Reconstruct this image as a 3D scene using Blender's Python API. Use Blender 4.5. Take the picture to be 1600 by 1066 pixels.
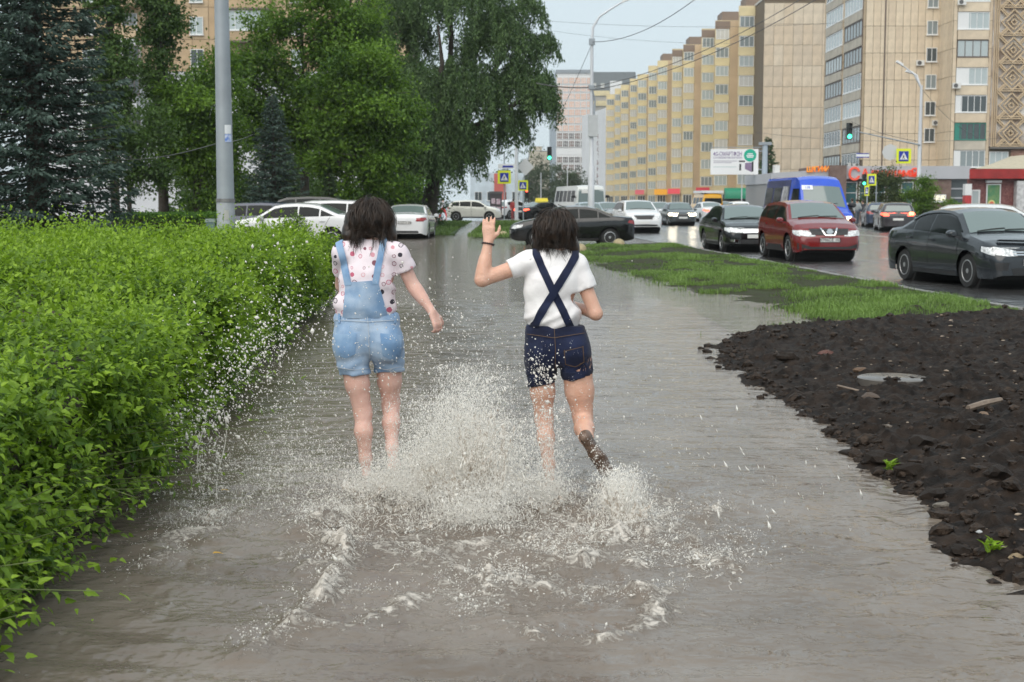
import bpy, bmesh, math, random
import numpy as np
from mathutils import Vector, Matrix
from mathutils.bvhtree import BVHTree
PI = math.pi
R = math.radians
for o in list(bpy.data.objects): bpy.data.objects.remove(o)
SC = bpy.context.scene
COL = SC.collection
rng = np.random.default_rng(7)
random.seed(7)

# ------------------------------------------------------------------ camera
CAM_H = 1.62; FPX = 2200.0; TILT = math.atan((533 - 312) / FPX)
cam_d = bpy.data.cameras.new('camera'); cam = bpy.data.objects.new('camera', cam_d); COL.objects.link(cam)
cam.location = (0, 0, CAM_H); cam.rotation_euler = (PI / 2 - TILT, 0, 0)
cam_d.sensor_width = 36; cam_d.lens = FPX / 1600 * 36; cam_d.clip_end = 3000; cam_d.clip_start = 0.05
cam_d.dof.use_dof = True; cam_d.dof.focus_distance = 8.2; cam_d.dof.aperture_fstop = 6.3
SC.camera = cam
# ------------------------------------------------------------------ sky and sun (overcast, rain)
SUN_EL, SUN_AZ = R(52), R(205)            # behind the camera, a little to the left; azimuth clockwise from +Y
W = bpy.data.worlds.new('World'); SC.world = W; W.use_nodes = True
nt = W.node_tree; nt.nodes.clear()
sky = nt.nodes.new('ShaderNodeTexSky'); sky.sky_type = 'NISHITA'; sky.sun_disc = False
sky.sun_elevation = SUN_EL; sky.sun_rotation = SUN_AZ; sky.air_density = 1.0; sky.dust_density = 3.0; sky.ozone_density = 1.0
veil = nt.nodes.new('ShaderNodeMix'); veil.data_type = 'RGBA'; veil.inputs[0].default_value = 0.86
veil.inputs[7].default_value = (6.9, 8.0, 8.55, 1)    # even cloud cover
bg = nt.nodes.new('ShaderNodeBackground'); bg.inputs[1].default_value = 0.0565
wo = nt.nodes.new('ShaderNodeOutputWorld')
nt.links.new(sky.outputs[0], veil.inputs[6]); nt.links.new(veil.outputs[2], bg.inputs[0]); nt.links.new(bg.outputs[0], wo.inputs[0])
sun_d = bpy.data.lights.new('sun', 'SUN'); sun_d.energy = 1.5; sun_d.angle = R(80); sun_d.color = (1.0, 0.93, 0.84)
sun = bpy.data.objects.new('sun', sun_d); COL.objects.link(sun)
_sd = Vector((math.sin(SUN_AZ) * math.cos(SUN_EL), math.cos(SUN_AZ) * math.cos(SUN_EL), math.sin(SUN_EL)))
sun.rotation_euler = (-_sd).to_track_quat('-Z', 'Y').to_euler(); sun.location = (0, -20, 40)
vs = SC.view_settings
vs.view_transform = 'Standard'; vs.look = 'None'; vs.gamma = 1; vs.use_curve_mapping = False; vs.exposure = 1.0
SC.render.engine = 'CYCLES'
cy = SC.cycles
cy.use_denoising = True; cy.max_bounces = 8; cy.diffuse_bounces = 5; cy.glossy_bounces = 3; cy.transmission_bounces = 4
cy.transparent_max_bounces = 16; cy.volume_bounces = 0; cy.caustics_reflective = False; cy.caustics_refractive = False
cy.use_adaptive_sampling = True; cy.adaptive_threshold = 0.02

# ------------------------------------------------------------------ helpers
_ct, _st = math.cos(TILT), math.sin(TILT)
def ray(px, py):
    u = (px - 800) / FPX; v = -(py - 533) / FPX
    return Vector((u, _ct + v * _st, -_st + v * _ct))
def at(px, py, Y):            # the point at forward distance Y seen at that spot of the photograph
    d = ray(px, py); t = Y / d.y
    return Vector((d.x * t, Y, CAM_H + d.z * t))
def gnd(px, py, z=0.0):       # the same on the ground
    d = ray(px, py); t = (z - CAM_H) / d.z
    return Vector((d.x * t, d.y * t, z))

def lin(c):
    if isinstance(c, str):
        c = [int(c[i:i + 2], 16) / 255 for i in (0, 2, 4)]
        c = [x / 12.92 if x <= 0.04045 else ((x + 0.055) / 1.055) ** 2.4 for x in c]
    return (c[0], c[1], c[2], 1)

_mats = {}
def pm(name, col, rough=0.5, metal=0.0, spec=0.5, coat=0.0, var=0.0, vscale=5.0, col2=None, bump=0.0, bscale=30.0, emit=None, estr=0.0,
       trans=0.0, sub=0.0, alpha=1.0, detail=4, coord='Object'):
    if name in _mats: return _mats[name]
    m = bpy.data.materials.new(name); m.use_nodes = True
    n = m.node_tree; b = n.nodes['Principled BSDF']
    b.inputs['Base Color'].default_value = lin(col); b.inputs['Roughness'].default_value = rough
    b.inputs['Metallic'].default_value = metal; b.inputs['Specular IOR Level'].default_value = spec
    b.inputs['Coat Weight'].default_value = coat; b.inputs['Coat Roughness'].default_value = 0.05
    b.inputs['Transmission Weight'].default_value = trans; b.inputs['Alpha'].default_value = alpha
    if sub: b.inputs['Subsurface Weight'].default_value = sub; b.inputs['Subsurface Radius'].default_value = (0.02, 0.008, 0.004); b.inputs['Subsurface Scale'].default_value = 0.5
    if emit: b.inputs['Emission Color'].default_value = lin(emit); b.inputs['Emission Strength'].default_value = estr
    if var or col2 or bump:
        tc = n.nodes.new('ShaderNodeTexCoord')
    if var or col2:
        tx = n.nodes.new('ShaderNodeTexNoise'); tx.inputs['Scale'].default_value = vscale; tx.inputs['Detail'].default_value = detail
        n.links.new(tc.outputs[coord], tx.inputs['Vector'])
        rp = n.nodes.new('ShaderNodeValToRGB'); e = rp.color_ramp.elements
        c = lin(col)
        c2 = lin(col2) if col2 else tuple(min(1, x * (1 + var)) for x in c[:3]) + (1,)
        c1 = c if col2 else tuple(x * (1 - var) for x in c[:3]) + (1,)
        e[0].position = 0.32; e[1].position = 0.68; e[0].color = c1; e[1].color = c2
        n.links.new(tx.outputs[0], rp.inputs[0]); n.links.new(rp.outputs[0], b.inputs['Base Color'])
    if bump:
        t2 = n.nodes.new('ShaderNodeTexNoise'); t2.inputs['Scale'].default_value = bscale; t2.inputs['Detail'].default_value = 5
        n.links.new(tc.outputs[coord], t2.inputs['Vector'])
        bp = n.nodes.new('ShaderNodeBump'); bp.inputs['Strength'].default_value = bump; bp.inputs['Distance'].default_value = 0.02
        n.links.new(t2.outputs[0], bp.inputs['Height']); n.links.new(bp.outputs[0], b.inputs['Normal'])
    _mats[name] = m
    return m
def nodes_of(m): return m.node_tree.nodes, m.node_tree.links, m.node_tree.nodes['Principled BSDF']

def npmesh(name, V, F, smooth=False, attrs=None):
    V = np.asarray(V, dtype=np.float32); me = bpy.data.meshes.new(name)
    Fs = F if isinstance(F, list) else [F]
    Fs = [np.asarray(f, dtype=np.int32) for f in Fs if len(f)]
    me.vertices.add(len(V)); me.vertices.foreach_set('co', V.ravel())
    tot = sum(f.shape[0] for f in Fs); lt = sum(f.size for f in Fs)
    me.loops.add(lt); me.polygons.add(tot)
    me.loops.foreach_set('vertex_index', np.concatenate([f.ravel() for f in Fs]))
    sizes = np.concatenate([np.full(f.shape[0], f.shape[1], np.int32) for f in Fs])
    st = np.concatenate([[0], np.cumsum(sizes)[:-1]]).astype(np.int32)
    me.polygons.foreach_set('loop_start', st)
    me.polygons.foreach_set('use_smooth', np.full(tot, smooth, dtype=bool))
    if attrs:
        for k, a in attrs.items():
            at_ = me.attributes.new(k, 'FLOAT', 'POINT'); at_.data.foreach_set('value', np.asarray(a, np.float32))
    me.update(calc_edges=True); me.validate()
    return me

def ob(name, me, mat=None, parent=None, loc=None, rot=None):
    o = bpy.data.objects.new(name, me); COL.objects.link(o)
    if mat is not None and me is not None and len(me.materials) == 0: me.materials.append(mat)
    if parent is not None: o.parent = parent
    if loc is not None: o.location = loc
    if rot is not None: o.rotation_euler = rot
    return o
def tag(o, label, cat, group=None):
    o['label'] = label; o['category'] = cat
    if group: o['group'] = group
    return o
def struct(o, kind='structure'):
    o['kind'] = kind; return o
def thing(name, label, cat, loc=(0, 0, 0), rz=0.0, group=None):
    o = bpy.data.objects.new(name, None); COL.objects.link(o); o.location = loc; o.rotation_euler = (0, 0, rz)
    o.empty_display_size = 0.2
    return tag(o, label, cat, group)
def copy_tree(o, parent=None):
    c = o.copy(); COL.objects.link(c); c.parent = parent
    for ch in o.children: copy_tree(ch, c)
    return c

class MB:
    """collects simple shapes into one mesh"""
    def __init__(s): s.v = []; s.f = []
    def add(s, V, F):
        k = len(s.v); s.v += [tuple(p) for p in V]; s.f += [tuple(i + k for i in f) for f in F]; return s
    def box(s, x0, x1, y0, y1, z0, z1):
        return s.add([(x0,y0,z0),(x1,y0,z0),(x1,y1,z0),(x0,y1,z0),(x0,y0,z1),(x1,y0,z1),(x1,y1,z1),(x0,y1,z1)],
                     [(0,3,2,1),(4,5,6,7),(0,1,5,4),(1,2,6,5),(2,3,7,6),(3,0,4,7)])
    def cbox(s, c, sx, sy, sz): return s.box(c[0]-sx/2, c[0]+sx/2, c[1]-sy/2, c[1]+sy/2, c[2]-sz/2, c[2]+sz/2)
    def tube(s, pts, rad, n=8, cap=True):
        pts = [Vector(p) for p in pts]; m = len(pts)
        if not hasattr(rad, '__len__'): rad = [rad] * m
        V = []; F = []; up = None
        for i, p in enumerate(pts):
            t = (pts[min(i+1, m-1)] - pts[max(i-1, 0)])
            t = t.normalized() if t.length > 1e-9 else Vector((0,0,1))
            if up is None: up = Vector((0,0,1)) if abs(t.z) < 0.9 else Vector((1,0,0))
            a = t.cross(up); a = a.normalized() if a.length > 1e-6 else t.orthogonal().normalized()
            b = a.cross(t).normalized(); up = b
            for k in range(n):
                w = 2 * PI * k / n
                V.append(p + (a * math.cos(w) + b * math.sin(w)) * rad[i])
        for i in range(m - 1):
            for k in range(n):
                k2 = (k + 1) % n
                F.append((i*n+k, i*n+k2, (i+1)*n+k2, (i+1)*n+k))
        if cap:
            F.append(tuple(range(n))[::-1]); F.append(tuple((m-1)*n + k for k in range(n)))
        return s.add(V, [f[::-1] for f in F])
    def cyl(s, p0, p1, r0, r1=None, n=12): return s.tube([p0, p1], [r0, r0 if r1 is None else r1], n)
    def lathe(s, prof, c=(0,0,0), n=16, axis='z'):
        V = []; F = []; m = len(prof)
        for r, h in prof:
            for k in range(n):
                w = 2*PI*k/n; a, b = r*math.cos(w), r*math.sin(w)
                V.append((c[0]+a, c[1]+b, c[2]+h) if axis == 'z' else ((c[0]+a, c[1]+h, c[2]-b) if axis == 'y' else (c[0]+h, c[1]+a, c[2]+b)))
        for i in range(m-1):
            for k in range(n):
                k2 = (k+1) % n; F.append((i*n+k, i*n+k2, (i+1)*n+k2, (i+1)*n+k))
        F.append(tuple(range(n))[::-1]); F.append(tuple((m-1)*n+k for k in range(n)))
        return s.add(V, F)
    def prism(s, poly, y0, y1, axis='y'):      # polygon in (x,z) pushed from y0 to y1
        n = len(poly)
        if axis == 'y': V = [(a, y0, b) for a, b in poly] + [(a, y1, b) for a, b in poly]
        elif axis == 'x': V = [(y0, a, b) for a, b in poly] + [(y1, a, b) for a, b in poly]
        else: V = [(a, b, y0) for a, b in poly] + [(a, b, y1) for a, b in poly]
        F = [tuple(range(n)), tuple(range(2*n-1, n-1, -1))] + [(i, i+n, (i+1) % n + n, (i+1) % n) for i in range(n)]
        return s.add(V, F)
    def mesh(s, name, smooth=None):
        me = bpy.data.meshes.new(name); me.from_pydata(s.v, [], s.f); me.update()
        bm = bmesh.new(); bm.from_mesh(me); bmesh.ops.recalc_face_normals(bm, faces=bm.faces); bm.to_mesh(me); bm.free()
        if smooth is not None:
            me.polygons.foreach_set('use_smooth', [True]*len(me.polygons)); me.set_sharp_from_angle(angle=R(smooth))
        return me
    def build(s, name, mat, parent=None, smooth=None, loc=None, rot=None):
        return ob(name, s.mesh(name, smooth), mat, parent, loc, rot)

def unit(v): return v / np.maximum(np.linalg.norm(v, axis=-1, keepdims=True), 1e-9)
def sstep(a, b, x):
    t = np.clip((np.asarray(x, float) - a) / (b - a), 0, 1); return t * t * (3 - 2 * t)
def _hash(ix, iy, iz, seed):
    h = (ix.astype(np.int64) * 374761393 + iy.astype(np.int64) * 668265263 + iz.astype(np.int64) * 2147483647 + seed * 974634777) & 0xFFFFFFFF
    h = ((h ^ (h >> 13)) * 1274126177) & 0xFFFFFFFF
    h = ((h ^ (h >> 16)) * 2246822519) & 0xFFFFFFFF
    return ((h ^ (h >> 15)) & 0xFFFFFF) / float(0xFFFFFF)
def noise(x, y, z=None, seed=0):
    x = np.asarray(x, float); y = np.asarray(y, float)
    z = np.zeros_like(x) if z is None else np.asarray(z, float)
    ix, iy, iz = np.floor(x), np.floor(y), np.floor(z)
    fx, fy, fz = x-ix, y-iy, z-iz
    fx = fx*fx*(3-2*fx); fy = fy*fy*(3-2*fy); fz = fz*fz*(3-2*fz)
    r = 0
    zs = ((0, 1-fz), (1, fz)) if np.any(fz) else ((0, 1.0),)
    for dx, wx in ((0, 1-fx), (1, fx)):
        for dy, wy in ((0, 1-fy), (1, fy)):
            for dz, wz in zs: r = r + wx*wy*wz*_hash(ix+dx, iy+dy, iz+dz, seed)
    return r * 2 - 1
def fbm(x, y, z=None, seed=0, oct=4, gain=0.5):
    a = 1; s = 0; t = 0; f = 1
    for i in range(oct):
        s = s + a*noise(np.asarray(x)*f, np.asarray(y)*f, None if z is None else np.asarray(z)*f, seed+i*17); t += a; a *= gain; f *= 2.03
    return s / t
def polydist(P, pts):          # distance of points P (N,2) to a polyline, and the place along it (0..1)
    best = np.full(len(P), 1e9); tt = np.zeros(len(P)); pts = np.asarray(pts, float); n = len(pts)-1
    for i in range(n):
        a, b = pts[i], pts[i+1]; ab = b-a; t = np.clip(((P-a) @ ab) / max(ab @ ab, 1e-9), 0, 1)
        d = np.hypot(*(P - (a + t[:, None]*ab)).T); m = d < best; best[m] = d[m]; tt[m] = (i + t[m]) / n
    return best, tt

_fc = {}
def text_mesh(s, size, bold=0.0, extrude=0.002, align='CENTER'):
    cu = bpy.data.curves.new('lettering', 'FONT'); cu.body = s; cu.size = size; cu.align_x = align; cu.align_y = 'CENTER'
    cu.extrude = extrude; cu.offset = bold; cu.resolution_u = 2
    o = bpy.data.objects.new('lettering', cu); COL.objects.link(o)
    dg = bpy.context.evaluated_depsgraph_get()
    me = bpy.data.meshes.new_from_object(o.evaluated_get(dg)); bpy.data.objects.remove(o); bpy.data.curves.remove(cu)
    me.materials.clear()
    return me
# ================================================================== the setting: ground, water, road, verge
def kerb_x(y): return 7.30 - 0.053 * (np.asarray(y, float) - 20)
# wet asphalt
def wet_asphalt():
    m = bpy.data.materials.new('wet_asphalt'); m.use_nodes = True; n, l, b = nodes_of(m)
    tc = n.new('ShaderNodeTexCoord')
    t = n.new('ShaderNodeTexNoise'); t.inputs['Scale'].default_value = 0.35; t.inputs['Detail'].default_value = 6; l.new(tc.outputs['Object'], t.inputs['Vector'])
    r = n.new('ShaderNodeValToRGB'); r.color_ramp.elements[0].position = 0.42; r.color_ramp.elements[1].position = 0.62
    r.color_ramp.elements[0].color = (0.10,)*3 + (1,); r.color_ramp.elements[1].color = (0.34,)*3 + (1,)
    l.new(t.outputs[0], r.inputs[0]); l.new(r.outputs[0], b.inputs['Roughness'])
    r2 = n.new('ShaderNodeValToRGB'); r2.color_ramp.elements[0].color = (0.11, 0.108, 0.106, 1); r2.color_ramp.elements[1].color = (0.075, 0.075, 0.078, 1)  # base tone lightened to stand for sky reflected in the puddles
    l.new(t.outputs[0], r2.inputs[0]); l.new(r2.outputs[0], b.inputs['Base Color'])
    w = n.new('ShaderNodeTexNoise'); w.inputs['Scale'].default_value = 2.2; w.inputs['Detail'].default_value = 5; w.inputs['Roughness'].default_value = 0.65
    mp = n.new('ShaderNodeMapping'); mp.inputs['Scale'].default_value = (1, 0.6, 1); l.new(tc.outputs['Object'], mp.inputs[0]); l.new(mp.outputs[0], w.inputs['Vector'])
    bp = n.new('ShaderNodeBump'); bp.inputs['Strength'].default_value = 0.6; bp.inputs['Distance'].default_value = 0.16
    l.new(w.outputs[0], bp.inputs['Height']); l.new(bp.outputs[0], b.inputs['Normal'])
    b.inputs['Specular IOR Level'].default_value = 0.75; b.inputs['Coat Weight'].default_value = 1.0; b.inputs['Coat Roughness'].default_value = 0.12; l.new(bp.outputs[0], b.inputs['Coat Normal'])
    return m
M_ASPH = wet_asphalt()
# ground under everything, out to the horizon
gm = MB().add([(-900, -20, -0.30), (900, -20, -0.30), (900, 1500, -0.30), (-900, 1500, -0.30)], [(0, 1, 2, 3)])
struct(gm.build('ground', pm('bare_ground', (0.07, 0.065, 0.055), 0.8, var=0.3, vscale=0.2)))
rd = MB().add([(float(kerb_x(-5)), -5, 0.004), (60, -5, 0.004), (60, 900, 0.004), (-40, 900, 0.004), (-40, 104, 0.004), (float(kerb_x(104)), 104, 0.004)], [(0, 1, 2, 3, 4, 5)])
struct(rd.build('road', M_ASPH))
# far pavement along the buildings
pv = MB().box(33, 62, 60, 150, -0.1, 0.13); pv.box(30.5, 60, 150, 430, -0.1, 0.13)
struct(pv.build('pavement', pm('wet_paving', (0.13, 0.125, 0.12), 0.25, var=0.2, vscale=0.6)))
# painted lane markings
mk = MB()
for lane, (o0, dash) in enumerate(((3.9, 3.0), (7.4, 3.0), (10.9, 200.0), (11.25, 200.0), (14.7, 3.0))):
    y = 20.0
    while y < 160:
        x0, x1 = float(kerb_x(y)) + o0, float(kerb_x(y + dash)) + o0
        mk.add([(x0, y, 0.009), (x0 + 0.13, y, 0.009), (x1 + 0.13, y + dash, 0.009), (x1, y + dash, 0.009)], [(0, 1, 2, 3)])
        y += dash + 5.0
struct(mk.build('road_marking', pm('road_paint', (0.55, 0.55, 0.53), 0.25, var=0.25, vscale=3)))

# verge: soil near, grass farther off, rising out of the flood
_SY = [3, 5.9, 6.5, 7.8, 9.4, 11.4, 13.8, 15.6, 16.9, 18.2, 20, 22, 25, 28, 33, 38, 43, 47, 50]
_SX = [2.45, 2.15, 2.1, 2.12, 2.27, 2.12, 2.18, 2.32, 2.75, 3.5, 3.95, 3.85, 3.3, 2.9, 2.35, 2.2, 2.2, 2.4, 2.9]
def shore_x(y): return np.interp(y, _SY, _SX)
def soil_amount(x, y):        # 1 = black soil, 0 = grass
    return 1 - sstep(-0.5, 0.5, y - (17.2 + (x - 2.2) * 0.42) + 1.6*fbm(x*0.9, y*0.5, seed=5))
def verge_h(x, y):
    x = np.asarray(x, float); y = np.asarray(y, float)
    s = soil_amount(x, y); d = x - shore_x(y) + 0.35*fbm(x*1.1, y*0.9, seed=3)*(0.25 + 0.75*sstep(15, 19, y)) + 0.16*fbm(x*3.4, y*2.6, seed=33, oct=3)
    end = np.clip((50.5 - y) / 3.0, -1, 1)
    base = np.where(d > 0, 0.20*(1-np.exp(-d*0.9)), np.maximum(d*0.35, -0.2))*s + np.where(d > 0, 0.11*(1-np.exp(-d*0.55)), np.maximum(d*0.15, -0.2))*(1-s)
    base = np.minimum(base, 0.14*end + 0.02)
    clod = 0.085*np.abs(fbm(x*4.5, y*4.5, seed=11, oct=5, gain=0.62)) + 0.065*np.maximum(fbm(x*12, y*10, seed=21, oct=3), 0) + 0.05*fbm(x*1.6, y*1.6, seed=23)
    lump = 0.045*fbm(x*1.3, y*1.1, seed=8, oct=3) + 0.012*fbm(x*7, y*7, seed=9, oct=2)
    h = base + s*clod*sstep(-0.5, 0.35, d) + (1-s)*lump
    kd = kerb_x(y) - x
    h = np.where(kd < 0.8, h*(kd/0.8) + 0.07*(1-kd/0.8), h)
    return h
ys = [4.6]
while ys[-1] < 52: ys.append(ys[-1] + ys[-1]*0.0046 + 0.006)
ys = np.array(ys); us = np.concatenate([np.linspace(0, 0.5, 150), np.linspace(0.5, 1, 80)[1:]])
YY, UU = np.meshgrid(ys, us, indexing='ij')
X0 = np.minimum(1.55 + 0*YY, shore_x(YY) - 0.35); XX = X0 + (kerb_x(YY) - 0.14 - X0)*UU
ZZ = verge_h(XX, YY)
nr, ncn = XX.shape; idx = np.arange(nr*ncn).reshape(nr, ncn)
F = np.stack([idx[:-1, :-1], idx[:-1, 1:], idx[1:, 1:], idx[1:, :-1]], -1).reshape(-1, 4)
vg = npmesh('verge', np.stack([XX, YY, ZZ], -1).reshape(-1, 3), F, True, {'soil': soil_amount(XX, YY).ravel(), 'mound': ZZ.ravel()})
def verge_mat():
    m = bpy.data.materials.new('verge_earth'); m.use_nodes = True; n, l, b = nodes_of(m)
    a = n.new('ShaderNodeAttribute'); a.attribute_name = 'soil'
    tc = n.new('ShaderNodeTexCoord')
    t = n.new('ShaderNodeTexNoise'); t.inputs['Scale'].default_value = 9; t.inputs['Detail'].default_value = 8; l.new(tc.outputs['Object'], t.inputs['Vector'])
    r1 = n.new('ShaderNodeValToRGB'); r1.color_ramp.elements[0].color = (0.007, 0.0052, 0.0042, 1); r1.color_ramp.elements[1].color = (0.036, 0.024, 0.017, 1)
    r1.color_ramp.elements[0].position = 0.35; r1.color_ramp.elements[1].position = 0.8
    r2 = n.new('ShaderNodeValToRGB'); r2.color_ramp.elements[0].color = (0.035, 0.045, 0.015, 1); r2.color_ramp.elements[1].color = (0.03, 0.022, 0.015, 1)
    r2.color_ramp.elements[0].position = 0.4; r2.color_ramp.elements[1].position = 0.7
    l.new(t.outputs[0], r1.inputs[0]); l.new(t.outputs[0], r2.inputs[0])
    mx = n.new('ShaderNodeMix'); mx.data_type = 'RGBA'; l.new(a.outputs['Fac'], mx.inputs[0]); l.new(r2.outputs[0], mx.inputs[6]); l.new(r1.outputs[0], mx.inputs[7])
    l.new(mx.outputs[2], b.inputs['Base Color']); b.inputs['Roughness'].default_value = 0.7; b.inputs['Specular IOR Level'].default_value = 0.12
    bp = n.new('ShaderNodeBump'); bp.inputs['Strength'].default_value = 0.7; bp.inputs['Distance'].default_value = 0.02
    t3 = n.new('ShaderNodeTexNoise'); t3.inputs['Scale'].default_value = 45; t3.inputs['Detail'].default_value = 6; l.new(tc.outputs['Object'], t3.inputs['Vector'])
    l.new(t3.outputs[0], bp.inputs['Height']); l.new(bp.outputs[0], b.inputs['Normal'])
    return m
VERGE = struct(ob('terrain', vg, verge_mat())); VERGE['label'] = 'black soil and patchy grass verge beside the flooded walkway'
# kerb stones between the verge and the road
kerb = bpy.data.objects.new('kerb', None); COL.objects.link(kerb); struct(kerb)
M_KERB = pm('wet_concrete', (0.20, 0.19, 0.18), 0.35, var=0.25, vscale=4, bump=0.3)
kme = MB().box(-0.075, 0.075, 0, 0.985, -0.1, 0.085).mesh('kerb_stone'); kme.materials.append(M_KERB)
y = 18.0; kang = math.atan(0.053)
while y < 50:
    ob('kerb_stone', kme, None, kerb, (float(kerb_x(y)) - 0.07, y, 0.0 + random.uniform(-0.008, 0.008)), (0, 0, kang)); y += 0.9986
# grass island beyond the side street and lawns on the left
def lawn(name, poly, z, col, seed):
    b = MB(); n = len(poly); b.add([(p[0], p[1], z) for p in poly] + [(p[0], p[1], -0.25) for p in poly], [tuple(range(n))] + [(i, (i+1) % n, (i+1) % n + n, i+n) for i in range(n)])
    return struct(b.build(name, col))
M_LAWN = pm('lawn_earth', (0.035, 0.07, 0.015), 0.8, var=0.35, vscale=3)
lawn('lawn', [(-1.6, 60), (4.2, 58.5), (3.2, 101), (-2.2, 101)], 0.06, M_LAWN, 1)
lawn('lawn', [(-60, 24), (-6.5, 24), (-8.5, 44), (-24, 46), (-24, 120), (-60, 120)], 0.10, M_LAWN, 2)
lawn('lawn', [(-9.3, 66), (-2.6, 64), (-3.4, 100), (-23.9, 100), (-23.9, 66)], 0.08, M_LAWN, 3)

# ------------------------------------------------------------------ the flood water
def water_mat():
    m = bpy.data.materials.new('muddy_water'); m.use_nodes = True; n, l, b = nodes_of(m)
    tc = n.new('ShaderNodeTexCoord'); a = n.new('ShaderNodeAttribute'); a.attribute_name = 'foam'
    mud = n.new('ShaderNodeTexNoise'); mud.inputs['Scale'].default_value = 1.2; mud.inputs['Detail'].default_value = 8; l.new(tc.outputs['Object'], mud.inputs['Vector'])
    r = n.new('ShaderNodeValToRGB'); r.color_ramp.elements[0].color = (0.125, 0.102, 0.082, 1); r.color_ramp.elements[1].color = (0.200, 0.170, 0.142, 1)
    r.color_ramp.elements[0].position = 0.3; r.color_ramp.elements[1].position = 0.7; l.new(mud.outputs[0], r.inputs[0])
    fn = n.new('ShaderNodeTexNoise'); fn.inputs['Scale'].default_value = 15; fn.inputs['Detail'].default_value = 10; fn.inputs['Roughness'].default_value = 0.72; fn.inputs['Distortion'].default_value = 1.6
    l.new(tc.outputs['Object'], fn.inputs['Vector'])
    ad = n.new('ShaderNodeMath'); ad.operation = 'MULTIPLY_ADD'; ad.inputs[1].default_value = 7.0; l.new(fn.outputs[0], ad.inputs[0])
    s2 = n.new('ShaderNodeMath'); s2.operation = 'MULTIPLY_ADD'; s2.inputs[1].default_value = 2.25; s2.inputs[2].default_value = -4.47; l.new(a.outputs['Fac'], s2.inputs[0]); l.new(s2.outputs[0], ad.inputs[2])
    cl = n.new('ShaderNodeClamp'); l.new(ad.outputs[0], cl.inputs[0])
    mx = n.new('ShaderNodeMix'); mx.data_type = 'RGBA'; mx.inputs[7].default_value = (0.52, 0.48, 0.43, 1); l.new(cl.outputs[0], mx.inputs[0]); l.new(r.outputs[0], mx.inputs[6])
    l.new(mx.outputs[2], b.inputs['Base Color'])
    rr = n.new('ShaderNodeMapRange'); rr.inputs[3].default_value = 0.06; rr.inputs[4].default_value = 0.55; l.new(cl.outputs[0], rr.inputs[0]); l.new(rr.outputs[0], b.inputs['Roughness'])
    b.inputs['IOR'].default_value = 1.33
    # fine ripples, stretched across the view; rain dimples
    def nz(scale, sx, sy, det):
        mp = n.new('ShaderNodeMapping'); mp.inputs['Scale'].default_value = (sx, sy, 1); l.new(tc.outputs['Object'], mp.inputs[0])
        t = n.new('ShaderNodeTexNoise'); t.inputs['Scale'].default_value = scale; t.inputs['Detail'].default_value = det; l.new(mp.outputs[0], t.inputs['Vector']); return t
    w1 = nz(5, 0.55, 1.3, 3); w2 = nz(22, 0.8, 1.1, 4)
    b1 = n.new('ShaderNodeBump'); b1.inputs['Strength'].default_value = 0.55; b1.inputs['Distance'].default_value = 0.045; l.new(w1.outputs[0], b1.inputs['Height'])
    b2 = n.new('ShaderNodeBump'); b2.inputs['Strength'].default_value = 0.55; b2.inputs['Distance'].default_value = 0.012; l.new(w2.outputs[0], b2.inputs['Height']); l.new(b1.outputs[0], b2.inputs['Normal'])
    b3 = n.new('ShaderNodeBump'); b3.inputs['Strength'].default_value = 0.6; b3.inputs['Distance'].default_value = 0.02; l.new(cl.outputs[0], b3.inputs['Height']); l.new(b2.outputs[0], b3.inputs['Normal'])
    l.new(b3.outputs[0], b.inputs['Normal'])
    return m
def g2(pts): return np.array([gnd(*p)[:2] for p in pts])
RIDGES = [  # wave crests thrown up by the two runners: ground polyline, height, width, foam
    (g2([(462, 835), (505, 838), (535, 862), (540, 890), (500, 935), (455, 985), (380, 1030)]), 0.060, 0.055, 1.0),
    (g2([(585, 775), (560, 800), (520, 815), (470, 835)]), 0.085, 0.09, 1.0),
    (g2([(380, 1015), (470, 985), (560, 985), (640, 945), (730, 905)]), 0.030, 0.05, 0.75),
    (g2([(640, 880), (700, 860), (760, 850), (830, 870)]), 0.035, 0.08, 0.8),
    (g2([(775, 935), (800, 925), (860, 930), (930, 925), (1000, 930), (1035, 950), (1010, 985), (930, 1005), (840, 1000), (790, 985), (775, 950)]), 0.032, 0.05, 0.7),
    (g2([(840, 870), (900, 880), (960, 850), (1040, 830)]), 0.05, 0.09, 0.9),
    (g2([(960, 840), (1010, 835), (1060, 815), (1120, 800)]), 0.03, 0.08, 0.7),
    (g2([(230, 850), (280, 835), (330, 828), (390, 822)]), 0.025, 0.07, 0.9),
    (g2([(1080, 880), (1110, 870), (1145, 885), (1120, 900)]), 0.03, 0.05, 0.8),
    (g2([(560, 870), (620, 850), (690, 835)]), 0.04, 0.08, 0.85),
    (g2([(180, 905), (260, 870), (330, 850)]), 0.02, 0.08, 0.55),
]
_rr = random.Random(77)
for _ in range(46):             # short broken wavelets in the churned water before the runners
    px, py = _rr.uniform(450, 1150), _rr.uniform(795, 960)
    if abs(px-800) > 240 and py > 900: continue
    a = _rr.uniform(-0.5, 0.5); ln = _rr.uniform(18, 55); sz = _rr.uniform(0.5, 1.0)
    RIDGES.append((g2([(px-ln, py+ln*a*0.5), (px-ln*0.3, py+_rr.uniform(-6, 6)), (px+ln*0.4, py+_rr.uniform(-6, 6)), (px+ln, py-ln*a*0.5)]), 0.034*sz, 0.045, 0.55+0.35*sz))
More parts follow.
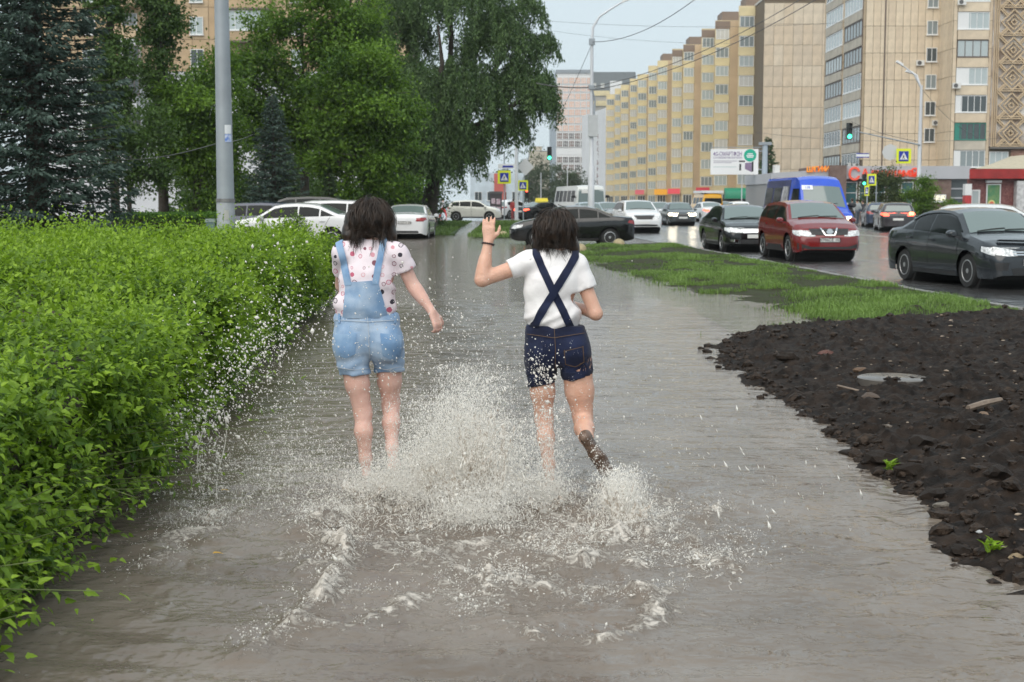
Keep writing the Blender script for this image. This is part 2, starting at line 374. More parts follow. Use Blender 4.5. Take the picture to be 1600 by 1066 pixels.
def water_state(x, y):
    x = np.asarray(x, float); y = np.asarray(y, float); sh = x.shape; x = x.ravel(); y = y.ravel()
    P = np.stack([x, y], -1)
    wx = x + 0.05*fbm(x*7, y*7, seed=31, oct=3); wy = y + 0.06*fbm(x*7, y*7, seed=37, oct=3); PW = np.stack([wx, wy], -1)
    h = 0.0035*fbm(x*3, y*5, seed=41, oct=4) + 0.0022*np.sin(22*(np.hypot(x+0.3, y-8.3)) + 3*fbm(x*2, y*2, seed=4))*np.exp(-np.abs(np.hypot(x+0.3, y-8.3)-2.5)/2.0)
    h += 0.004*np.sin(13*y + 2.5*x + 4*fbm(x*0.8, y*0.8, seed=6))*sstep(8.5, 11, y)*np.exp(-((y-14)/9)**2)
    h += (0.011*fbm(x*1.5+0.4*y, y*2.3, seed=141, oct=3) + 0.006*np.sin(17*np.hypot(x+0.4, y-7.9) + 2.5*fbm(x*1.5, y*1.5, seed=144)))*sstep(9.5, 7.0, y)
    foam = np.zeros_like(x)
    for i, (pts, hh, ww, fo) in enumerate(RIDGES):
        d, t = polydist(PW, pts); br = 0.55 + 0.6*fbm(x*5, y*5, seed=50+i, oct=3)
        env = np.sin(PI*np.clip(t, 0.03, 0.97))**0.4
        g = np.exp(-(d/ww)**2)*env
        h += 1.7*hh*g*np.clip(br, 0.15, 1.2)*(0.8+0.5*fbm(x*16, y*16, seed=150, oct=3)); foam = np.maximum(foam, fo*np.exp(-(d/(ww*1.7))**2)*env*np.clip(br+0.25, 0, 1.1))
    # turbulent patch round the legs
    for (cx, cy_, rx, ry, amp, fo) in ((-0.55, 7.55, 0.75, 0.65, 0.05, 0.75), (0.45, 7.6, 0.75, 0.6, 0.045, 0.72), (0.1, 6.9, 1.4, 0.75, 0.022, 0.50), (0.6, 6.55, 1.0, 0.7, 0.012, 0.42), (-0.9, 6.2, 1.0, 0.7, 0.010, 0.36), (-1.6, 7.0, 0.6, 0.8, 0.012, 0.42), (0.0, 5.6, 1.6, 0.8, 0.007, 0.24), (-1.7, 8.6, 0.7, 1.4, 0.008, 0.35)):
        g = np.exp(-((x-cx)/rx)**2 - ((y-cy_)/ry)**2)
        h += amp*g*fbm(x*6, y*6, seed=77, oct=5, gain=0.6); foam = np.maximum(foam, fo*g*(0.75 + 0.9*fbm(x*3.5, y*5, seed=88, oct=4)))
    h += 0.012*fbm(x*7, y*10, seed=99, oct=5, gain=0.6)*np.exp(-((y-6.3)/2.4)**2); foam = np.maximum(foam, (0.30+0.55*fbm(x*2.2+0.6*y, y*3.5-0.8*x, seed=101, oct=4))*np.exp(-((y-6.4)/1.5)**2-((x+0.1)/1.7)**2))
    # rain drop rings
    r2 = np.random.default_rng(3); oi = np.argsort(y, kind='stable'); ysrt = y[oi]
    for _ in range(900):
        ry = 4.6+11*r2.random()**1.3; rx = -1.9+4.2*r2.random(); R0 = 0.012+0.05*r2.random(); am = 0.0035+0.004*r2.random()
        a_, b_ = np.searchsorted(ysrt, (ry-0.12, ry+0.12)); k = oi[a_:b_]; k = k[np.abs(x[k]-rx) < 0.12]; d = np.hypot(x[k]-rx, y[k]-ry); h[k] += am*np.cos((d-R0)*150)*np.exp(-((d-R0)/0.016)**2)
    return h.reshape(sh), np.clip(foam, 0, 1.2).reshape(sh)
ys = [3.9]
while ys[-1] < 24: ys.append(ys[-1]*1.0052)
ys = np.array(ys); xs = np.linspace(-2.75, 2.75, 370)
YY, XX = np.meshgrid(ys, xs, indexing='ij'); HH, FO = water_state(XX, YY)
edge = sstep(0, 0.15, XX + 2.75)*sstep(0, 0.15, 2.75 - XX)*sstep(0, 3, 24 - YY)*sstep(0, 0.05, YY - 3.9 + 0.02); HH *= edge
nr, ncn = XX.shape; idx = np.arange(nr*ncn).reshape(nr, ncn)
F = np.stack([idx[:-1, :-1], idx[:-1, 1:], idx[1:, 1:], idx[1:, :-1]], -1).reshape(-1, 4)
V = np.stack([XX, YY, HH], -1).reshape(-1, 3); nV = len(V); yl = float(ys[-1])
def kx(y): return float(kerb_x(y)) - 0.05
ext = np.array([(-9, 3.9, 0), (-2.75, 3.9, 0), (-2.75, yl, 0), (-9, yl, 0), (2.75, 3.9, 0), (kx(3.9), 3.9, 0), (kx(yl), yl, 0), (2.75, yl, 0), (-24, yl, 0), (-24, 104, 0), (kx(104), 104, 0)])
F2 = np.array([(0, 1, 2, 3), (4, 5, 6, 7)]) + nV; F3 = np.array([(8, 6, 10, 9)]) + nV
wm = npmesh('water', np.concatenate([V, ext]), [F, F2, F3], True, {'foam': np.concatenate([FO.ravel()*edge.ravel(), np.zeros(len(ext))])})
WATER = struct(ob('water', wm, water_mat()))
# ================================================================== buildings
def glass(name, c, r=0.08): return pm(name, c, r, spec=0.6)
G_SKY = [glass('pane_pale', (0.42, 0.48, 0.49)), glass('pane_mid', (0.24, 0.28, 0.29)), glass('pane_dark', (0.07, 0.085, 0.09)), glass('pane_curtain', (0.56, 0.56, 0.53), 0.2)]
M_WHITE = pm('white_plastic', (0.72, 0.73, 0.73), 0.35)
M_BROWNF = pm('brown_frame', (0.12, 0.09, 0.075), 0.5)
M_DKJ = pm('joint_dark', (0.16, 0.125, 0.085), 0.8)
_wc = {}
def window(parent, p, w, h, cols=2, rz=0.0, fmat=None, gmat=None, t=0.07, rows=1, sill=True, depth=0.12, name='window', solid=None):
    """a glazed opening facing local -y: frame with mullions, a sill and one pane; solid = share of blind panels at the left"""
    fmat = fmat or M_WHITE; gmat = gmat or G_SKY[1]
    k = (round(w, 3), round(h, 3), cols, t, rows, sill, depth, fmat.name, solid)
    if k not in _wc:
        m = MB(); d0 = -depth; x0, x1, z0, z1 = -w/2, w/2, -h/2, h/2
        m.box(x0, x0+t, d0, 0, z0, z1).box(x1-t, x1, d0, 0, z0, z1).box(x0+t, x1-t, d0, 0, z0, z0+t).box(x0+t, x1-t, d0, 0, z1-t, z1)
        for i in range(1, cols): xx = x0 + w*i/cols; m.box(xx-t*0.45, xx+t*0.45, d0+0.01, 0, z0+t, z1-t)
        for i in range(1, rows): zz = z0 + h*i/rows; m.box(x0+t, x1-t, d0+0.012, 0, zz-t*0.4, zz+t*0.4)
        if solid: m.box(x0+t, x0+w*solid, d0+0.015, 0, z0+t, z1-t)
        if sill: m.box(x0-0.05, x1+0.05, d0-0.08, 0, z0-0.08, z0-0.002)
        g = MB().box(x0+t*0.5, x1-t*0.5, d0+0.05, -0.01, z0+t*0.5, z1-t*0.5)
        _wc[k] = (m.mesh('window'), g.mesh('pane'))
        _wc[k][0].materials.append(fmat); _wc[k][1].materials.append(gmat)
    fm, gme = _wc[k]
    o = ob(name, fm, None, parent, p, (0, 0, rz)); q = ob('pane', gme, None, o)
    if q.data.materials[0] is not gmat:
        q.material_slots[0].link = 'OBJECT'; q.material_slots[0].material = gmat
    return o
_pc = {}
def panel(parent, p, w, h, mat, rz=0.0, d=0.06, name='panel'):
    k = (round(w, 3), round(h, 3), d, mat.name)
    if k not in _pc:
        g = 0.022; me = MB().box(-w/2+g, w/2-g, -d, 0.0, -h/2+g, h/2-g).mesh('panel'); me.materials.append(mat); _pc[k] = me
    return ob(name, _pc[k], None, parent, p, (0, 0, rz))

# --- tan apartment block on the far corner, lattice screen on its near bay
TANS = [pm('tan_tile_a', (0.62, 0.515, 0.38), 0.6, var=0.10, vscale=1.3), pm('tan_tile_b', (0.59, 0.49, 0.365), 0.6, var=0.10, vscale=1.3), pm('tan_tile_c', (0.64, 0.54, 0.405), 0.6, var=0.10, vscale=1.3)]
M_TANR = pm('tan_concrete', (0.52, 0.40, 0.26), 0.7, var=0.12, vscale=0.8)
M_GREYB = pm('balcony_concrete', (0.47, 0.43, 0.36), 0.75, var=0.15, vscale=1.0)
A = thing('apartment_block', 'tan tiled apartment tower with lattice screen and glazed balconies behind the shops', 'building', (38.2, 154.6, 0))
ax, ay = 38.2, 154.6
def PA(x, y, z): return (x-ax, y-ay, z)
MB().box(0, 26, 0, 20.1, 0, 34).build('wall', M_DKJ, A)
MB().box(8.0, 26, -4.6, -0.01, 0, 34).build('bay', M_DKJ, A)
ST = 2.87; rnd = random.Random(3)
for r in range(11):
    zc = 5.9 + ST*(r-0.5)
    for c in range(10): panel(A, (0.4 + 0.8*c, -0.002, zc), 0.8, ST, rnd.choice(TANS))
    for c in range(3): panel(A, (7.998, -4.6 + 0.767 + 1.533*c, zc), 1.533, ST, rnd.choice(TANS), -PI/2)
    panel(A, (8.22, -4.605, zc), 0.40, ST, TANS[0]); panel(A, (11.95, -4.605, zc), 0.36, ST, TANS[1])
for r in range(9):
    zc = 5.9 + ST*r
    if r > 0: window(A, (7.15, -0.07, zc - 0.19), 1.15, 1.5, 2, gmat=rnd.choice(G_SKY[:3]))
    style = [(M_WHITE, 5, 0.2, G_SKY[1]), (pm('green_board', (0.03, 0.22, 0.17), 0.6), 5, 0.16, G_SKY[2]), (M_WHITE, 5, 0.18, G_SKY[2]), (M_WHITE, 5, 0.4, G_SKY[0]), (M_BROWNF, 4, None, G_SKY[0]), (M_WHITE, 5, 0.35, G_SKY[0]), (M_WHITE, 5, 0.2, G_SKY[0])][r % 7]
    window(A, (10.1, -4.62, zc), 3.3, 1.75, style[1], gmat=style[3], fmat=style[0], solid=style[2], name='balcony_window')
    panel(A, (10.1, -4.62, zc + ST/2), 3.3, 1.05, M_GREYB if r < 1 else TANS[r % 3], d=0.16, name='balcony_front')
    for c, (yy, ww) in enumerate(((5.2, 8.2), (14.6, 8.6))):
        g = G_SKY[rnd.choice((0, 0, 1, 2))]; f = M_BROWNF if (r + c) in (1, 4, 5) else M_WHITE
        window(A, (-0.03, yy, zc), ww, 1.75, 6, -PI/2, f, g, 0.11, name='balcony_window')
        panel(A, (-0.03, yy, zc + ST/2), ww, 1.05, M_GREYB, -PI/2, 0.18, name='balcony_front')
    for yy in (0.5, 9.9, 19.6): panel(A, (-0.01, yy, zc + ST/2), 0.9, ST, M_TANR, -PI/2, 0.05)
MB().box(-0.12, 0.0, 0.93, 1.06, 0, 34).box(-0.12, 0, 9.2, 9.4, 0, 34).build('drain_pipe', M_BROWNF, A)
MB().box(2.0, 2.12, -0.17, -0.075, 4, 34).build('drain_pipe', M_BROWNF, A)
# lattice screen, one unit for each storey
lat = MB(); u = 2.87; Wd = 3.0; yb = -4.95
def bar(m, p, q, w, y0, y1):
    d = Vector((q[0]-p[0], q[1]-p[1])).normalized(); n = Vector((-d.y, d.x))*w/2
    m.prism([(p[0]+n.x, p[1]+n.y), (q[0]+n.x, q[1]+n.y), (q[0]-n.x, q[1]-n.y), (p[0]-n.x, p[1]-n.y)], y0, y1)
cx, cz = Wd/2, u/2; hb = u/2
for s in (0.32, 0.80, 1.30):
    q = [(cx, cz+s), (cx+s, cz), (cx, cz-s), (cx-s, cz)]
    for i in range(4): bar(lat, q[i], q[(i+1) % 4], 0.13, -0.12 - 0.004*s, 0.1 + 0.004*s)
for sx in (-1, 1):
    for sz in (-1, 1):
        bar(lat, (cx+sx*0.75, cz+sz*0.62), (cx+sx*1.45, cz+sz*1.32), 0.12, -0.13, 0.11)
        bar(lat, (cx+sx*0.62, cz+sz*0.75), (cx+sx*1.32, cz+sz*1.45), 0.12, -0.131, 0.111)
for zz in (0.02, 0.24): lat.box(0, Wd, -0.11, 0.09, zz, zz+0.10)
latm = lat.mesh('lattice_screen'); latm.materials.append(M_TANR)
for r in range(10):
    for c in range(3):
        ob('lattice_screen', latm, None, A, (12.72 + Wd*c, -5.0, 7.15 + u*r))
for xx in (12.2, 12.42, 12.62): MB().box(xx, xx+0.09, -5.1, -4.9, 7.15, 34).build('lattice_post', M_TANR, A)
MB().box(12.15, 26, -5.2, -4.61, 6.95, 7.12).build('ledge', pm('dark_ledge', (0.15, 0.14, 0.13), 0.7), A)
MB().box(12.15, 26, -4.66, -4.605, 7.2, 34).build('loggia_back', pm('loggia_mixed', (0.34, 0.26, 0.20), 0.7, col2=(0.75, 0.74, 0.72), vscale=0.7), A)
window(A, (13.2, -4.64, 5.9), 2.0, 1.5, 3, gmat=G_SKY[0])
MB().box(14.5, 26, -4.7, -4.61, 4.9, 6.9).build('red_cladding', pm('rust_cladding', (0.16, 0.06, 0.045), 0.6, col2=(0.42, 0.26, 0.19), vscale=1.2), A)
M_AC = pm('ac_white', (0.66, 0.66, 0.64), 0.4); M_ACD = pm('ac_grille', (0.10, 0.10, 0.10), 0.5)
acb = MB().box(-0.42, 0.42, -0.3, 0, -0.29, 0.29).mesh('air_conditioner'); acb.materials.append(M_AC)
acf = MB().lathe([(0.0, -0.012), (0.23, -0.012), (0.23, 0.0)], (-0.1, -0.3, 0), 16, 'y').mesh('fan_grille'); acf.materials.append(M_ACD)
def aircon(x, y, z, rz, label):
    o = tag(ob('air_conditioner', acb, None, None, (x, y, z), (0, 0, rz)), label, 'air conditioner', 'air conditioners on the tan tower'); ob('fan_grille', acf, None, o)
aircon(44.1, 154.5, 15.3 + 1.0, 0, 'grey outdoor air conditioner mounted halfway up beside a stair window')
aircon(46.9, 149.7, 22.1, 0, 'outdoor air conditioner at the top of the picture under a bay balcony')
aircon(46.6, 149.7, 13.5, 0, 'outdoor air conditioner below a white balcony on the bay, mid height')
aircon(46.0, 154.5, 9.9, 0, 'outdoor air conditioner under the lowest dark stair window')
aircon(38.05, 157.3, 5.3, -PI/2, 'white outdoor air conditioner with round fan just above the brown brick shop')
aircon(38.05, 159.6, 5.45, -PI/2, 'white outdoor air conditioner half hidden left of another above the shop')


# --- long yellow apartment building stepping away along the avenue
YEL = [pm('yellow_panel', (0.68, 0.585, 0.35), 0.6, var=0.10, vscale=0.7), pm('cream_panel', (0.63, 0.55, 0.33), 0.6, var=0.08, vscale=0.7), pm('straw_panel', (0.62, 0.53, 0.33), 0.6, var=0.1, vscale=0.7)]
M_YB = pm('yellow_building_wall', (0.58, 0.49, 0.32), 0.65, var=0.1, vscale=0.3); M_BRS = pm('brown_strip', (0.50, 0.38, 0.25), 0.65, var=0.1, vscale=0.4)
M_ATT = pm('attic_brown', (0.22, 0.165, 0.13), 0.7)
Bd = thing('apartment_block', 'long yellow panel apartment building stepping away along the avenue', 'building', (34, 212, 0))
def PB(x, y, z): return (x-34, y-212, z)
bays = [(1148, 1173.8, 220, 1187.3), (1112, 1135, 236.6, 1148), (1091.2, 1112, 249, 1112), (1063.5, 1081, 272.7, 1091.2), (1046.3, 1062.5, 282, 1063.5), (1024, 1040, 304, 1046.3), (1010, 1024, 317, 1024),
        (993.4, 1008.5, 336.7, 1010), (981.7, 993.4, 351, 993.4), (967.8, 980.5, 367.7, 981.7), (958.5, 967.8, 381.5, 967.8), (945.6, 958.5, 400, 958.5)]
MB().box(*[v for v in (PB((1187.3-800)*212/2200, 0, 0)[0], PB(52, 0, 0)[0])], 0.0, 8.0, 0, 31.1).build('gable', M_DKJ, Bd)
gx0 = PB((1187.3-800)*212/2200, 0, 0)[0]
rnd = random.Random(5)
GAB = [pm('gable_tile_a', (0.60, 0.495, 0.37), 0.6, var=0.12, vscale=0.9), pm('gable_tile_b', (0.57, 0.48, 0.37), 0.6, var=0.12, vscale=0.9), pm('gable_tile_c', (0.63, 0.54, 0.42), 0.6, var=0.12, vscale=0.9)]
for r in range(10):
    for c in range(7): panel(Bd, (gx0 + 0.72 + 1.44*c, -0.003, 1.55 + 3.05*r), 1.44, 3.05, rnd.choice(GAB if c < 6 else GAB[:2]))
MB().box(gx0-0.1, gx0+18, -0.14, 8, 31.12, 31.4).build('roof_edge', pm('roof_white', (0.6, 0.59, 0.56), 0.6), Bd)
for i, (a, b_, Yb, br) in enumerate(bays):
    Yn = bays[i+1][2] if i+1 < len(bays) else 425
    xl = (a-800)*Yb/2200; xr = (b_-800)*Yb/2200; xb = (br-800)*Yb/2200
    top = 31.2 - 0.15*(i % 2)
    p0 = PB(xl, Yb, 0); p1 = PB(xr, Yb, 0)
    pk = PB(xl*Yn/Yb + 0.02, Yn, 0); xk = PB(52 - i*0.8, 0, 0)[0]      # the tooth's flank splays away from the street
    MB().prism([(p0[0], p0[1]), (xk, p0[1]), (xk, pk[1]-0.02), (pk[0], pk[1]-0.02)], 0, top, 'z').build('bay', M_YB, Bd)
    if br > b_ + 1: MB().box(p1[0]+0.02, PB(xb, 0, 0)[0] + 0.3, p0[1]-0.12, p0[1]-0.02, 0, top-0.05).build('pilaster', M_BRS, Bd)
    w = xr - xl
    for r in range(9):
        zc = 4.8 + 3.0*r
        window(Bd, ((p0[0]+p1[0])/2, p0[1]-0.01, zc), w*0.86, 1.65, 3, gmat=rnd.choice((G_SKY[0], G_SKY[0], G_SKY[3], G_SKY[1])), t=0.10, sill=False)
        mt = YEL[0] if (r > 5 or i > 3) else YEL[1 + (r % 2)]
        if r in (6, 7) or (r % 3 == 0 and i > 1): mt = YEL[0]
        if i in (1, 2, 3, 4) and r == 8: mt2 = M_ATT
        else: mt2 = mt
        panel(Bd, ((p0[0]+p1[0])/2, p0[1]-0.01, zc+1.5), w, 1.3, mt2, d=0.12)
    panel(Bd, ((p0[0]+p1[0])/2, p0[1]-0.01, zc-3*8-1.5), w, 1.3, YEL[2], d=0.12)
    window(Bd, ((p0[0]+p1[0])/2, p0[1]-0.012, 1.5), w*0.8, 2.2, 3, gmat=G_SKY[1+(i % 2)], t=0.1, sill=False, name='shop_window')
    if i in (0, 1, 3, 5): MB().box(p0[0]+1.2, p0[0]+6, p0[1]+0.5, p0[1]+6, top, top+1.5).build('attic', M_ATT, Bd)
for r in range(9):  # narrow stair windows beside the gable
    window(Bd, (PB(37.6, 0, 0)[0], 7.9, 4.8+3*r), 0.5, 1.6, 1, gmat=G_SKY[0], sill=False)
for nm, (px0, px1, py0, py1, Yd), col, lb in (('shop_sign', (992, 1006, 297, 304, 335), (0.62, 0.14, 0.17), 'faded pink shop sign on the yellow building, farthest of the row'), ('shop_sign', (1022, 1042, 296, 304.5, 303), (0.80, 0.38, 0.04), 'orange shop sign at the foot of the yellow building'),
        ('shop_sign', (1043, 1062, 295, 303, 281), (0.72, 0.09, 0.12), 'bright red shop sign next to the orange one'), ('shop_sign', (1087, 1108, 293, 300.5, 248), (0.50, 0.05, 0.07), 'dark red lettering board on white above a shop entrance')):
    p = at(px0, py1, Yd); q = at(px1, py0, Yd)
    o = tag(MB().box(p.x, q.x, Yd-0.5, Yd-0.2, p.z, q.z).build(nm, pm('sign_%d' % px0, col, 0.4, emit=col, estr=0.15)), lb, 'sign')

aw = thing('awning', 'rounded green awning over a shop front of the yellow building', 'awning', (at(1154, 300, 205).x, 205, 0))
prof = [(0, 3.3)] + [(-1.6*math.sin(t), 1.75+1.55*math.cos(t)) for t in np.linspace(0.15, PI/2, 8)] + [(0, 1.75)]
MB().prism([(y, z) for y, z in prof], -2.1, 2.1, 'x').build('canopy', pm('green_canvas', (0.0, 0.20, 0.105), 0.45), aw, smooth=50)
MB().box(-1.9, 1.9, -0.2, 0.1, 0, 1.74).build('shop_front', G_SKY[2], aw)

# --- white slab beyond
wsl = thing('white_building', 'plain white slab building with vertical dark lettering beyond the yellow one', 'building', (28.3, 430, 0))
MB().prism([(0, 0), (-5.1, 43), (8, 48), (14, 0)], 0, 29.2, 'z').build('wall', pm('white_wall', (0.70, 0.71, 0.72), 0.6, var=0.05, vscale=0.1), wsl)
for k, ch in enumerate('ГОСТИНИЦА'):
    ob('letter', text_mesh(ch, 1.9, 0.02), pm('letter_maroon', (0.20, 0.10, 0.10), 0.5), wsl, (-1.35, 12-0.3, 21-2.0*k), (PI/2, 0, -math.atan2(43, 5.1)+0.9))
# --- glass tower
tw = thing('office_tower', 'tall glass tower with peach reflections and grey side at the end of the avenue', 'building', (18.7, 600, 0))
M_PEACH = [pm('peach_reflection_%d' % i, c, 0.12, spec=0.8) for i, c in enumerate(((0.72, 0.46, 0.34), (0.66, 0.42, 0.32), (0.74, 0.52, 0.42)))]  # reflections on the upper floors painted as peach pane colours
M_DGL = [pm('bronze_glass_%d' % i, c, 0.1, spec=0.6) for i, c in enumerate(((0.18, 0.11, 0.085), (0.10, 0.085, 0.08)))]
MB().box(0, 15.2, 0, 24, 0, 54.5).build('core', pm('tower_white', (0.66, 0.66, 0.66), 0.5), tw)
MB().prism([(-2.45, 0.1), (-0.01, 0.1), (-0.01, 24), (-2.3, 24)], 0, 54, 'z').build('side_wing', pm('tower_grey', (0.30, 0.35, 0.40), 0.4, var=0.05), tw)
MB().box(-0.3, 15.3, -0.4, 24, 54.5, 55.9).build('parapet', pm('tower_cap', (0.26, 0.29, 0.32), 0.5), tw)
rnd = random.Random(9)
for r in range(16):
    z = 1.9 + 3.3*r
    if r == 6: MB().box(-0.1, 15.2, -0.12, -0.01, z-1.2, z+1.1).build('band', M_WHITE, tw); continue
    for c in range(6):
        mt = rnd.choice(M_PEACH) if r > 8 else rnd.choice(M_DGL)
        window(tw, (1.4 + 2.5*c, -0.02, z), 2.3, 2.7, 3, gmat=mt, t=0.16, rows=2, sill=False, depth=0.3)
wg = thing('building', 'yellow banded building with grey hipped roof behind the glass tower', 'building', (34.3, 640, 0))
MB().box(0, 22, 0, 18, 0, 50).build('wall', pm('wing_wall', (0.42, 0.40, 0.36), 0.6), wg)
for z in (33, 38, 43.5, 48): MB().box(0.1, 9.5, -0.5, -0.02, z, z+2.2).build('balcony_band', YEL[0], wg)
MB().prism([(-0.5, 50.05), (22, 50.05), (21, 58.5), (0.6, 58.5)], -0.4, 18).build('roof', pm('roof_slate', (0.16, 0.18, 0.19), 0.6), wg)
for x in (1.8, 5.5): MB().box(x, x+1.6, -0.7, -0.41, 51.5, 53.5).build('dormer', G_SKY[3], wg)
MB().box(9.6, 15, -0.6, -0.03, 30, 54.5).build('stair_tower', M_WHITE, wg)
pb = thing('building', 'pale beige building far off above the trees by the traffic light', 'building', (at(826, 300, 640).x, 640, 0))
MB().box(0, 12, 0, 10, 0, 23.5).box(2, 6, 0.5, 9, 23.5, 25.5).build('wall', pm('pale_beige', (0.55, 0.50, 0.40), 0.7), pb)
lb_ = thing('building', 'pale blue and white low building seen under the willow boughs', 'building', (at(735, 300, 250).x, 250, 0))
MB().box(0, 9.5, 0, 8, 0, 6.3).build('wall', pm('pale_blue_wall', (0.50, 0.58, 0.64), 0.6, var=0.15, vscale=0.6), lb_)
for k in range(4): window(lb_, (1.4+2.2*k, -0.02, 2.2), 1.3, 1.6, 2, gmat=G_SKY[2])
MB().box(4.2, 6.2, -0.25, -0.02, 1, 6.2).build('red_banner', pm('banner_red', (0.5, 0.12, 0.10), 0.5), lb_)

# --- apartment block on the left behind the trees
LB = thing('apartment_block', 'beige panel apartment block with white lower floors behind the trees', 'building', (-46, 140, 0))
LPAN = [pm('left_panel_a', (0.46, 0.33, 0.20), 0.65, var=0.12, vscale=0.8), pm('left_panel_b', (0.50, 0.37, 0.235), 0.65, var=0.12, vscale=0.8)]
M_LW = pm('white_render', (0.62, 0.63, 0.66), 0.6, var=0.06, vscale=0.3)
MB().box(0, 36, 0, 14, 0, 14.1).build('lower_wall', M_LW, LB)
MB().box(0, 36, 0, 14, 14.12, 36).build('upper_wall', M_DKJ, LB)
rnd = random.Random(2)
def lbx(px, Y=140): return (px-800)*Y/2200 + 46
for r in range(7):
    z = 15.65 + 3.1*r
    for c in range(22):
        x = 0.82 + 1.636*c
        panel(LB, (x, -0.003, z), 1.636, 3.1, rnd.choice(LPAN), d=0.07)
for r in range(10):
    z = 3.0 + 3.1*r
    for px in (150, 316, 470, 540):
        if (px == 316 and r > 3) or px != 316 and r > 1: window(LB, (lbx(px), -0.08, z), 1.3, 1.7, 2, gmat=G_SKY[(r + px) % 3])
    # projecting balcony stack
    if r > 0:
        xb0, xb1 = lbx(196), lbx(230)
        if r <= 4:
            MB().box(xb0+0.6, xb1, -2.2, -0.02, z-1.4, z+1.68).build('loggia', M_LW, LB); window(LB, ((xb0+xb1)/2+0.65, -2.21, z+0.2), 1.5, 1.6, 3, gmat=G_SKY[2], fmat=M_BROWNF)
        else:
            MB().box(xb0, xb1, -2.0, -0.1, z-1.45, z-1.25).box(xb0, xb1, -2.0, -1.9, z-1.25, z-0.2).box(xb0, xb0+0.1, -1.9, -0.1, z-1.25, z-0.2).build('balcony', LPAN[1], LB)
            MB().box(xb0, xb1, -2.02, -1.88, z+0.05, z+0.12).build('rail', M_BROWNF, LB); window(LB, ((xb0+xb1)/2, -0.1, z+0.2), 1.5, 2.0, 2, gmat=G_SKY[1])
    if r >= 5:
        xb0, xb1 = lbx(362), lbx(432)
        MB().box(xb0, xb1, -1.6, -0.1, z-1.55, z-0.62).build('balcony_front', LPAN[0], LB); window(LB, ((xb0+xb1)/2, -1.45, z+0.35), xb1-xb0, 1.85, 4, gmat=G_SKY[0], solid=0.12, name='balcony_window')
        MB().box(xb0, xb1, -1.7, -0.1, z-1.75, z-1.56).build('slab', M_BROWNF, LB)
MB().box(lbx(305), lbx(420), -0.1, -0.02, 0.6, 3.0).build('shop_front', pm('teal_glass', (0.10, 0.25, 0.26), 0.2), LB)

# --- low shop pavilion and the red kiosk
SP = thing('shop_pavilion', 'low grey fascia shop with brown brick pier and orange and red lettering', 'shop', (at(1202, 300, 128).x, 122, 0))
sx = at(1202, 300, 128).x
M_FASC = pm('grey_fascia', (0.42, 0.43, 0.46), 0.4, var=0.06, vscale=0.5); M_BRICK = pm('brown_brick', (0.13, 0.085, 0.07), 0.7, col2=(0.19, 0.13, 0.11), vscale=2.5)
def sl(px, Y=122): return (px-800)*Y/2200 - sx
MB().box(sl(1205), sl(1292), 0.6, 14, 0, 3.0).build('wall', pm('shop_grey', (0.33, 0.33, 0.33), 0.6), SP)
MB().prism([(sl(1203), 3.0), (sl(1292), 3.0), (sl(1292), 4.2), (sl(1203), 3.9)], 0.2, 14).build('fascia', M_FASC, SP)
MB().box(sl(1292), sl(1318), -0.3, 13, 0, 4.55).build('brick_pier', M_BRICK, SP)
MB().box(sl(1318), sl(1513), 0.3, 13, 3.4, 4.5).build('fascia', M_FASC, SP)
MB().box(sl(1318), sl(1440), 0.9, 13, 0, 3.39).build('wall', M_BRICK, SP); MB().box(sl(1440), sl(1485), 0.5, 13, 0, 3.39).build('wall', M_BRICK, SP)
MB().box(sl(1485.3), sl(1513), 0.9, 13, 0, 3.39).build('glazing', G_SKY[2], SP)
for z in (0.9, 1.7, 2.5): MB().box(sl(1485.3), sl(1513), 0.8, 0.89, z, z+0.12).build('glazing_bar', M_FASC, SP)
for px in (1330, 1352, 1374, 1396, 1418): window(SP, (sl(px), 0.88, 2.2), 1.05, 1.9, 1, gmat=pm('teal_window', (0.05, 0.13, 0.14), 0.1), rows=2)
for px in (1240, 1265): window(SP, (sl(px), 0.58, 1.6), 1.3, 1.8, 2, gmat=G_SKY[2])
window(SP, (sl(1467), 0.48, 1.75), 1.1, 0.6, 2, gmat=pm('lit_window', (0.3, 0.3, 0.25), 0.3, emit=(1, 0.9, 0.7), estr=0.5))
M_ORL = pm('orange_letters', (0.75, 0.27, 0.03), 0.4, emit=(0.75, 0.27, 0.03), estr=0.2); M_RDL = pm('red_letters', (0.68, 0.09, 0.05), 0.4, emit=(0.68, 0.09, 0.05), estr=0.2)
for k, ch in enumerate('ШАПИКИ'): ob('letter', text_mesh(ch, 0.62, 0.02, 0.05), M_ORL, SP, (sl(1262)+0.30*k + 0.02, 0.10, 4.17+0.012*k), (PI/2, 0, 0))
for k, (ch, px, sz) in enumerate((('С', 1332, 1.5), ('А', 1349, 0.85), ('л', 1362, 0.85), ('ы', 1372, 0.85), ('н', 1384, 0.85), ('ш', 1396, 0.9), ('и', 1406, 0.9), ('м', 1413, 0.9), ('а', 1420, 0.9), ('Я', 1426, 1.0))):
    ob('letter', text_mesh(ch, sz, 0.025, 0.05), M_RDL, SP, (sl(px), 0.22, 3.9 if ch != 'С' else 3.75), (PI/2, 0, 0))
MB().box(sl(1211), sl(1219), 1, 2, 3.85, 4.6).build('roof_unit', M_AC, SP)
KI = thing('kiosk', 'dark red corner kiosk with white framed window and peaked tan roof', 'kiosk', (at(1513, 300, 98).x, 98, 0))
def kl(px): return (px-1513)*98/2200
M_KRED = pm('kiosk_red', (0.30, 0.022, 0.02), 0.35, var=0.3, vscale=1.0); M_KW = pm('kiosk_wall', (0.11, 0.028, 0.028), 0.5, col2=(0.24, 0.10, 0.09), vscale=9, detail=8)
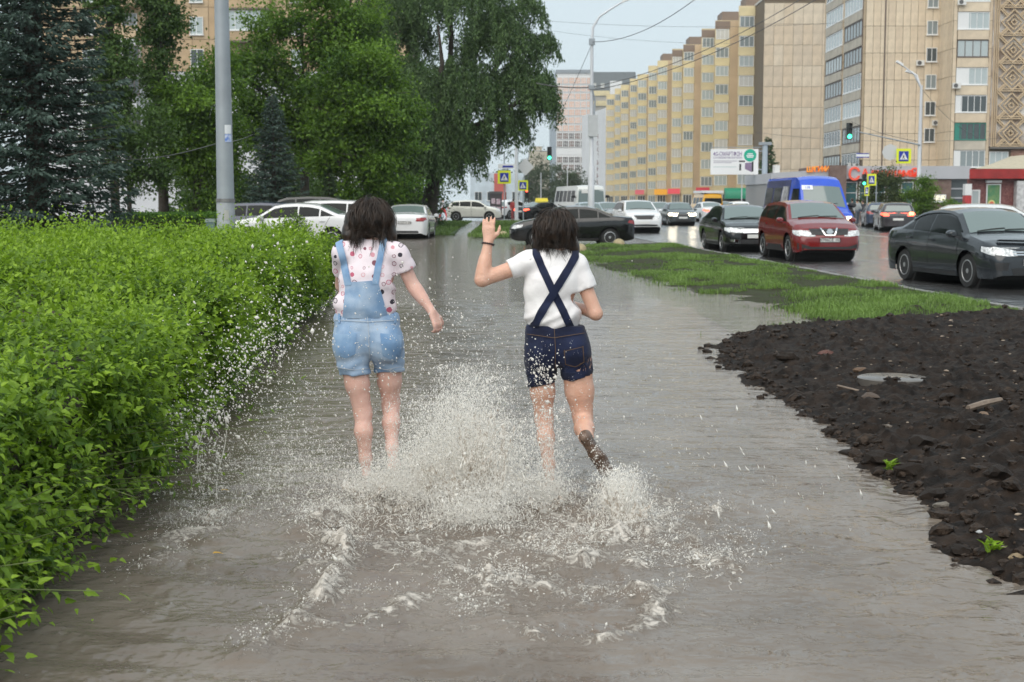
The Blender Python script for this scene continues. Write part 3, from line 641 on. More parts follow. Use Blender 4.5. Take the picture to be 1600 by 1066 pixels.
MB().prism([(kl(1515), 0.6), (6.5, 0.6), (6.5, 7), (2.7, 7)], 0, 3.05, 'z').build('wall', M_KW, KI)
MB().prism([(0, -0.1), (7, -0.1), (7, 7.2), (2.6, 7.2)], 3.06, 3.72, 'z').build('fascia', M_KRED, KI)
MB().add([(0.4, -0.05, 3.74), (7.2, -0.05, 3.74), (7.2, 7.2, 3.74), (2.7, 7.2, 3.74), (4.6, 3.0, 4.75), (7.2, 3.0, 4.95), (7.2, 5, 4.95), (4.6, 5, 4.75)], [(0,1,5,4),(1,2,6,5),(2,3,7,6),(3,0,4,7),(4,5,6,7),(0,3,2,1)]).build('roof', pm('tan_roof', (0.40, 0.36, 0.27), 0.7, var=0.1), KI)
window(KI, (kl(1556), 0.58, 1.85), 1.0, 1.7, 1, gmat=pm('poster_green', (0.03, 0.20, 0.10), 0.3, col2=(0.20, 0.30, 0.12), vscale=2))
MB().lathe([(0.0, -0.02), (0.24, -0.02), (0.24, 0)], (kl(1553), 0.45, 1.35), 20, 'y').build('poster_disc', pm('poster_peach', (0.65, 0.62, 0.25), 0.4), KI)
MB().lathe([(0.0, -0.02), (0.15, -0.02), (0.15, 0)], (kl(1553), 0.42, 1.35), 20, 'y').build('poster_fruit', pm('poster_red', (0.62, 0.14, 0.08), 0.4), KI)
MB().box(kl(1543), kl(1567), 0.3, 0.58, 2.78, 2.95).build('shutter_box', M_WHITE, KI)
window(KI, (kl(1528), 0.58, 1.2), 0.62, 2.2, 1, gmat=G_SKY[0], t=0.1, name='door')
MB().box(kl(1508), kl(1518), 0.0, 0.5, 0, 1.9).build('fridge', pm('fridge_red', (0.45, 0.05, 0.05), 0.4, var=0.3, vscale=3), KI)
MB().box(kl(1507.8), kl(1518.2), -0.02, 0.5, 1.92, 2.7).build('fridge_top', M_WHITE, KI)
MB().box(kl(1588), kl(1610), -0.05, 0.58, 0, 2.9).build('graffiti_panel', pm('graffiti', (0.35, 0.35, 0.36), 0.5, col2=(0.62, 0.62, 0.62), vscale=4, detail=9), KI)
# ================================================================== trees, hedges, shrubs
def leaf_mat(name, c_dark, c_light, trans=0.35, rough=0.45):
    m = bpy.data.materials.new(name); m.use_nodes = True; n, l, b = nodes_of(m)
    a = n.new('ShaderNodeAttribute'); a.attribute_name = 'tint'
    r = n.new('ShaderNodeValToRGB'); r.color_ramp.elements[0].color = lin(c_dark); r.color_ramp.elements[1].color = lin(c_light)
    l.new(a.outputs['Fac'], r.inputs[0]); l.new(r.outputs[0], b.inputs['Base Color']); b.inputs['Roughness'].default_value = rough
    b.inputs['Specular IOR Level'].default_value = 0.35
    t = n.new('ShaderNodeBsdfTranslucent'); l.new(r.outputs[0], t.inputs['Color'])
    mx = n.new('ShaderNodeMixShader'); mx.inputs[0].default_value = trans
    out = n['Material Output']; l.new(b.outputs[0], mx.inputs[1]); l.new(t.outputs[0], mx.inputs[2]); l.new(mx.outputs[0], out.inputs['Surface'])
    return m
M_BARK = pm('bark', (0.055, 0.045, 0.036), 0.85, var=0.35, vscale=6, bump=0.6, bscale=18)
M_TWIG = pm('twigs', (0.05, 0.04, 0.028), 0.85, var=0.3, vscale=8)
def leaves(P, D, N, Ls, Ws, shape=0):
    """leaf faces at P pointing along D with normal about N, sizes Ls x Ws. shape 0: folded diamond, 1: lobed pointed leaf"""
    D = unit(D); S = unit(np.cross(D, N)); U = np.cross(S, D); L = Ls[:, None]; Wd = Ws[:, None]
    if shape == 0:
        tpl = [(0, 0, 0), (0.45, 0.5, 0.10), (1.0, 0, -0.06), (0.45, -0.5, 0.10)]; tris = [(0, 1, 2), (0, 2, 3)]
    else:
        tpl = [(0, 0, 0), (0.20, 0.36, 0.10), (0.44, 0.24, 0.07), (0.40, 0.0, 0.0), (0.58, 0.24, 0.04), (1.0, 0, -0.14), (0.58, -0.24, 0.04), (0.44, -0.24, 0.07), (0.20, -0.36, 0.10)]
        tris = [(0, 3, 1), (1, 3, 2), (2, 3, 4), (4, 3, 5), (5, 3, 6), (6, 3, 7), (7, 3, 8), (8, 3, 0)]
    k = len(tpl); V = np.empty((len(P), k, 3), np.float32)
    for i, (a, s_, u_) in enumerate(tpl): V[:, i] = P + D*L*a + S*Wd*s_ + U*L*u_
    F = (np.arange(len(P))[:, None, None]*k + np.array(tris)[None]).reshape(-1, 3)
    return V.reshape(-1, 3), F, k
def foliage(name, P, D, N, Ls, Ws, tint, mat, parent, shape=0, org=(0, 0, 0)):
    V, F, k = leaves(P - np.array(org), D, N, Ls, Ws, shape)
    me = npmesh(name, V, F, False, {'tint': np.repeat(np.clip(tint, 0, 1), k)})
    return ob(name, me, mat, parent)
def rdir(n, g): v = g.normal(size=(n, 3)); return unit(v)

def broad_tree(name, label, X, Y, trunk, lobes, n, mat, lsize=0.16, clump=0.42, z0=0.0, seed=1, lean=(0, 0), group=None, per=55, trunk_n=9, droop=0.0):
    """lobes: (dx, dy, z, rx, ry, rz); trunk: (height, radius)"""
    g = np.random.default_rng(seed); t = thing(name, label, 'tree', (X, Y, z0), 0, group)
    th, tr = trunk; m = MB(); r_ = random.Random(seed)
    top = Vector((lean[0], lean[1], th))
    m.tube([(0, 0, -0.2), (lean[0]*0.1, lean[1]*0.1, th*0.3), (lean[0]*0.5, lean[1]*0.5, th*0.65), top], [tr*1.25, tr, tr*0.85, tr*0.65], trunk_n)
    vol = np.array([l[3]*l[4]*l[5] for l in lobes])**0.8; cnt = np.maximum((vol/vol.sum()*n/per).astype(int), 3)
    Ps = []; Ds = []; Ns = []; Ts = []
    for (dx, dy, z, rx, ry, rz), c in zip(lobes, cnt):
        C = np.array([dx, dy, z]); s = np.array([rx, ry, rz])
        b = Vector(C); m.tube([top*0.75, (top*0.5 + b*0.5) + Vector((0, 0, 0.2)), b, b + Vector((0, 0, rz*0.5))], [tr*0.5, tr*0.32, tr*0.16, tr*0.05], 6)
        for _ in range(4):
            q = b + Vector([r_.uniform(-0.7, 0.7)*s[0], r_.uniform(-0.7, 0.7)*s[1], r_.uniform(-0.5, 0.6)*s[2]]); m.tube([b*0.7 + top*0.3, (b+q)/2, q], [tr*0.22, tr*0.12, tr*0.04], 5)
        ns_ = 8; su = rdir(ns_, g); sc = C + su*s*(0.45+0.75*g.random((ns_, 1))); sr = s*(0.22+0.34*g.random((ns_, 1))); wh = g.integers(ns_, size=c)
        u0 = rdir(c, g); rad = 0.35 + 0.65*g.random(c)**0.5; cc = sc[wh] + u0*sr[wh]*rad[:, None]; u = unit((cc-C)/s)
        ct = g.random(c)*0.35 + 0.45*g.random(ns_)[wh] + 0.05
        k = per; off = g.normal(size=(c, k, 3))*np.array([1, 1, 0.62])*clump*(0.6+0.8*g.random((c, 1, 1)))
        P = (cc[:, None] + off).reshape(-1, 3); uu = np.repeat(u, k, 0)
        Ps.append(P); Ns.append(unit(uu*0.5 + np.array([0, 0, 0.8]) + 0.7*g.normal(size=P.shape))); Ds.append(unit(uu*0.6 + np.array([0, 0, -0.25-droop]) + 0.8*g.normal(size=P.shape)))
        Ts.append(np.repeat(ct, k) + 0.16*g.normal(size=len(P)))
    m.build('trunk', M_BARK, t, smooth=60)
    P = np.concatenate(Ps); L = lsize*(0.7 + 0.6*g.random(len(P)))
    foliage('crown', P, np.concatenate(Ds), np.concatenate(Ns), L, L*0.62, np.concatenate(Ts), mat, t)
    return t

def willow(label, X, Y, seed=4):
    g = np.random.default_rng(seed); r_ = random.Random(seed); t = thing('willow_tree', label, 'tree', (X, Y, 0)); m = MB()
    m.tube([(0.0, 0, -0.3), (0.1, 0, 1.2), (0.35, 0.1, 2.6), (0.8, 0, 4.2)], [0.62, 0.48, 0.42, 0.36], 12)
    limbs = [((0.8, 0, 4.2), (2.6, 0.5, 7.0), (4.3, 0, 9.6), (5.3, 0, 11.2)), ((0.6, 0, 3.6), (-1.2, -0.5, 6.2), (-2.6, 0, 9.0), (-3.2, 0.4, 12.5)), ((0.8, 0, 4.2), (1.2, 1.0, 7.5), (1.4, 0.6, 11), (1.2, 0, 14.5)),
             ((0.35, 0.1, 2.8), (-1.9, -1.2, 4.4), (-3.4, -1.6, 6.2), (-4.0, -1.8, 7.6)), ((1.2, 0.2, 5.0), (3.6, -1.0, 6.0), (5.4, -0.8, 7.2), (6.2, -0.5, 7.9)), ((0.8, 0, 4.4), (0.6, -1.6, 6.8), (1.0, -2.2, 9.0), (0.8, -2.4, 11.0))]
    for lb in limbs: m.tube(lb, [0.30, 0.2, 0.12, 0.05], 8)
    m.build('trunk', M_BARK, t, smooth=60)
    # leaf-bearing masses of the crown, each hung with drooping twigs
    lobes = [(1.3, 0, 13.5, 3.6, 3.2, 3.2, 330, 2.6), (-2.3, 0.2, 11.8, 2.7, 2.6, 3.0, 260, 2.4), (-1.2, -1.5, 8.2, 2.9, 2.2, 2.4, 300, 2.6), (4.0, 0, 11.0, 2.3, 2.3, 2.4, 230, 2.0), (5.3, -0.2, 8.6, 1.9, 1.9, 1.6, 170, 2.0), (6.3, -0.1, 7.7, 1.1, 1.3, 1.0, 75, 1.7), (2.2, -1.2, 8.2, 2.3, 2.0, 2.4, 230, 2.4),
             (-3.4, -1.4, 6.6, 1.7, 1.7, 1.7, 190, 2.3), (-0.6, -1.9, 5.6, 2.4, 1.4, 1.5, 210, 2.2), (1.6, -1.5, 5.7, 1.6, 1.3, 1.2, 120, 2.0), (5.0, -0.3, 6.2, 0.9, 1.0, 0.9, 55, 1.9), (5.6, 0.0, 12.6, 1.0, 1.2, 1.0, 60, 1.4), (6.6, 0, 10.6, 0.8, 0.9, 0.7, 45, 1.3), (3.7, -0.6, 5.9, 0.7, 0.9, 0.9, 34, 1.9), (0.2, -1.9, 4.5, 1.7, 1.1, 1.1, 130, 2.0), (2.1, -1.2, 4.8, 1.2, 1.0, 0.9, 80, 1.9), (-2.0, -1.8, 4.8, 1.5, 1.1, 1.1, 110, 2.2)]
    Ps = []; Ds = []; Ns = []; Ts = []; tw = MB()
    for (x, y, z, rx, ry, rz, ns, hl) in lobes:
        for i in range(ns):
            u = rdir(1, g)[0]; u[2] = abs(u[2])*1.1 - 0.45; rr = 0.5 + 0.5*g.random()
            p = np.array([x, y, z]) + u*np.array([rx, ry, rz])*rr
            length = hl*(0.35 + 0.75*g.random()); k = int(13*length) + 5; s = np.linspace(0, 1, k)
            out = np.array([u[0], u[1], 0])*0.55*length
            path = p + out*(s**0.7)[:, None]*0.6 + np.array([0, 0, -1.0])*(length*(s**1.35))[:, None] + np.stack([0.09*np.sin(s*5+g.random()*6), 0.09*np.cos(s*4+g.random()*6), 0*s], -1)
            ct = 0.25 + 0.5*g.random()
            for rep in range(2):
                Ps.append(path + g.normal(size=path.shape)*0.075); Ds.append(np.tile([0, 0, -1.0], (k, 1)) + 0.55*g.normal(size=path.shape)); Ns.append(rdir(k, g) + np.array([u[0], u[1]-0.3, 0.5])); Ts.append(ct + 0.18*g.normal(size=k))
    P = np.concatenate(Ps); L = 0.215*(0.7+0.6*g.random(len(P)))
    foliage('crown', P, np.concatenate(Ds), np.concatenate(Ns), L, L*0.36, np.concatenate(Ts), leaf_mat('willow_leaf', (0.045, 0.092, 0.034), (0.15, 0.24, 0.085), 0.38), t)
    return t

def spruce(label, X, Y, H, Rb, nb, spray, mat, seed=1, z0=0.0, zb=0.3, cat='tree', group=None, top=1.0, per=1.0):
    g = np.random.default_rng(seed); t = thing('spruce_tree', label, cat, (X, Y, z0), 0, group)
    MB().tube([(0, 0, -0.2), (0, 0, H*0.5), (0, 0, H*0.98)], [H*0.02+0.03, H*0.012+0.02, 0.012], 8).build('trunk', M_BARK, t, smooth=60)
    Ps = []; Ds = []; Ns = []; Ts = []; bo = MB()
    for i in range(nb):
        f = (i + g.random())/nb; f = f**0.85; z = zb + (H*0.985-zb)*f
        L = Rb*((1-f)**0.85*0.95 + 0.05)*(0.75+0.4*g.random()); w = i*2.39996 + g.normal()*0.2
        dr = np.array([math.cos(w), math.sin(w), 0]); sd = np.array([-dr[1], dr[0], 0])
        k = max(int(L/spray*3.2*per), 4); s = np.sort(g.random(k))**0.75
        sag = -0.30*L*(1-f*0.9); path = np.array([0, 0, z]) + dr*(L*s)[:, None] + np.array([0, 0, 1.0])*(sag*s**1.0 + 0.20*L*s**2.2)[:, None]
        bo.tube([(0, 0, z), tuple(np.array([0, 0, z]) + dr*L*0.5 + np.array([0, 0, sag*0.5+0.2*L*0.22])), tuple(np.array([0, 0, z]) + dr*L + np.array([0, 0, sag+0.2*L]))], [0.012+0.006*L, 0.01+0.004*L, 0.004], 4)
        wd = (0.34*L*(1-s*0.75) + 0.05)
        ct = 0.2 + 0.6*g.random()
        for rep in range(3):
            lat = (g.random(k)*2-1)
            P = path + sd*(lat*wd)[:, None] + np.array([0, 0, -1])*(np.abs(lat)*wd*0.35 + 0.06*g.random(k))[:, None] + g.normal(size=path.shape)*0.02
            D = dr*0.8 + sd*(lat*1.3)[:, None] + np.array([0, 0, -0.30]) + 0.3*g.normal(size=path.shape)
            Ps.append(P); Ds.append(D); Ns.append(np.array([0, 0, 1.0]) + 0.55*g.normal(size=path.shape)); Ts.append(ct + 0.2*s - 0.1 + 0.14*g.normal(size=k))
    bo.build('boughs', M_TWIG, t)
    P = np.concatenate(Ps); Ls = spray*(0.7+0.6*g.random(len(P)))
    foliage('crown', P, np.concatenate(Ds), np.concatenate(Ns), Ls, Ls*0.42, np.concatenate(Ts), mat, t)
    return t

ML_MAPLE = leaf_mat('maple_leaf', (0.030, 0.080, 0.012), (0.20, 0.35, 0.036), 0.42)
ML_DARK = leaf_mat('dark_leaf', (0.030, 0.066, 0.016), (0.10, 0.18, 0.035), 0.35)
ML_POP = leaf_mat('poplar_leaf', (0.036, 0.082, 0.020), (0.13, 0.22, 0.05), 0.35)
ML_BLUE = leaf_mat('blue_needles', (0.022, 0.046, 0.034), (0.095, 0.145, 0.118), 0.15, 0.7)
ML_SPR = leaf_mat('green_needles', (0.026, 0.056, 0.026), (0.09, 0.14, 0.065), 0.15, 0.6)
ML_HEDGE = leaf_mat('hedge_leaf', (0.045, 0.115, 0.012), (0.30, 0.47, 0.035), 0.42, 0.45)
ML_HEDGE2 = leaf_mat('clipped_leaf', (0.030, 0.065, 0.012), (0.10, 0.18, 0.03), 0.3, 0.5)
def xat(px, Y): return (px-800)*Y/2200
willow('huge drooping willow with dark trunk over the flooded lane', xat(668, 80), 80)
spruce('big dark blue spruce filling the far left side behind the hedge', xat(62, 34), 34, 12.5, 2.75, 340, 0.165, ML_BLUE, 11, 0.1, 0.25, per=1.3)
spruce('medium blue spruce standing right of the grey lamp pole', xat(430, 60), 60, 6.0, 1.75, 190, 0.14, ML_BLUE, 12, 0.1, 0.2)
spruce('small green spruce beside the parked black car', xat(516, 63), 63, 2.75, 0.95, 70, 0.16, ML_SPR, 13, 0.1, 0.1)
broad_tree('poplar_tree', 'narrow poplar nearest the big spruce, trunk hidden low down', xat(183, 60), 60, (11, 0.17), [(0.12*math.sin(k*1.7), 0, 5.6+0.95*k, 0.80-0.02*k, 0.8, 1.0) for k in range(11)], 16500, ML_POP, 0.175, 0.28, 0.1, 21, group='columnar poplars')
broad_tree('poplar_tree', 'narrow poplar with bare dark trunk left of the lamp pole', xat(258, 62), 62, (11, 0.20), [(0.12*math.sin(k*2), 0, 5.5+0.95*k, 0.50+0.08*min(k, 4), 0.8, 1.0) for k in range(11)], 17500, ML_POP, 0.175, 0.27, 0.1, 22, group='columnar poplars')
broad_tree('small_tree', 'low loose tree with hanging twigs between the two poplars', xat(205, 56), 56, (2.6, 0.10), [(0, 0, 4.4, 1.2, 1.0, 0.9), (0.7, -0.3, 3.4, 0.9, 0.9, 0.8), (-0.8, 0, 3.9, 0.9, 0.9, 0.9), (0.9, 0, 2.5, 0.8, 0.7, 0.6), (-0.3, -0.4, 2.6, 0.9, 0.7, 0.7)], 9000, ML_DARK, 0.15, 0.32, 0.1, 23)
broad_tree('broadleaf_tree', 'round green tree just behind the lamp pole on its left', xat(310, 61), 61, (3.4, 0.16), [(0, 0, 5.5, 1.6, 1.5, 1.3), (-0.6, -0.4, 4.4, 1.2, 1.1, 1.0), (0.8, 0, 4.2, 1.2, 1.1, 1.1), (0.5, -0.3, 2.9, 1.2, 1.0, 0.9), (1.1, 0, 6.6, 1.0, 1.0, 0.9), (-0.9, -0.4, 3.3, 0.9, 0.8, 0.8), (0.4, -0.5, 1.9, 1.1, 0.8, 0.7)], 21000, ML_MAPLE, 0.16, 0.34, 0.1, 24)
broad_tree('broadleaf_tree', 'tall bright green maple right of the lamp pole', xat(478, 68), 68, (4.5, 0.24), [(0, 0, 9.6, 2.3, 2.0, 1.7), (-1.6, -0.5, 7.9, 1.7, 1.5, 1.3), (1.6, -0.4, 9.3, 1.9, 1.6, 1.5), (0.4, -1.0, 7.4, 1.9, 1.4, 1.2), (-2.0, -0.2, 6.1, 1.5, 1.4, 1.2), (2.4, 0, 11.2, 1.6, 1.4, 1.4), (-0.3, -1.0, 5.6, 1.6, 1.3, 1.1), (1.9, -0.8, 6.6, 1.4, 1.2, 1.1), (-2.7, -0.6, 4.6, 1.2, 1.0, 1.0), (-0.9, -1.2, 4.2, 1.3, 1.0, 0.9), (0.9, -1.4, 4.9, 1.2, 0.9, 0.8), (3.3, -0.5, 8.0, 1.2, 1.0, 1.0), (-3.0, 0, 7.6, 1.0, 0.9, 0.8)], 33000, ML_MAPLE, 0.185, 0.36, 0.1, 25)
broad_tree('broadleaf_tree', 'bright green maple whose crown meets the willow', xat(575, 64), 64, (3.4, 0.2), [(0, 0, 7.1, 1.5, 1.3, 1.1), (-1.2, -0.4, 6.2, 1.3, 1.1, 1.0), (1.1, -0.3, 6.2, 1.3, 1.1, 0.9), (0.2, -0.9, 5.3, 1.6, 1.2, 1.0), (-1.2, -0.2, 4.6, 1.2, 1.0, 0.9), (1.0, -0.6, 4.4, 1.2, 1.0, 0.9), (1.7, 0, 5.3, 0.9, 0.8, 0.7), (-1.9, -0.3, 5.6, 0.8, 0.7, 0.6), (-0.2, -0.9, 3.4, 1.5, 1.0, 0.8), (1.3, -0.6, 3.0, 1.1, 0.8, 0.8), (-1.5, -0.6, 3.2, 1.1, 0.8, 0.8), (0.4, -0.6, 2.2, 1.3, 0.8, 0.7)], 29000, ML_MAPLE, 0.175, 0.33, 0.08, 26)
broad_tree('broadleaf_tree', 'dark leafy tree at the upper left edge of the picture', xat(-10, 45), 45, (5, 0.2), [(0, 0, 7.4, 1.6, 1.4, 1.6), (0.3, 0, 5.4, 1.3, 1.2, 1.2), (0.0, 0, 9.5, 1.6, 1.4, 1.5), (0.2, -0.3, 3.9, 1.0, 1.0, 0.9)], 11000, ML_POP, 0.15, 0.34, 0.1, 27)
for k, (px, Y, hz, sd) in enumerate(((350, 92, 0, 31), (470, 96, 0.5, 32), (545, 88, 1.0, 33), (625, 97, 0.8, 34))):
    broad_tree('broadleaf_tree', ['shaded tree at the back behind the lamp pole', 'shaded tree at the back behind the medium spruce', 'shaded tree at the back above the parked black car', 'shaded tree at the back left of the willow trunk'][k], xat(px, Y), Y, (4, 0.22),
               [(0, 0, 8.2+hz, 2.6, 2.0, 2.2), (-1.7, -0.4, 5.6, 2.0, 1.6, 1.8), (1.7, -0.3, 5.4, 2.0, 1.6, 1.8), (0, -0.6, 3.5, 2.6, 1.5, 1.5), (-1.5, -0.6, 2.0, 1.6, 1.2, 1.1), (1.6, -0.6, 2.0, 1.6, 1.2, 1.1)], 8500, ML_DARK, 0.26, 0.5, 0.1, sd, per=40)
for k, (px, Y, hh, wd) in enumerate(((300, 72, 1.7, 1.6), (352, 75, 2.4, 1.7), (405, 76, 2.2, 1.9), (470, 74, 2.0, 1.9), (535, 76, 2.3, 1.8), (600, 78, 2.2, 1.6), (645, 84, 2.0, 1.4))):
    broad_tree('understory_shrub', ['dark shrub under the trees left of the lamp pole', 'dark shrub right behind the lamp pole', 'dark shrub behind the parked dark blue car', 'dark shrub behind the medium spruce', 'dark shrub behind the black off-road car', 'dark shrub left of the white sedan in the lane', 'dark shrub at the foot of the willow'][k], xat(px, Y), Y, (0.8, 0.05), [(0, 0, hh*0.55, wd, 0.9, hh*0.5), (-wd*0.6, 0, hh*0.35, wd*0.6, 0.8, hh*0.36), (wd*0.6, 0, hh*0.4, wd*0.6, 0.8, hh*0.4)], 4200, ML_DARK, 0.17, 0.32, 0.06, 90+k, group='shrubs under the trees', per=40)['category'] = 'shrub'
# across the avenue
spruce('dark spruce standing behind the billboard post', xat(1197, 140), 140, 7.7, 1.9, 110, 0.34, ML_SPR, 41, 0.1, 0.2)
broad_tree('street_tree', 'loose olive green young tree in front of the lettered shop', xat(1376, 95), 95, (1.8, 0.08), [(0, 0, 3.0, 0.9, 0.8, 0.8), (-0.8, 0, 2.2, 0.8, 0.7, 0.7), (0.7, 0, 2.0, 0.9, 0.7, 0.8), (0, 0, 1.1, 1.2, 0.8, 0.7)], 9000, leaf_mat('olive_leaf', (0.04, 0.065, 0.02), (0.12, 0.16, 0.05), 0.3), 0.13, 0.24, 0.1, 42)
broad_tree('street_tree', 'dense green bush tree right of the tall lamp post', xat(1440, 92), 92, (1.0, 0.08), [(0, 0, 2.2, 1.0, 0.8, 0.8), (0.5, 0, 1.3, 1.1, 0.8, 0.8), (-0.6, 0, 1.2, 0.9, 0.8, 0.8), (1.3, -0.2, 0.8, 0.8, 0.7, 0.5)], 9000, ML_MAPLE, 0.12, 0.22, 0.1, 43)
for k, (px, Y, top, wd) in enumerate(((806, 340, 9.0, 3.6), (826, 320, 11.0, 3.8), (846, 350, 12.6, 4.6), (868, 330, 8.6, 4.2), (888, 300, 7.2, 3.6), (903, 330, 8.2, 3.2), (788, 300, 7.0, 3.2))):
    broad_tree('avenue_tree', ['grey green tree, second from the willow, far down the avenue', 'tall far tree behind the yellow crossing signs', 'tallest far tree under the hanging traffic light', 'broad far tree below the glass tower', 'low far tree behind the bus roof', 'far tree touching the white slab building', 'far tree nearest the willow down the avenue'][k], xat(px, Y), Y, (2.5, 0.2),
               [(0, 0, top*0.72, wd*0.8, 2, top*0.28), (-wd*0.5, 0, top*0.5, wd*0.6, 2, top*0.25), (wd*0.5, 0, top*0.48, wd*0.6, 2, top*0.25), (0, 0, top*0.27, wd*0.9, 2, top*0.25)], 3600, leaf_mat('far_leaf', (0.035, 0.06, 0.03), (0.09, 0.13, 0.06), 0.25) if k == 0 else bpy.data.materials['far_leaf'], 0.42, 0.7, 0.0, 60+k, group='trees far down the avenue', per=36)

# ---- the big leafy hedge beside the walkway
def hedge_front(y): return np.interp(y, [4, 5.3, 6.1, 7.3, 11, 15.6, 21.2, 24], [-1.82, -1.86, -1.86, -1.97, -2.26, -2.54, -2.80, -2.95])
def hedge_top(x, y): return 0.88 + 0.14*sstep(8, 20, y) + 0.22*fbm(np.asarray(x)*1.2, np.asarray(y)*0.95, seed=61, oct=4, gain=0.55) - 0.07*sstep(0.5, 0.0, hedge_front(y) - x)
HG = thing('hedge', 'dense bright green leafy hedge along the flooded walkway', 'hedge', (-3, 13, 0))
core = MB(); g = np.random.default_rng(17)
yy = np.linspace(4.2, 22.3, 60)
V = []; F = []
for y in yy:
    xf = float(hedge_front(y)) - 0.22; V += [(xf, y, -0.1), (xf-0.05, y, 0.55), (xf-0.28, y, float(hedge_top(xf-0.4, y))-0.16), (-9, y, 0.80)]
for i in range(len(yy)-1):
    for k in range(3): F.append((i*4+k, i*4+k+1, (i+1)*4+k+1, (i+1)*4+k))
F.append(tuple(range((len(yy)-1)*4, len(yy)*4)))
core.add([(a+3, b-13, c) for a, b, c in V], F); core.build('twig_core', M_TWIG, HG)
def sprigs(n, side, g, ymax=22.4):
    yr = g.random(n)
    if side:
        y = 4.4 + (ymax-4.4)*yr**1.35; z = 0.02 + g.random(n)**0.8*(hedge_top(hedge_front(y)-0.2, y)-0.05); bul = 0.30*fbm(y*1.5, z*2.0, seed=71, oct=3)
        x = hedge_front(y) - 0.16 + bul - 0.12*(1-z)*0.3; P = np.stack([x, y, z], -1); nrm = np.tile([0.85, -0.25, 0.45], (n, 1))
    else:
        y = 4.6 + (ymax-4.6)*np.sqrt(yr); xl = -0.39*y - 0.35; x = xl + (hedge_front(y)-0.05-xl)*g.random(n); x = np.minimum(x, hedge_front(y)-0.05)
        P = np.stack([x, y, hedge_top(x, y) - 0.10 - 0.05*g.random(n)], -1); nrm = np.tile([0.08, -0.12, 1.0], (n, 1))
    D = unit(nrm + 0.50*g.normal(size=(n, 3)) + np.array([0, 0, 0.25])); L = (0.09 + 0.17*g.random(n))*(1+0.6*(g.random(n) < 0.12))
    return P, D, L, nrm
def sprig_leaves(P, D, L, nrm, k, size, g):
    n = len(P); s = (np.arange(k)+0.5)/k; s = np.tile(s, (n, 1)) + 0.05*g.normal(size=(n, k))
    bend = unit(D + np.array([0, 0, -0.2])*0.3)
    base = P[:, None] + D[:, None]*(L[:, None]*s)[..., None] + bend[:, None]*(0.25*L[:, None]*s**2)[..., None]
    up = unit(np.cross(D, rdir(n, g))); vv = np.cross(D, up); w = s*k*2.4 + g.random((n, 1))*6
    rad = up[:, None]*np.cos(w)[..., None] + vv[:, None]*np.sin(w)[..., None]
    tipw = np.clip((s-0.55)*2.2, 0, 1)
    dr = unit(rad*(1-0.55*tipw)[..., None] + D[:, None]*(0.45+0.8*tipw)[..., None] + np.array([0, 0, -0.30]) + 0.2*g.normal(size=rad.shape))
    nn = unit(D[:, None]*0.7 + np.array([0, 0, 0.7]) + nrm[:, None]*0.3 + 0.35*g.normal(size=rad.shape))
    sz = size*(0.55+0.8*g.random((n, k)))*(0.8+0.4*g.random((n, 1)))*(1.0-0.35*tipw)
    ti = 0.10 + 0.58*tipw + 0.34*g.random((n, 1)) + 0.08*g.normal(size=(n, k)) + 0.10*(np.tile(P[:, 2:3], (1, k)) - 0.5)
    return base.reshape(-1, 3), dr.reshape(-1, 3), nn.reshape(-1, 3), sz.ravel(), ti.ravel()
og = np.array((-3, 13, 0))
acc = {0: [], 1: []}
for side, n in ((True, 8200), (False, 15500)):
    P, D, L, nr_ = sprigs(n, side, g); hole = fbm(P[:, 0]*2.6, P[:, 1]*2.6, P[:, 2]*3.2, seed=171, oct=3); kp = (hole > -0.24+0.10*g.random(n)) | (g.random(n) < 0.10); P, D, L, nr_ = P[kp], D[kp], L[kp], nr_[kp]; L = L*(0.75+0.9*np.clip(hole[kp]+0.3, 0, 1)); near = P[:, 1] < 8.6
    for nb_ in (0, 1):
        mk_ = near if nb_ else ~near
        acc[nb_].append(sprig_leaves(P[mk_], D[mk_], L[mk_], nr_[mk_], 9 if nb_ else 8, 0.050 if nb_ else 0.060, g))
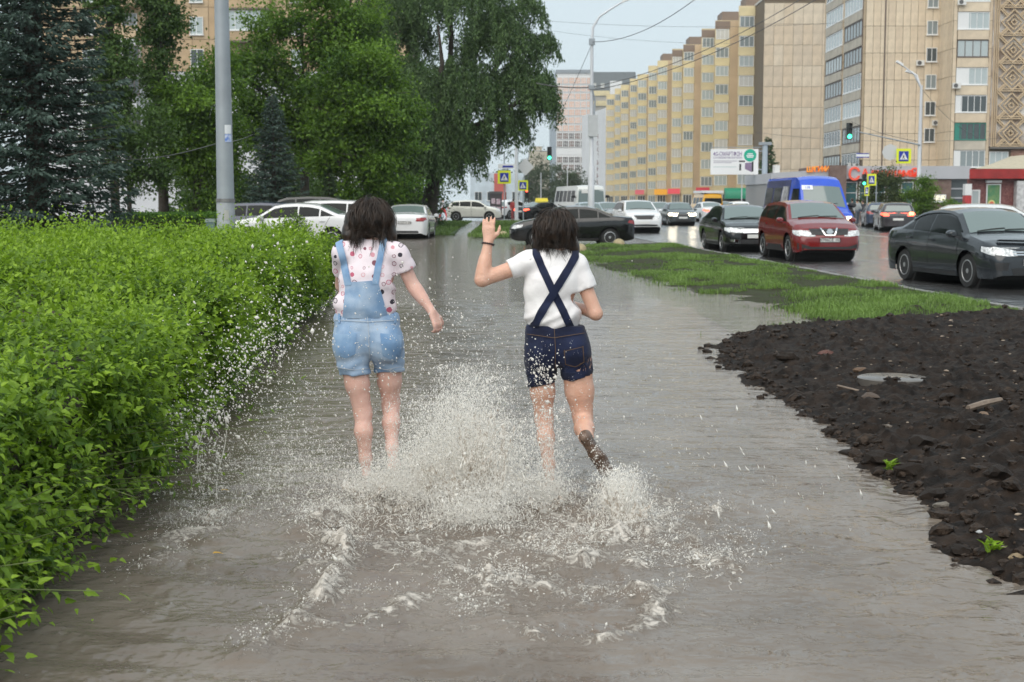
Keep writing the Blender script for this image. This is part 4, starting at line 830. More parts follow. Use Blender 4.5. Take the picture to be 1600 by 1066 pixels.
# loose low shoots hanging over the water
P, D, L, nr_ = sprigs(220, True, g, 12); D = unit(D*0.6 + np.array([0.7, -0.2, -0.1])); P[:, 2] = 0.05 + 0.4*g.random(len(P)); L = L*1.6
acc[1].append(sprig_leaves(P, D, L, nr_, 8, 0.06, g))
stm = MB()
for i in range(0, 220): stm.tube([P[i]-og, P[i]+D[i]*L[i]*1.15-og], [0.003, 0.0015], 4)
stm.build('shoots', pm('green_stem', (0.10, 0.13, 0.04), 0.6), HG)['kind'] = 'stuff'
for nb_ in (0, 1):
    P, D, N_, S_, T_ = [np.concatenate([a[i] for a in acc[nb_]]) for i in range(5)]
    if nb_:   # the nearest leaves are leaves of their own
        hz = (P[:, 1] < 8) & (P[:, 0] > -0.365*P[:, 1]) & (P[:, 2] > 0.05); o_ = np.where(hz)[0]; pick = o_[np.argsort(P[o_, 1] - P[o_, 0]*1.2)[:280]]
        keep = np.ones(len(P), bool); keep[pick] = False
        lms = []
        for tv in (0.2, 0.35, 0.5, 0.65, 0.85):
            Vt, Ft, kk = leaves(np.zeros((1, 3)), np.array([[1., 0, 0]]), np.array([[0, 0, 1.]]), np.array([1.]), np.array([0.86]), 1)
            lm = npmesh('leaf', Vt, Ft, False, {'tint': np.full(kk, tv)}); lm.materials.append(ML_HEDGE); lms.append(lm)
        for i in pick:
            d = Vector(D[i]).normalized(); s_ = d.cross(Vector(N_[i])).normalized(); u_ = s_.cross(d)
            o = ob('leaf', lms[int(np.clip(T_[i]*5, 0, 4))], None, HG)
            M = Matrix(((d.x, s_.x, u_.x, P[i][0]-og[0]), (d.y, s_.y, u_.y, P[i][1]-og[1]), (d.z, s_.z, u_.z, P[i][2]-og[2]), (0, 0, 0, 1))) @ Matrix.Scale(float(S_[i]), 4)
            o.matrix_basis = M
        P, D, N_, S_, T_ = P[keep], D[keep], N_[keep], S_[keep], T_[keep]
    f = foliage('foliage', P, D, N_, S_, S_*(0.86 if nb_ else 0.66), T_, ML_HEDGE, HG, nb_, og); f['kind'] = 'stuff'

def box_hedge(name, label, x0, x1, y0, y1, h, n, mat, lsize, seed, z0=0.05, round_=0.0, cat='hedge'):
    g = np.random.default_rng(seed); cx, cy_ = (x0+x1)/2, (y0+y1)/2; t = thing(name, label, cat, (cx, cy_, z0)); rx, ry = (x1-x0)/2, (y1-y0)/2
    if round_:
        MB().lathe([(0.05, 0.0), (rx*0.55, h*0.1), (rx*0.6, h*0.5), (rx*0.3, h*0.7)], (0, 0, 0), 8).build('twig_core', M_TWIG, t)
        u = rdir(n, g); u[:, 2] = np.abs(u[:, 2]); rr = 0.75+0.3*g.random((n, 1)); P = u*np.array([rx, ry, h])*rr*(1+0.18*fbm(u[:, 0]*3+cx, u[:, 1]*3, u[:, 2]*3, seed=seed)[:, None]); nrm = u
    else:
        MB().box(-rx+0.12, rx-0.12, -ry+0.12, ry-0.12, -0.1, h-0.12).build('twig_core', M_TWIG, t)
        top = g.random(n) < 0.6; a = g.random((n, 3))*2-1; P = np.stack([a[:, 0]*rx, np.where(top, a[:, 1]*ry, -ry+0.08*np.abs(g.normal(size=n))), np.where(top, h-0.1*np.abs(g.normal(size=n)), (a[:, 2]*0.5+0.5)*h)], -1)
        sd_ = (~top) & (g.random(n) < 0.35); P[sd_, 1] = a[sd_, 1]*ry; P[sd_, 0] = rx - 0.08*np.abs(g.normal(size=sd_.sum()))
        P[:, 2] += 0.05*fbm(P[:, 0]*2+cx, P[:, 1]*2, seed=seed)*h; nrm = np.where(top[:, None], [[0, 0, 1.0]], [[0.3, -1.0, 0.4]])
    D = unit(nrm*0.5 + 0.8*g.normal(size=(n, 3))); N_ = unit(nrm + np.array([0, 0, 0.5]) + 0.5*g.normal(size=(n, 3))); L = lsize*(0.7+0.6*g.random(n))
    f = foliage('foliage', P, D, N_, L, L*0.62, 0.3+0.3*g.random(n)+0.25*fbm(P[:, 0]*2+cx, P[:, 1]*2, P[:, 2]*2, seed=seed), mat, t); f['kind'] = 'stuff'
    return t
box_hedge('hedge', 'low dark clipped hedge strip behind the bright hedge', -9.6, -4.9, 22.9, 25.4, 0.98, 15000, ML_HEDGE2, 0.055, 81)
box_hedge('hedge', 'mid green trimmed hedge farther back left of the lamp pole', xat(185, 46), xat(332, 46), 46, 48.5, 1.05, 9000, leaf_mat('mid_hedge', (0.035, 0.10, 0.012), (0.11, 0.23, 0.025), 0.35), 0.085, 82, 0.1)
box_hedge('shrub', 'round light green shrub in front of the parked white sedan', xat(420, 25.5), xat(500, 25.5), 25.0, 26.0, 1.32, 6000, leaf_mat('shrub_leaf', (0.05, 0.10, 0.02), (0.17, 0.26, 0.06), 0.35), 0.05, 83, 0.0, 1.0, 'shrub')
# ================================================================== vehicles
M_TYRE = pm('tyre_rubber', (0.018, 0.018, 0.018), 0.75, var=0.3, vscale=20)
M_RIM = pm('alloy_rim', (0.55, 0.56, 0.57), 0.28, metal=0.85)
M_BLKP = pm('black_plastic', (0.02, 0.02, 0.021), 0.5)
M_CHROME = pm('chrome', (0.75, 0.76, 0.77), 0.12, metal=1.0)
M_UNDER = pm('underbody', (0.012, 0.012, 0.012), 0.8)
M_GLF = pm('sky_toned_car_glass', (0.13, 0.17, 0.165), 0.04, spec=0.8, coat=0.4)  # grey-teal base colour stands in for sky reflected in the windscreens
M_GLS = pm('car_side_glass', (0.009, 0.012, 0.012), 0.06, spec=0.16)
M_LAMP = pm('headlamp_glass', (0.60, 0.62, 0.63), 0.10, spec=0.8, var=0.45, vscale=22)
M_LAMPON = pm('headlamp_lit', (0.9, 0.85, 0.75), 0.2, emit=(1.0, 0.86, 0.62), estr=9.0)
M_TAIL = pm('tail_lamp', (0.28, 0.012, 0.015), 0.15, spec=0.7, coat=0.5)
M_TAILON = pm('tail_lamp_lit', (0.5, 0.03, 0.02), 0.2, emit=(1.0, 0.10, 0.05), estr=2.2)
M_AMB = pm('indicator_lit', (0.7, 0.25, 0.05), 0.2, emit=(1.0, 0.35, 0.12), estr=3.0)
M_PLATE = pm('plate_white', (0.68, 0.68, 0.66), 0.4)
M_INK = pm('plate_ink', (0.02, 0.02, 0.025), 0.5)
M_SEAM = pm('panel_gap', (0.006, 0.006, 0.006), 0.7)
def paint(name, c, rough=0.22): return pm('paint_' + name, c, rough, spec=0.3, coat=0.9, var=0.04, vscale=3)
_wheels = {}
def wheel(parent, x, y, r, w, side, rimmat, spokes):
    k = (r, w, rimmat.name, spokes)
    if k not in _wheels:
        ty = MB().lathe([(r*0.64, -w/2+0.01), (r*0.93, -w/2), (r, -w/2+0.035), (r, w/2-0.035), (r*0.93, w/2), (r*0.64, w/2-0.01)], (0, 0, 0), 28, 'y').mesh('tyre', 40); ty.materials.append(M_TYRE)
        rm = MB(); o = w/2-0.03
        rm.lathe([(r*0.55, -w/2+0.03), (r*0.66, -w/2+0.02), (r*0.66, w/2-0.005), (r*0.60, w/2-0.002), (r*0.56, w/2-0.03)], (0, 0, 0), 28, 'y')
        rm.lathe([(0.001, o-0.02), (r*0.15, o-0.02), (r*0.15, o+0.02), (0.001, o+0.025)], (0, 0, 0), 12, 'y')
        for i in range(spokes):
            a = 2*PI*i/spokes; c, s = math.cos(a), math.sin(a); hw = r*(0.085 if spokes < 8 else 0.055)
            V = []
            for rad, hh, yy in ((r*0.10, hw*1.2, o+0.015), (r*0.60, hw*0.9, o+0.005)):
                for dy in (-0.03, 0.0):
                    for sg in (-1, 1): V.append((rad*c - sg*hh*s, yy+dy, rad*s + sg*hh*c))
            rm.add(V, [(0, 1, 5, 4), (2, 6, 7, 3), (0, 4, 6, 2), (1, 3, 7, 5)])
        rm = rm.mesh('rim', 40); rm.materials.append(rimmat)
        dk = MB().lathe([(0.001, -0.01), (r*0.56, -0.01), (r*0.56, 0.01), (0.001, 0.01)], (0, 0, 0), 20, 'y').mesh('brake_disc'); dk.materials.append(M_UNDER)
        _wheels[k] = (ty, rm, dk)
    ty, rm, dk = _wheels[k]
    e = bpy.data.objects.new('wheel', None); COL.objects.link(e); e.parent = parent; e.location = (x, y, r); e.empty_display_size = 0.1
    e.rotation_euler = (0, random.uniform(0, 1), PI if side < 0 else 0)
    ob('tyre', ty, None, e); ob('rim', rm, None, e); ob('brake_disc', dk, None, e)

class Car:
    """local axes: x forward, y to the car's left, z up; origin on the ground under its centre"""
    def __init__(s, name, label, cat, X, Y, head, spec, paint_, group=None, z0=0.0, hidden=()):
        s.t = thing(name, label, cat, (X, Y, z0), head, group); s.sp = spec; L, Wd = spec['L'], spec['W']; s.L = L; s.hw = Wd/2
        s.fx = np.array([p[0] for p in spec['top']])*L - L/2; s.fz = np.array([p[1] for p in spec['top']])
        s.bx = np.array([p[0] for p in spec['belt']])*L - L/2; s.bz = np.array([p[1] for p in spec['belt']])
        s.xf = L/2 - spec['fo']; s.xr = s.xf - spec['wb']; s.r = spec['r']; s.ra = s.r*1.13 + 0.03; s.paint = paint_
        xs = set(np.linspace(-L/2, L/2, 64 if Y < 62 else 30)); xs |= set(s.fx) | set(s.bx)
        for xw in (s.xf, s.xr): xs |= set(xw + s.ra*np.cos(np.linspace(0, PI, 17 if Y < 62 else 9)))
        xs |= set(L/2 - np.array([0.0, 0.01, 0.03, 0.06, 0.1, 0.15])) | set(-L/2 + np.array([0.0, 0.01, 0.03, 0.06, 0.1, 0.15]))
        xs = np.array(sorted(x for x in xs if -L/2 <= x <= L/2)); s.xs = xs
        nS, nG, nT = 9, 6, 7; V = []; cr = spec.get('crown', 0.05)
        for x in xs:
            zt = float(np.interp(x, s.fx, s.fz)); zb = min(float(np.interp(x, s.bx, s.bz)), zt-0.02)
            w = s.width(x); z0_ = s.bottom(x); z0_ = min(z0_, zb-0.03)
            row = []
            for i in range(nS):
                f = i/(nS-1); z = z0_ + (zb-z0_)*f; fz = (z-spec['cl'])/max(zb-spec['cl'], 0.1); row.append((w*s.side(fz), z))
            yb = row[-1][0]; hgt = zt-zb; tum = spec.get('tumble', 0.42); hh = max(hgt-cr, 0.0); yr = yb - min(tum*hh, yb*0.55) - (0.03 if hh > 0.05 else 0.02)
            for i in range(1, nG+1):
                f = i/nG; row.append((yb + (yr-yb)*(f**1.25), zb + (hgt-cr*min(1, hgt/0.12))*f))
            yr2, zr2 = row[-1]
            for i in range(1, nT+1):
                f = i/nT; row.append((yr2*(1-f), zr2 + (zt-zr2)*(1-(1-f)**2.2)))
            V.append([(x, y, z) for y, z in row])
        m = len(V[0]); n = len(V); mb = MB(); VV = []
        for row in V: VV += row
        for row in V: VV += [(x, -y, z) for x, y, z in row]
        F = []; off = n*m
        for i in range(n-1):
            for j in range(m-1):
                F.append((i*m+j, (i+1)*m+j, (i+1)*m+j+1, i*m+j+1)); F.append((off+i*m+j, off+i*m+j+1, off+(i+1)*m+j+1, off+(i+1)*m+j))
        for i in (0, n-1):
            for j in range(m-1): F.append((i*m+j, i*m+j+1, off+i*m+j+1, off+i*m+j))
        mb.add(VV, F); me = bpy.data.meshes.new('body'); me.from_pydata(mb.v, [], mb.f)
        bm = bmesh.new(); bm.from_mesh(me); bmesh.ops.remove_doubles(bm, verts=bm.verts, dist=0.0004); bmesh.ops.dissolve_degenerate(bm, edges=bm.edges, dist=0.0002); bmesh.ops.recalc_face_normals(bm, faces=bm.faces); bm.to_mesh(me)
        s.bvh = BVHTree.FromBMesh(bm); bm.free()
        me.polygons.foreach_set('use_smooth', [True]*len(me.polygons)); me.set_sharp_from_angle(angle=R(42))
        ob('body', me, paint_, s.t)
        MB().box(-L/2+0.25, L/2-0.25, -s.hw+0.24, s.hw-0.24, spec['cl']-0.02, spec['cl']+0.35).build('underbody', M_UNDER, s.t)
        for xw in (s.xf, s.xr):
            for sd in (1, -1): wheel(s.t, xw, sd*(s.hw-spec.get('ww', 0.2)/2-0.03), s.r, spec.get('ww', 0.2), sd, spec.get('rim', M_RIM), spec.get('spokes', 5))
            MB().lathe([(s.ra, -s.hw+0.13), (s.ra, s.hw-0.13)], (xw, 0, s.r), 20, 'y').build('wheel_well', M_UNDER, s.t)
    def width(s, x):
        L = s.L; a = s.sp.get('taper', 0.55); n = s.sp.get('pw', 2.6); k = s.sp.get('round', 0.20)
        d = max(0.0, (abs(x) - (L/2-a))/a); w = 1 - k*d**n
        e = (L/2-abs(x))
        if e < 0.06: w -= 0.06*(1-e/0.06)**2
        return s.hw*w
    def side(s, f): return float(np.interp(f, [-0.2, 0, 0.18, 0.45, 0.72, 0.9, 1.0, 1.2], [0.93, 0.945, 0.975, 0.995, 1.0, 0.985, 0.955, 0.93]))
    def bottom(s, x):
        z = s.sp['cl']
        e = s.L/2-abs(x)
        if e < 0.25: z += 0.07*(1-e/0.25)**2
        for xw in (s.xf, s.xr):
            d = abs(x-xw)
            if d < s.ra: z = max(z, s.r + math.sqrt(max(s.ra**2-d*d, 0)))
        return z
    def top(s, x): return float(np.interp(x, s.fx, s.fz))
    def belt(s, x): return float(np.interp(x, s.bx, s.bz))
    def cast(s, a, b, mode):
        if mode == 'side': o, d = Vector((a, 4, b)), Vector((0, -1, 0))
        elif mode == 'front': o, d = Vector((6, a, b)), Vector((-1, 0, 0))
        elif mode == 'rear': o, d = Vector((-6, a, b)), Vector((1, 0, 0))
        else: o, d = Vector((a, b, 5)), Vector((0, 0, -1))
        h = s.bvh.ray_cast(o, d)
        return (h[0], h[1]) if h[0] is not None else None
    def patch(s, name, lo, hi, mode, mat, rows=4, cols=None, off=0.006, mirror=False, parent=None, flip_only=False):
        """skin patch between two polylines (same projection as mode) laid on the body"""
        lo = np.array(lo, float); hi = np.array(hi, float); cols = cols or max(len(lo)*3, 8)
        def res(p):
            d = np.concatenate([[0], np.cumsum(np.hypot(*np.diff(p, axis=0).T))]); t = np.linspace(0, d[-1], cols); return np.stack([np.interp(t, d, p[:, 0]), np.interp(t, d, p[:, 1])], -1)
        lo = res(lo); hi = res(hi); V = []; ok = []
        for i in range(rows+1):
            f = i/rows
            for j in range(cols):
                q = lo[j]*(1-f) + hi[j]*f; h = s.cast(q[0], q[1], mode)
                if h is None: V.append((0, 0, 0)); ok.append(False)
                else: V.append(tuple(h[0] + h[1]*off)); ok.append(True)
        F = []
        for i in range(rows):
            for j in range(cols-1):
                f4 = (i*cols+j, i*cols+j+1, (i+1)*cols+j+1, (i+1)*cols+j)
                if all(ok[k] for k in f4): F.append(f4)
        res_ = []
        for sg in ((1, -1) if mirror else ((-1,) if flip_only else (1,))):
            mb = MB().add([(x, sg*y, z) for x, y, z in V], F); me = mb.mesh(name)
            # normals outwards
            me.polygons.foreach_set('use_smooth', [True]*len(me.polygons))
            res_.append(ob(name, me, mat, parent or s.t))
        return res_
    def glazing(s, x0, x1, pillars, gl=None, inset=0.03, topin=0.085, name='side_window'):
        """side windows between x0 (rear) and x1 (front), split at pillars"""
        xs = [x0] + list(pillars) + [x1]; cr = s.sp.get('crown', 0.05)
        for a, b in zip(xs[:-1], xs[1:]):
            a2 = a + (0.025 if a != x0 else 0); b2 = b - (0.025 if b != x1 else 0); t = np.linspace(a2, b2, 14)
            lo = [(x, s.belt(x)+inset) for x in t]; hi = [(x, max(s.top(x)-cr-topin, s.belt(x)+inset+0.004)) for x in t]
            s.patch(name, lo, hi, 'side', gl or M_GLS, 5, 14, 0.005, True)
    def screen(s, xa, xb, name, mat=None, edge=0.10, rows=8):
        t = np.linspace(xa, xb, rows+1); cols = 11; V = []; ok = []
        for x in t:
            zt = s.top(x); zb = s.belt(x); hh = max(zt-zb-s.sp.get('crown', 0.05), 0); w = s.width(x)*0.955 - s.sp.get('tumble', 0.42)*hh - edge
            for j in range(cols):
                y = -w + 2*w*j/(cols-1); h = s.cast(x, y, 'top'); V.append(tuple(h[0] + h[1]*0.006) if h else (x, y, zt))
        F = [(i*cols+j, i*cols+j+1, (i+1)*cols+j+1, (i+1)*cols+j) for i in range(rows) for j in range(cols-1)]
        me = MB().add(V, F).mesh(name); me.polygons.foreach_set('use_smooth', [True]*len(me.polygons)); return ob(name, me, mat or M_GLF, s.t)
    def seam(s, x, z0, z1, w=0.012, x2=None):
        x2 = x if x2 is None else x2
        s.patch('door_seam', [(x, z0), (x+w, z0)], [(x2, z1), (x2+w, z1)], 'side', M_SEAM, 8, 2, 0.004, True)
    def handle(s, x, z, mat=None):
        h = s.cast(x, z, 'side')
        if h:
            for sg in (1, -1): MB().box(x-0.09, x+0.09, min(sg*(h[0].y-0.01), sg*(h[0].y+0.035)), max(sg*(h[0].y-0.01), sg*(h[0].y+0.035)), z-0.015, z+0.015).build('door_handle', mat or s.paint, s.t)
    def mirrors(s, x, z, mat=None, sz=1.0):
        h = s.cast(x, z, 'side'); y = h[0].y if h else s.hw
        for sg in (1, -1):
            m = MB(); V = []; n = 10
            for i, (dx, f) in enumerate(((-0.09, 0.86), (-0.05, 1.0), (0.03, 0.9), (0.08, 0.5))):
                for k in range(n):
                    a = 2*PI*k/n; V.append((x+dx*sz, sg*(y+0.13*sz+0.11*sz*f*math.cos(a)), z+0.07*sz+0.075*sz*f*math.sin(a)))
            F = [(i*n+k, i*n+(k+1) % n, (i+1)*n+(k+1) % n, (i+1)*n+k) for i in range(3) for k in range(n)] + [tuple(range(n)), tuple(3*n+k for k in range(n))]
            m.add(V, F); m.box(x-0.02, x+0.04, min(sg*(y-0.03), sg*(y+0.1)), max(sg*(y-0.03), sg*(y+0.1)), z-0.01, z+0.04); m.build('mirror', mat or s.paint, s.t, smooth=50)
    def plate(s, z, rear=False, text=None, w=0.52):
        h = s.cast(0, z, 'rear' if rear else 'front'); x = h[0].x if h else (-s.L/2 if rear else s.L/2); sg = -1 if rear else 1
        hs = [s.cast(0, z+dz, 'rear' if rear else 'front') for dz in (-0.05, 0.05)]; xx = max([sg*q[0].x for q in hs if q] + [sg*x]) + 0.02
        xx *= sg
        o = MB().box(min(xx, xx-sg*0.015), max(xx, xx-sg*0.015), -w/2, w/2, z-0.056, z+0.056).build('number_plate', M_PLATE, s.t)
        if text:
            me = text_mesh(text, 0.108, 0.0015, 0.001); ob('lettering', me, M_INK, o, (xx+sg*0.004, 0, z-0.002), (PI/2, 0, PI/2 if not rear else -PI/2))
            fr = MB(); t = 0.008; x2 = xx+sg*0.003
            for (a, b, c, d) in ((-w/2, w/2, z-0.056, z-0.056+t), (-w/2, w/2, z+0.056-t, z+0.056), (-w/2, -w/2+t, z-0.048, z+0.048), (w/2-t, w/2, z-0.048, z+0.048)): fr.box(min(x2, x2-sg*0.002), max(x2, x2-sg*0.002), a, b, c, d)
            fr.build('plate_frame', M_INK, o)
    def F(s, name, lo, hi, mat, mirror=False, off=0.008, rows=4, rear=False, cols=None):
        return s.patch(name, lo, hi, 'rear' if rear else 'front', mat, rows, cols, off, mirror)
    def S(s, name, lo, hi, mat, mirror=True, off=0.008, rows=3, cols=None): return s.patch(name, lo, hi, 'side', mat, rows, cols, off, mirror)
    def wipers(s, x):
        for y0, y1 in ((-0.55, 0.02), (0.0, 0.52)):
            p = [];
            for f in np.linspace(0, 1, 6):
                h = s.cast(x-0.03-0.05*f, y0+(y1-y0)*f, 'top'); p.append(h[0] + h[1]*0.015)
            MB().tube(p, 0.011, 5).build('wiper', M_BLKP, s.t)

SEDAN = dict(L=4.54, W=1.76, wb=2.6, fo=0.93, r=0.315, cl=0.20, crown=0.05,
    top=[(0, 0.86), (0.006, 1.0), (0.02, 1.06), (0.12, 1.10), (0.17, 1.12), (0.31, 1.40), (0.38, 1.455), (0.48, 1.475), (0.57, 1.455), (0.63, 1.40), (0.755, 1.03), (0.80, 0.995), (0.90, 0.91), (0.96, 0.82), (0.985, 0.74), (1.0, 0.62)],
    belt=[(0, 0.80), (0.02, 0.96), (0.17, 1.01), (0.5, 0.965), (0.74, 0.91), (0.80, 0.90), (0.90, 0.82), (0.96, 0.74), (1.0, 0.56)])
SUV = dict(L=4.33, W=1.80, wb=2.63, fo=0.90, r=0.345, cl=0.24, crown=0.05, tumble=0.38,
    top=[(0, 0.80), (0.01, 1.02), (0.03, 1.18), (0.09, 1.46), (0.16, 1.565), (0.35, 1.61), (0.52, 1.59), (0.60, 1.53), (0.755, 1.14), (0.79, 1.11), (0.90, 1.01), (0.955, 0.90), (0.985, 0.78), (1.0, 0.64)],
    belt=[(0, 0.74), (0.03, 1.08), (0.12, 1.12), (0.5, 1.05), (0.74, 1.0), (0.80, 0.99), (0.90, 0.90), (0.955, 0.79), (1.0, 0.58)])
HATCH = dict(L=4.1, W=1.72, wb=2.5, fo=0.82, r=0.31, cl=0.2, crown=0.05,
    top=[(0, 0.75), (0.01, 0.98), (0.02, 1.05), (0.08, 1.35), (0.14, 1.45), (0.35, 1.50), (0.52, 1.48), (0.60, 1.42), (0.75, 1.04), (0.79, 1.0), (0.90, 0.91), (0.96, 0.82), (1.0, 0.60)],
    belt=[(0, 0.70), (0.02, 0.98), (0.12, 1.0), (0.5, 0.96), (0.74, 0.92), (0.80, 0.90), (0.90, 0.82), (0.96, 0.74), (1.0, 0.55)])
WAGON = dict(L=4.5, W=1.75, wb=2.6, fo=0.88, r=0.315, cl=0.2, crown=0.05,
    top=[(0, 0.75), (0.008, 0.98), (0.02, 1.06), (0.06, 1.38), (0.10, 1.46), (0.35, 1.50), (0.54, 1.48), (0.62, 1.42), (0.76, 1.04), (0.80, 1.0), (0.90, 0.91), (0.96, 0.82), (1.0, 0.60)],
    belt=[(0, 0.70), (0.02, 0.98), (0.12, 1.0), (0.5, 0.96), (0.74, 0.92), (0.80, 0.90), (0.90, 0.82), (0.96, 0.74), (1.0, 0.55)])
def hdg(dx, dy): return math.atan2(dy, dx)          # heading of local +x
ROADD = hdg(0.06, -1.0)                             # along the kerb, towards the camera
def std_details(c, kind, lit=False, tail=False, simple=False, gl=None, lampmat=None, grille=True, plate_=True):
    sp = c.sp; L = c.L; X = lambda f: f*L - L/2
    if kind == 'sedan': c.glazing(X(0.185), X(0.735), [X(0.30), X(0.455)], gl); c.screen(X(0.755)-0.02, X(0.63)-0.02, 'windscreen'); c.screen(X(0.175), X(0.31), 'rear_window', M_GLF)
    elif kind == 'suv': c.glazing(X(0.10), X(0.73), [X(0.24), X(0.45)], gl); c.screen(X(0.755)-0.02, X(0.60)-0.02, 'windscreen')
    else: c.glazing(X(0.10), X(0.735), [X(0.25), X(0.46)], gl); c.screen(X(0.755)-0.02, X(0.61)-0.02, 'windscreen')
    if kind != 'sedan':
        zb, zt = c.belt(-L/2+0.1)+0.05, c.sp['top'][4][1]-0.05; w = c.hw*0.74
        c.F('rear_window', [(-w, zb), (w, zb)], [(-w*0.85, zt-0.1), (w*0.85, zt-0.1)], M_GLF, rear=True, off=0.01, cols=10)
    hw = c.hw; zl = c.top(L/2-0.12)-0.04; lm = lampmat or (M_LAMPON if lit else M_LAMP)
    c.F('headlight', [(hw*0.42, zl-0.12), (hw*0.62, zl-0.13), (hw*0.86, zl-0.10)], [(hw*0.44, zl-0.03), (hw*0.65, zl+0.01), (hw*0.86, zl+0.04)], lm, True)
    if grille: c.F('grille', [(-hw*0.34, zl-0.15), (hw*0.34, zl-0.15)], [(-hw*0.38, zl-0.03), (hw*0.38, zl-0.03)], M_BLKP, cols=8)
    c.F('lower_grille', [(-hw*0.5, 0.27), (hw*0.5, 0.27)], [(-hw*0.55, 0.40), (hw*0.55, 0.40)], M_BLKP, cols=8)
    zr = c.belt(-L/2+0.12)-0.12; tm = M_TAILON if tail else M_TAIL
    c.F('tail_light', [(hw*0.5, zr-0.08), (hw*0.84, zr-0.08)], [(hw*0.52, zr+0.06), (hw*0.84, zr+0.09)], tm, True, rear=True)
    c.S('tail_light', [(-L/2+0.03, zr-0.05), (-L/2+0.28, zr)], [(-L/2+0.03, zr+0.08), (-L/2+0.22, zr+0.09)], tm)
    c.S('headlight', [(L/2-0.38, zl-0.05), (L/2-0.10, zl-0.12)], [(L/2-0.42, zl+0.04), (L/2-0.10, zl+0.02)], lm)
    if plate_: c.plate(0.50, False); c.plate(0.72 if kind == 'sedan' else 0.62, True)
    c.mirrors(X(0.715), c.belt(X(0.715)))
    c.S('sill', [(c.xr+c.ra+0.02, sp['cl']+0.01), (c.xf-c.ra-0.02, sp['cl']+0.01)], [(c.xr+c.ra+0.03, sp['cl']+0.09), (c.xf-c.ra-0.03, sp['cl']+0.09)], M_BLKP)
    if not simple:
        zb = c.belt(0); c.seam(X(0.455), sp['cl']+0.12, zb+0.02); c.seam(X(0.72), sp['cl']+0.12, c.belt(X(0.72))-0.01, x2=X(0.715)); c.seam(c.xr+c.ra*0.85, sp['cl']+0.32, c.belt(c.xr)-0.0, x2=c.xr+0.05)
        c.handle(X(0.49), zb-0.12); c.handle(X(0.28), c.belt(X(0.28))-0.12); c.wipers(X(0.755))

# 1. grey sedan parked nearest on the right
g1 = dict(SEDAN, spokes=9, rim=pm('hubcap', (0.42, 0.42, 0.42), 0.35, metal=0.7))
c = Car('parked_car', 'dark grey sedan parked at the kerb, nearest car on the right', 'car', 8.98, 27.4, ROADD + R(6.5), g1, paint('graphite', (0.019, 0.023, 0.028)), z0=0.0)
std_details(c, 'sedan', grille=False, plate_=False)
hw = c.hw
c.F('grille', [(-0.42, 0.60), (0.42, 0.60)], [(-0.52, 0.72), (0.52, 0.72)], M_BLKP, cols=10, off=0.006)
for z in (0.635, 0.68): c.F('grille_bar', [(-0.44, z-0.012), (0.44, z-0.012)], [(-0.45, z+0.012), (0.45, z+0.012)], M_CHROME, rows=1, cols=10, off=0.014)
c.F('fog_lamp_recess', [(0.55, 0.36), (0.74, 0.36)], [(0.52, 0.50), (0.76, 0.50)], M_BLKP, True, off=0.006)
c.plate(0.50, False, 'М482НК 02'); c.plate(0.72, True)
dfl = MB()
V = []
for f in np.linspace(-1, 1, 13):
    h = c.cast(2.0-0.10*abs(f)**2, f*0.60, 'top'); V += [tuple(h[0] + Vector((0.0, 0, 0.012))), tuple(h[0] + Vector((0.11, 0, 0.045)))]
dfl.add(V, [(2*i, 2*i+1, 2*i+3, 2*i+2) for i in range(12)]); dfl.build('bonnet_deflector', M_BLKP, c.t)
for sg in (1, -1):
    p = [];
    for x in np.linspace(-1.05, 1.0, 10):
        h = c.cast(x, c.top(x)-0.05-0.055, 'side'); p.append((x, sg*(h[0].y+0.012), h[0].z))
    MB().tube(p, 0.013, 5).build('rain_visor', M_GLS, c.t)
# 2. red crossover
M_RED = paint('cherry', (0.16, 0.010, 0.010))
c = Car('parked_car', 'dark red crossover with chrome badge parked behind the grey sedan', 'car', 8.08, 38.75, ROADD + R(1), dict(SUV, cl=0.25), M_RED)
std_details(c, 'suv', grille=False, plate_=False, lampmat=M_LAMP)
c.F('lower_bumper', [(-0.80, 0.27), (-0.4, 0.25), (0.4, 0.25), (0.80, 0.27)], [(-0.82, 0.50), (-0.42, 0.38), (0.42, 0.38), (0.82, 0.50)], M_BLKP, off=0.012, cols=16)
c.F('upper_grille', [(-0.47, 0.70), (0.47, 0.70)], [(-0.53, 0.86), (0.53, 0.86)], M_BLKP, cols=12, off=0.012)
for z in (0.745, 0.79, 0.83): c.F('grille_bar', [(-0.48, z-0.006), (0.48, z-0.006)], [(-0.48, z+0.006), (0.48, z+0.006)], pm('grille_dark', (0.05, 0.05, 0.05), 0.3), rows=1, cols=10, off=0.02)
for sg in (1, -1): c.F('badge_bar', [(sg*0.10, 0.685), (sg*0.14, 0.685)], [(sg*0.20, 0.87), (sg*0.245, 0.87)], M_CHROME, rows=3, cols=3, off=0.03)
c.F('badge_bar', [(-0.12, 0.675), (0.12, 0.675)], [(-0.11, 0.70), (0.11, 0.70)], M_CHROME, rows=1, cols=4, off=0.03)
hx = c.cast(0, 0.79, 'front')[0].x + 0.035
bm_ = MB().lathe([(0.062, 0.0), (0.080, 0.0), (0.080, 0.012), (0.062, 0.012)], (hx, 0, 0.79), 20, 'x'); bm_.box(hx, hx+0.014, -0.10, 0.10, 0.775, 0.805); bm_.build('badge', M_CHROME, c.t)
c.plate(0.575, False, 'Н706СЕ 102'); c.plate(0.62, True)
# the lower side cladding and roof rails
c.S('cladding', [(c.xr+c.ra, 0.26), (c.xf-c.ra, 0.26)], [(c.xr+c.ra*0.98, 0.42), (c.xf-c.ra*0.98, 0.42)], M_BLKP, off=0.01, cols=10)
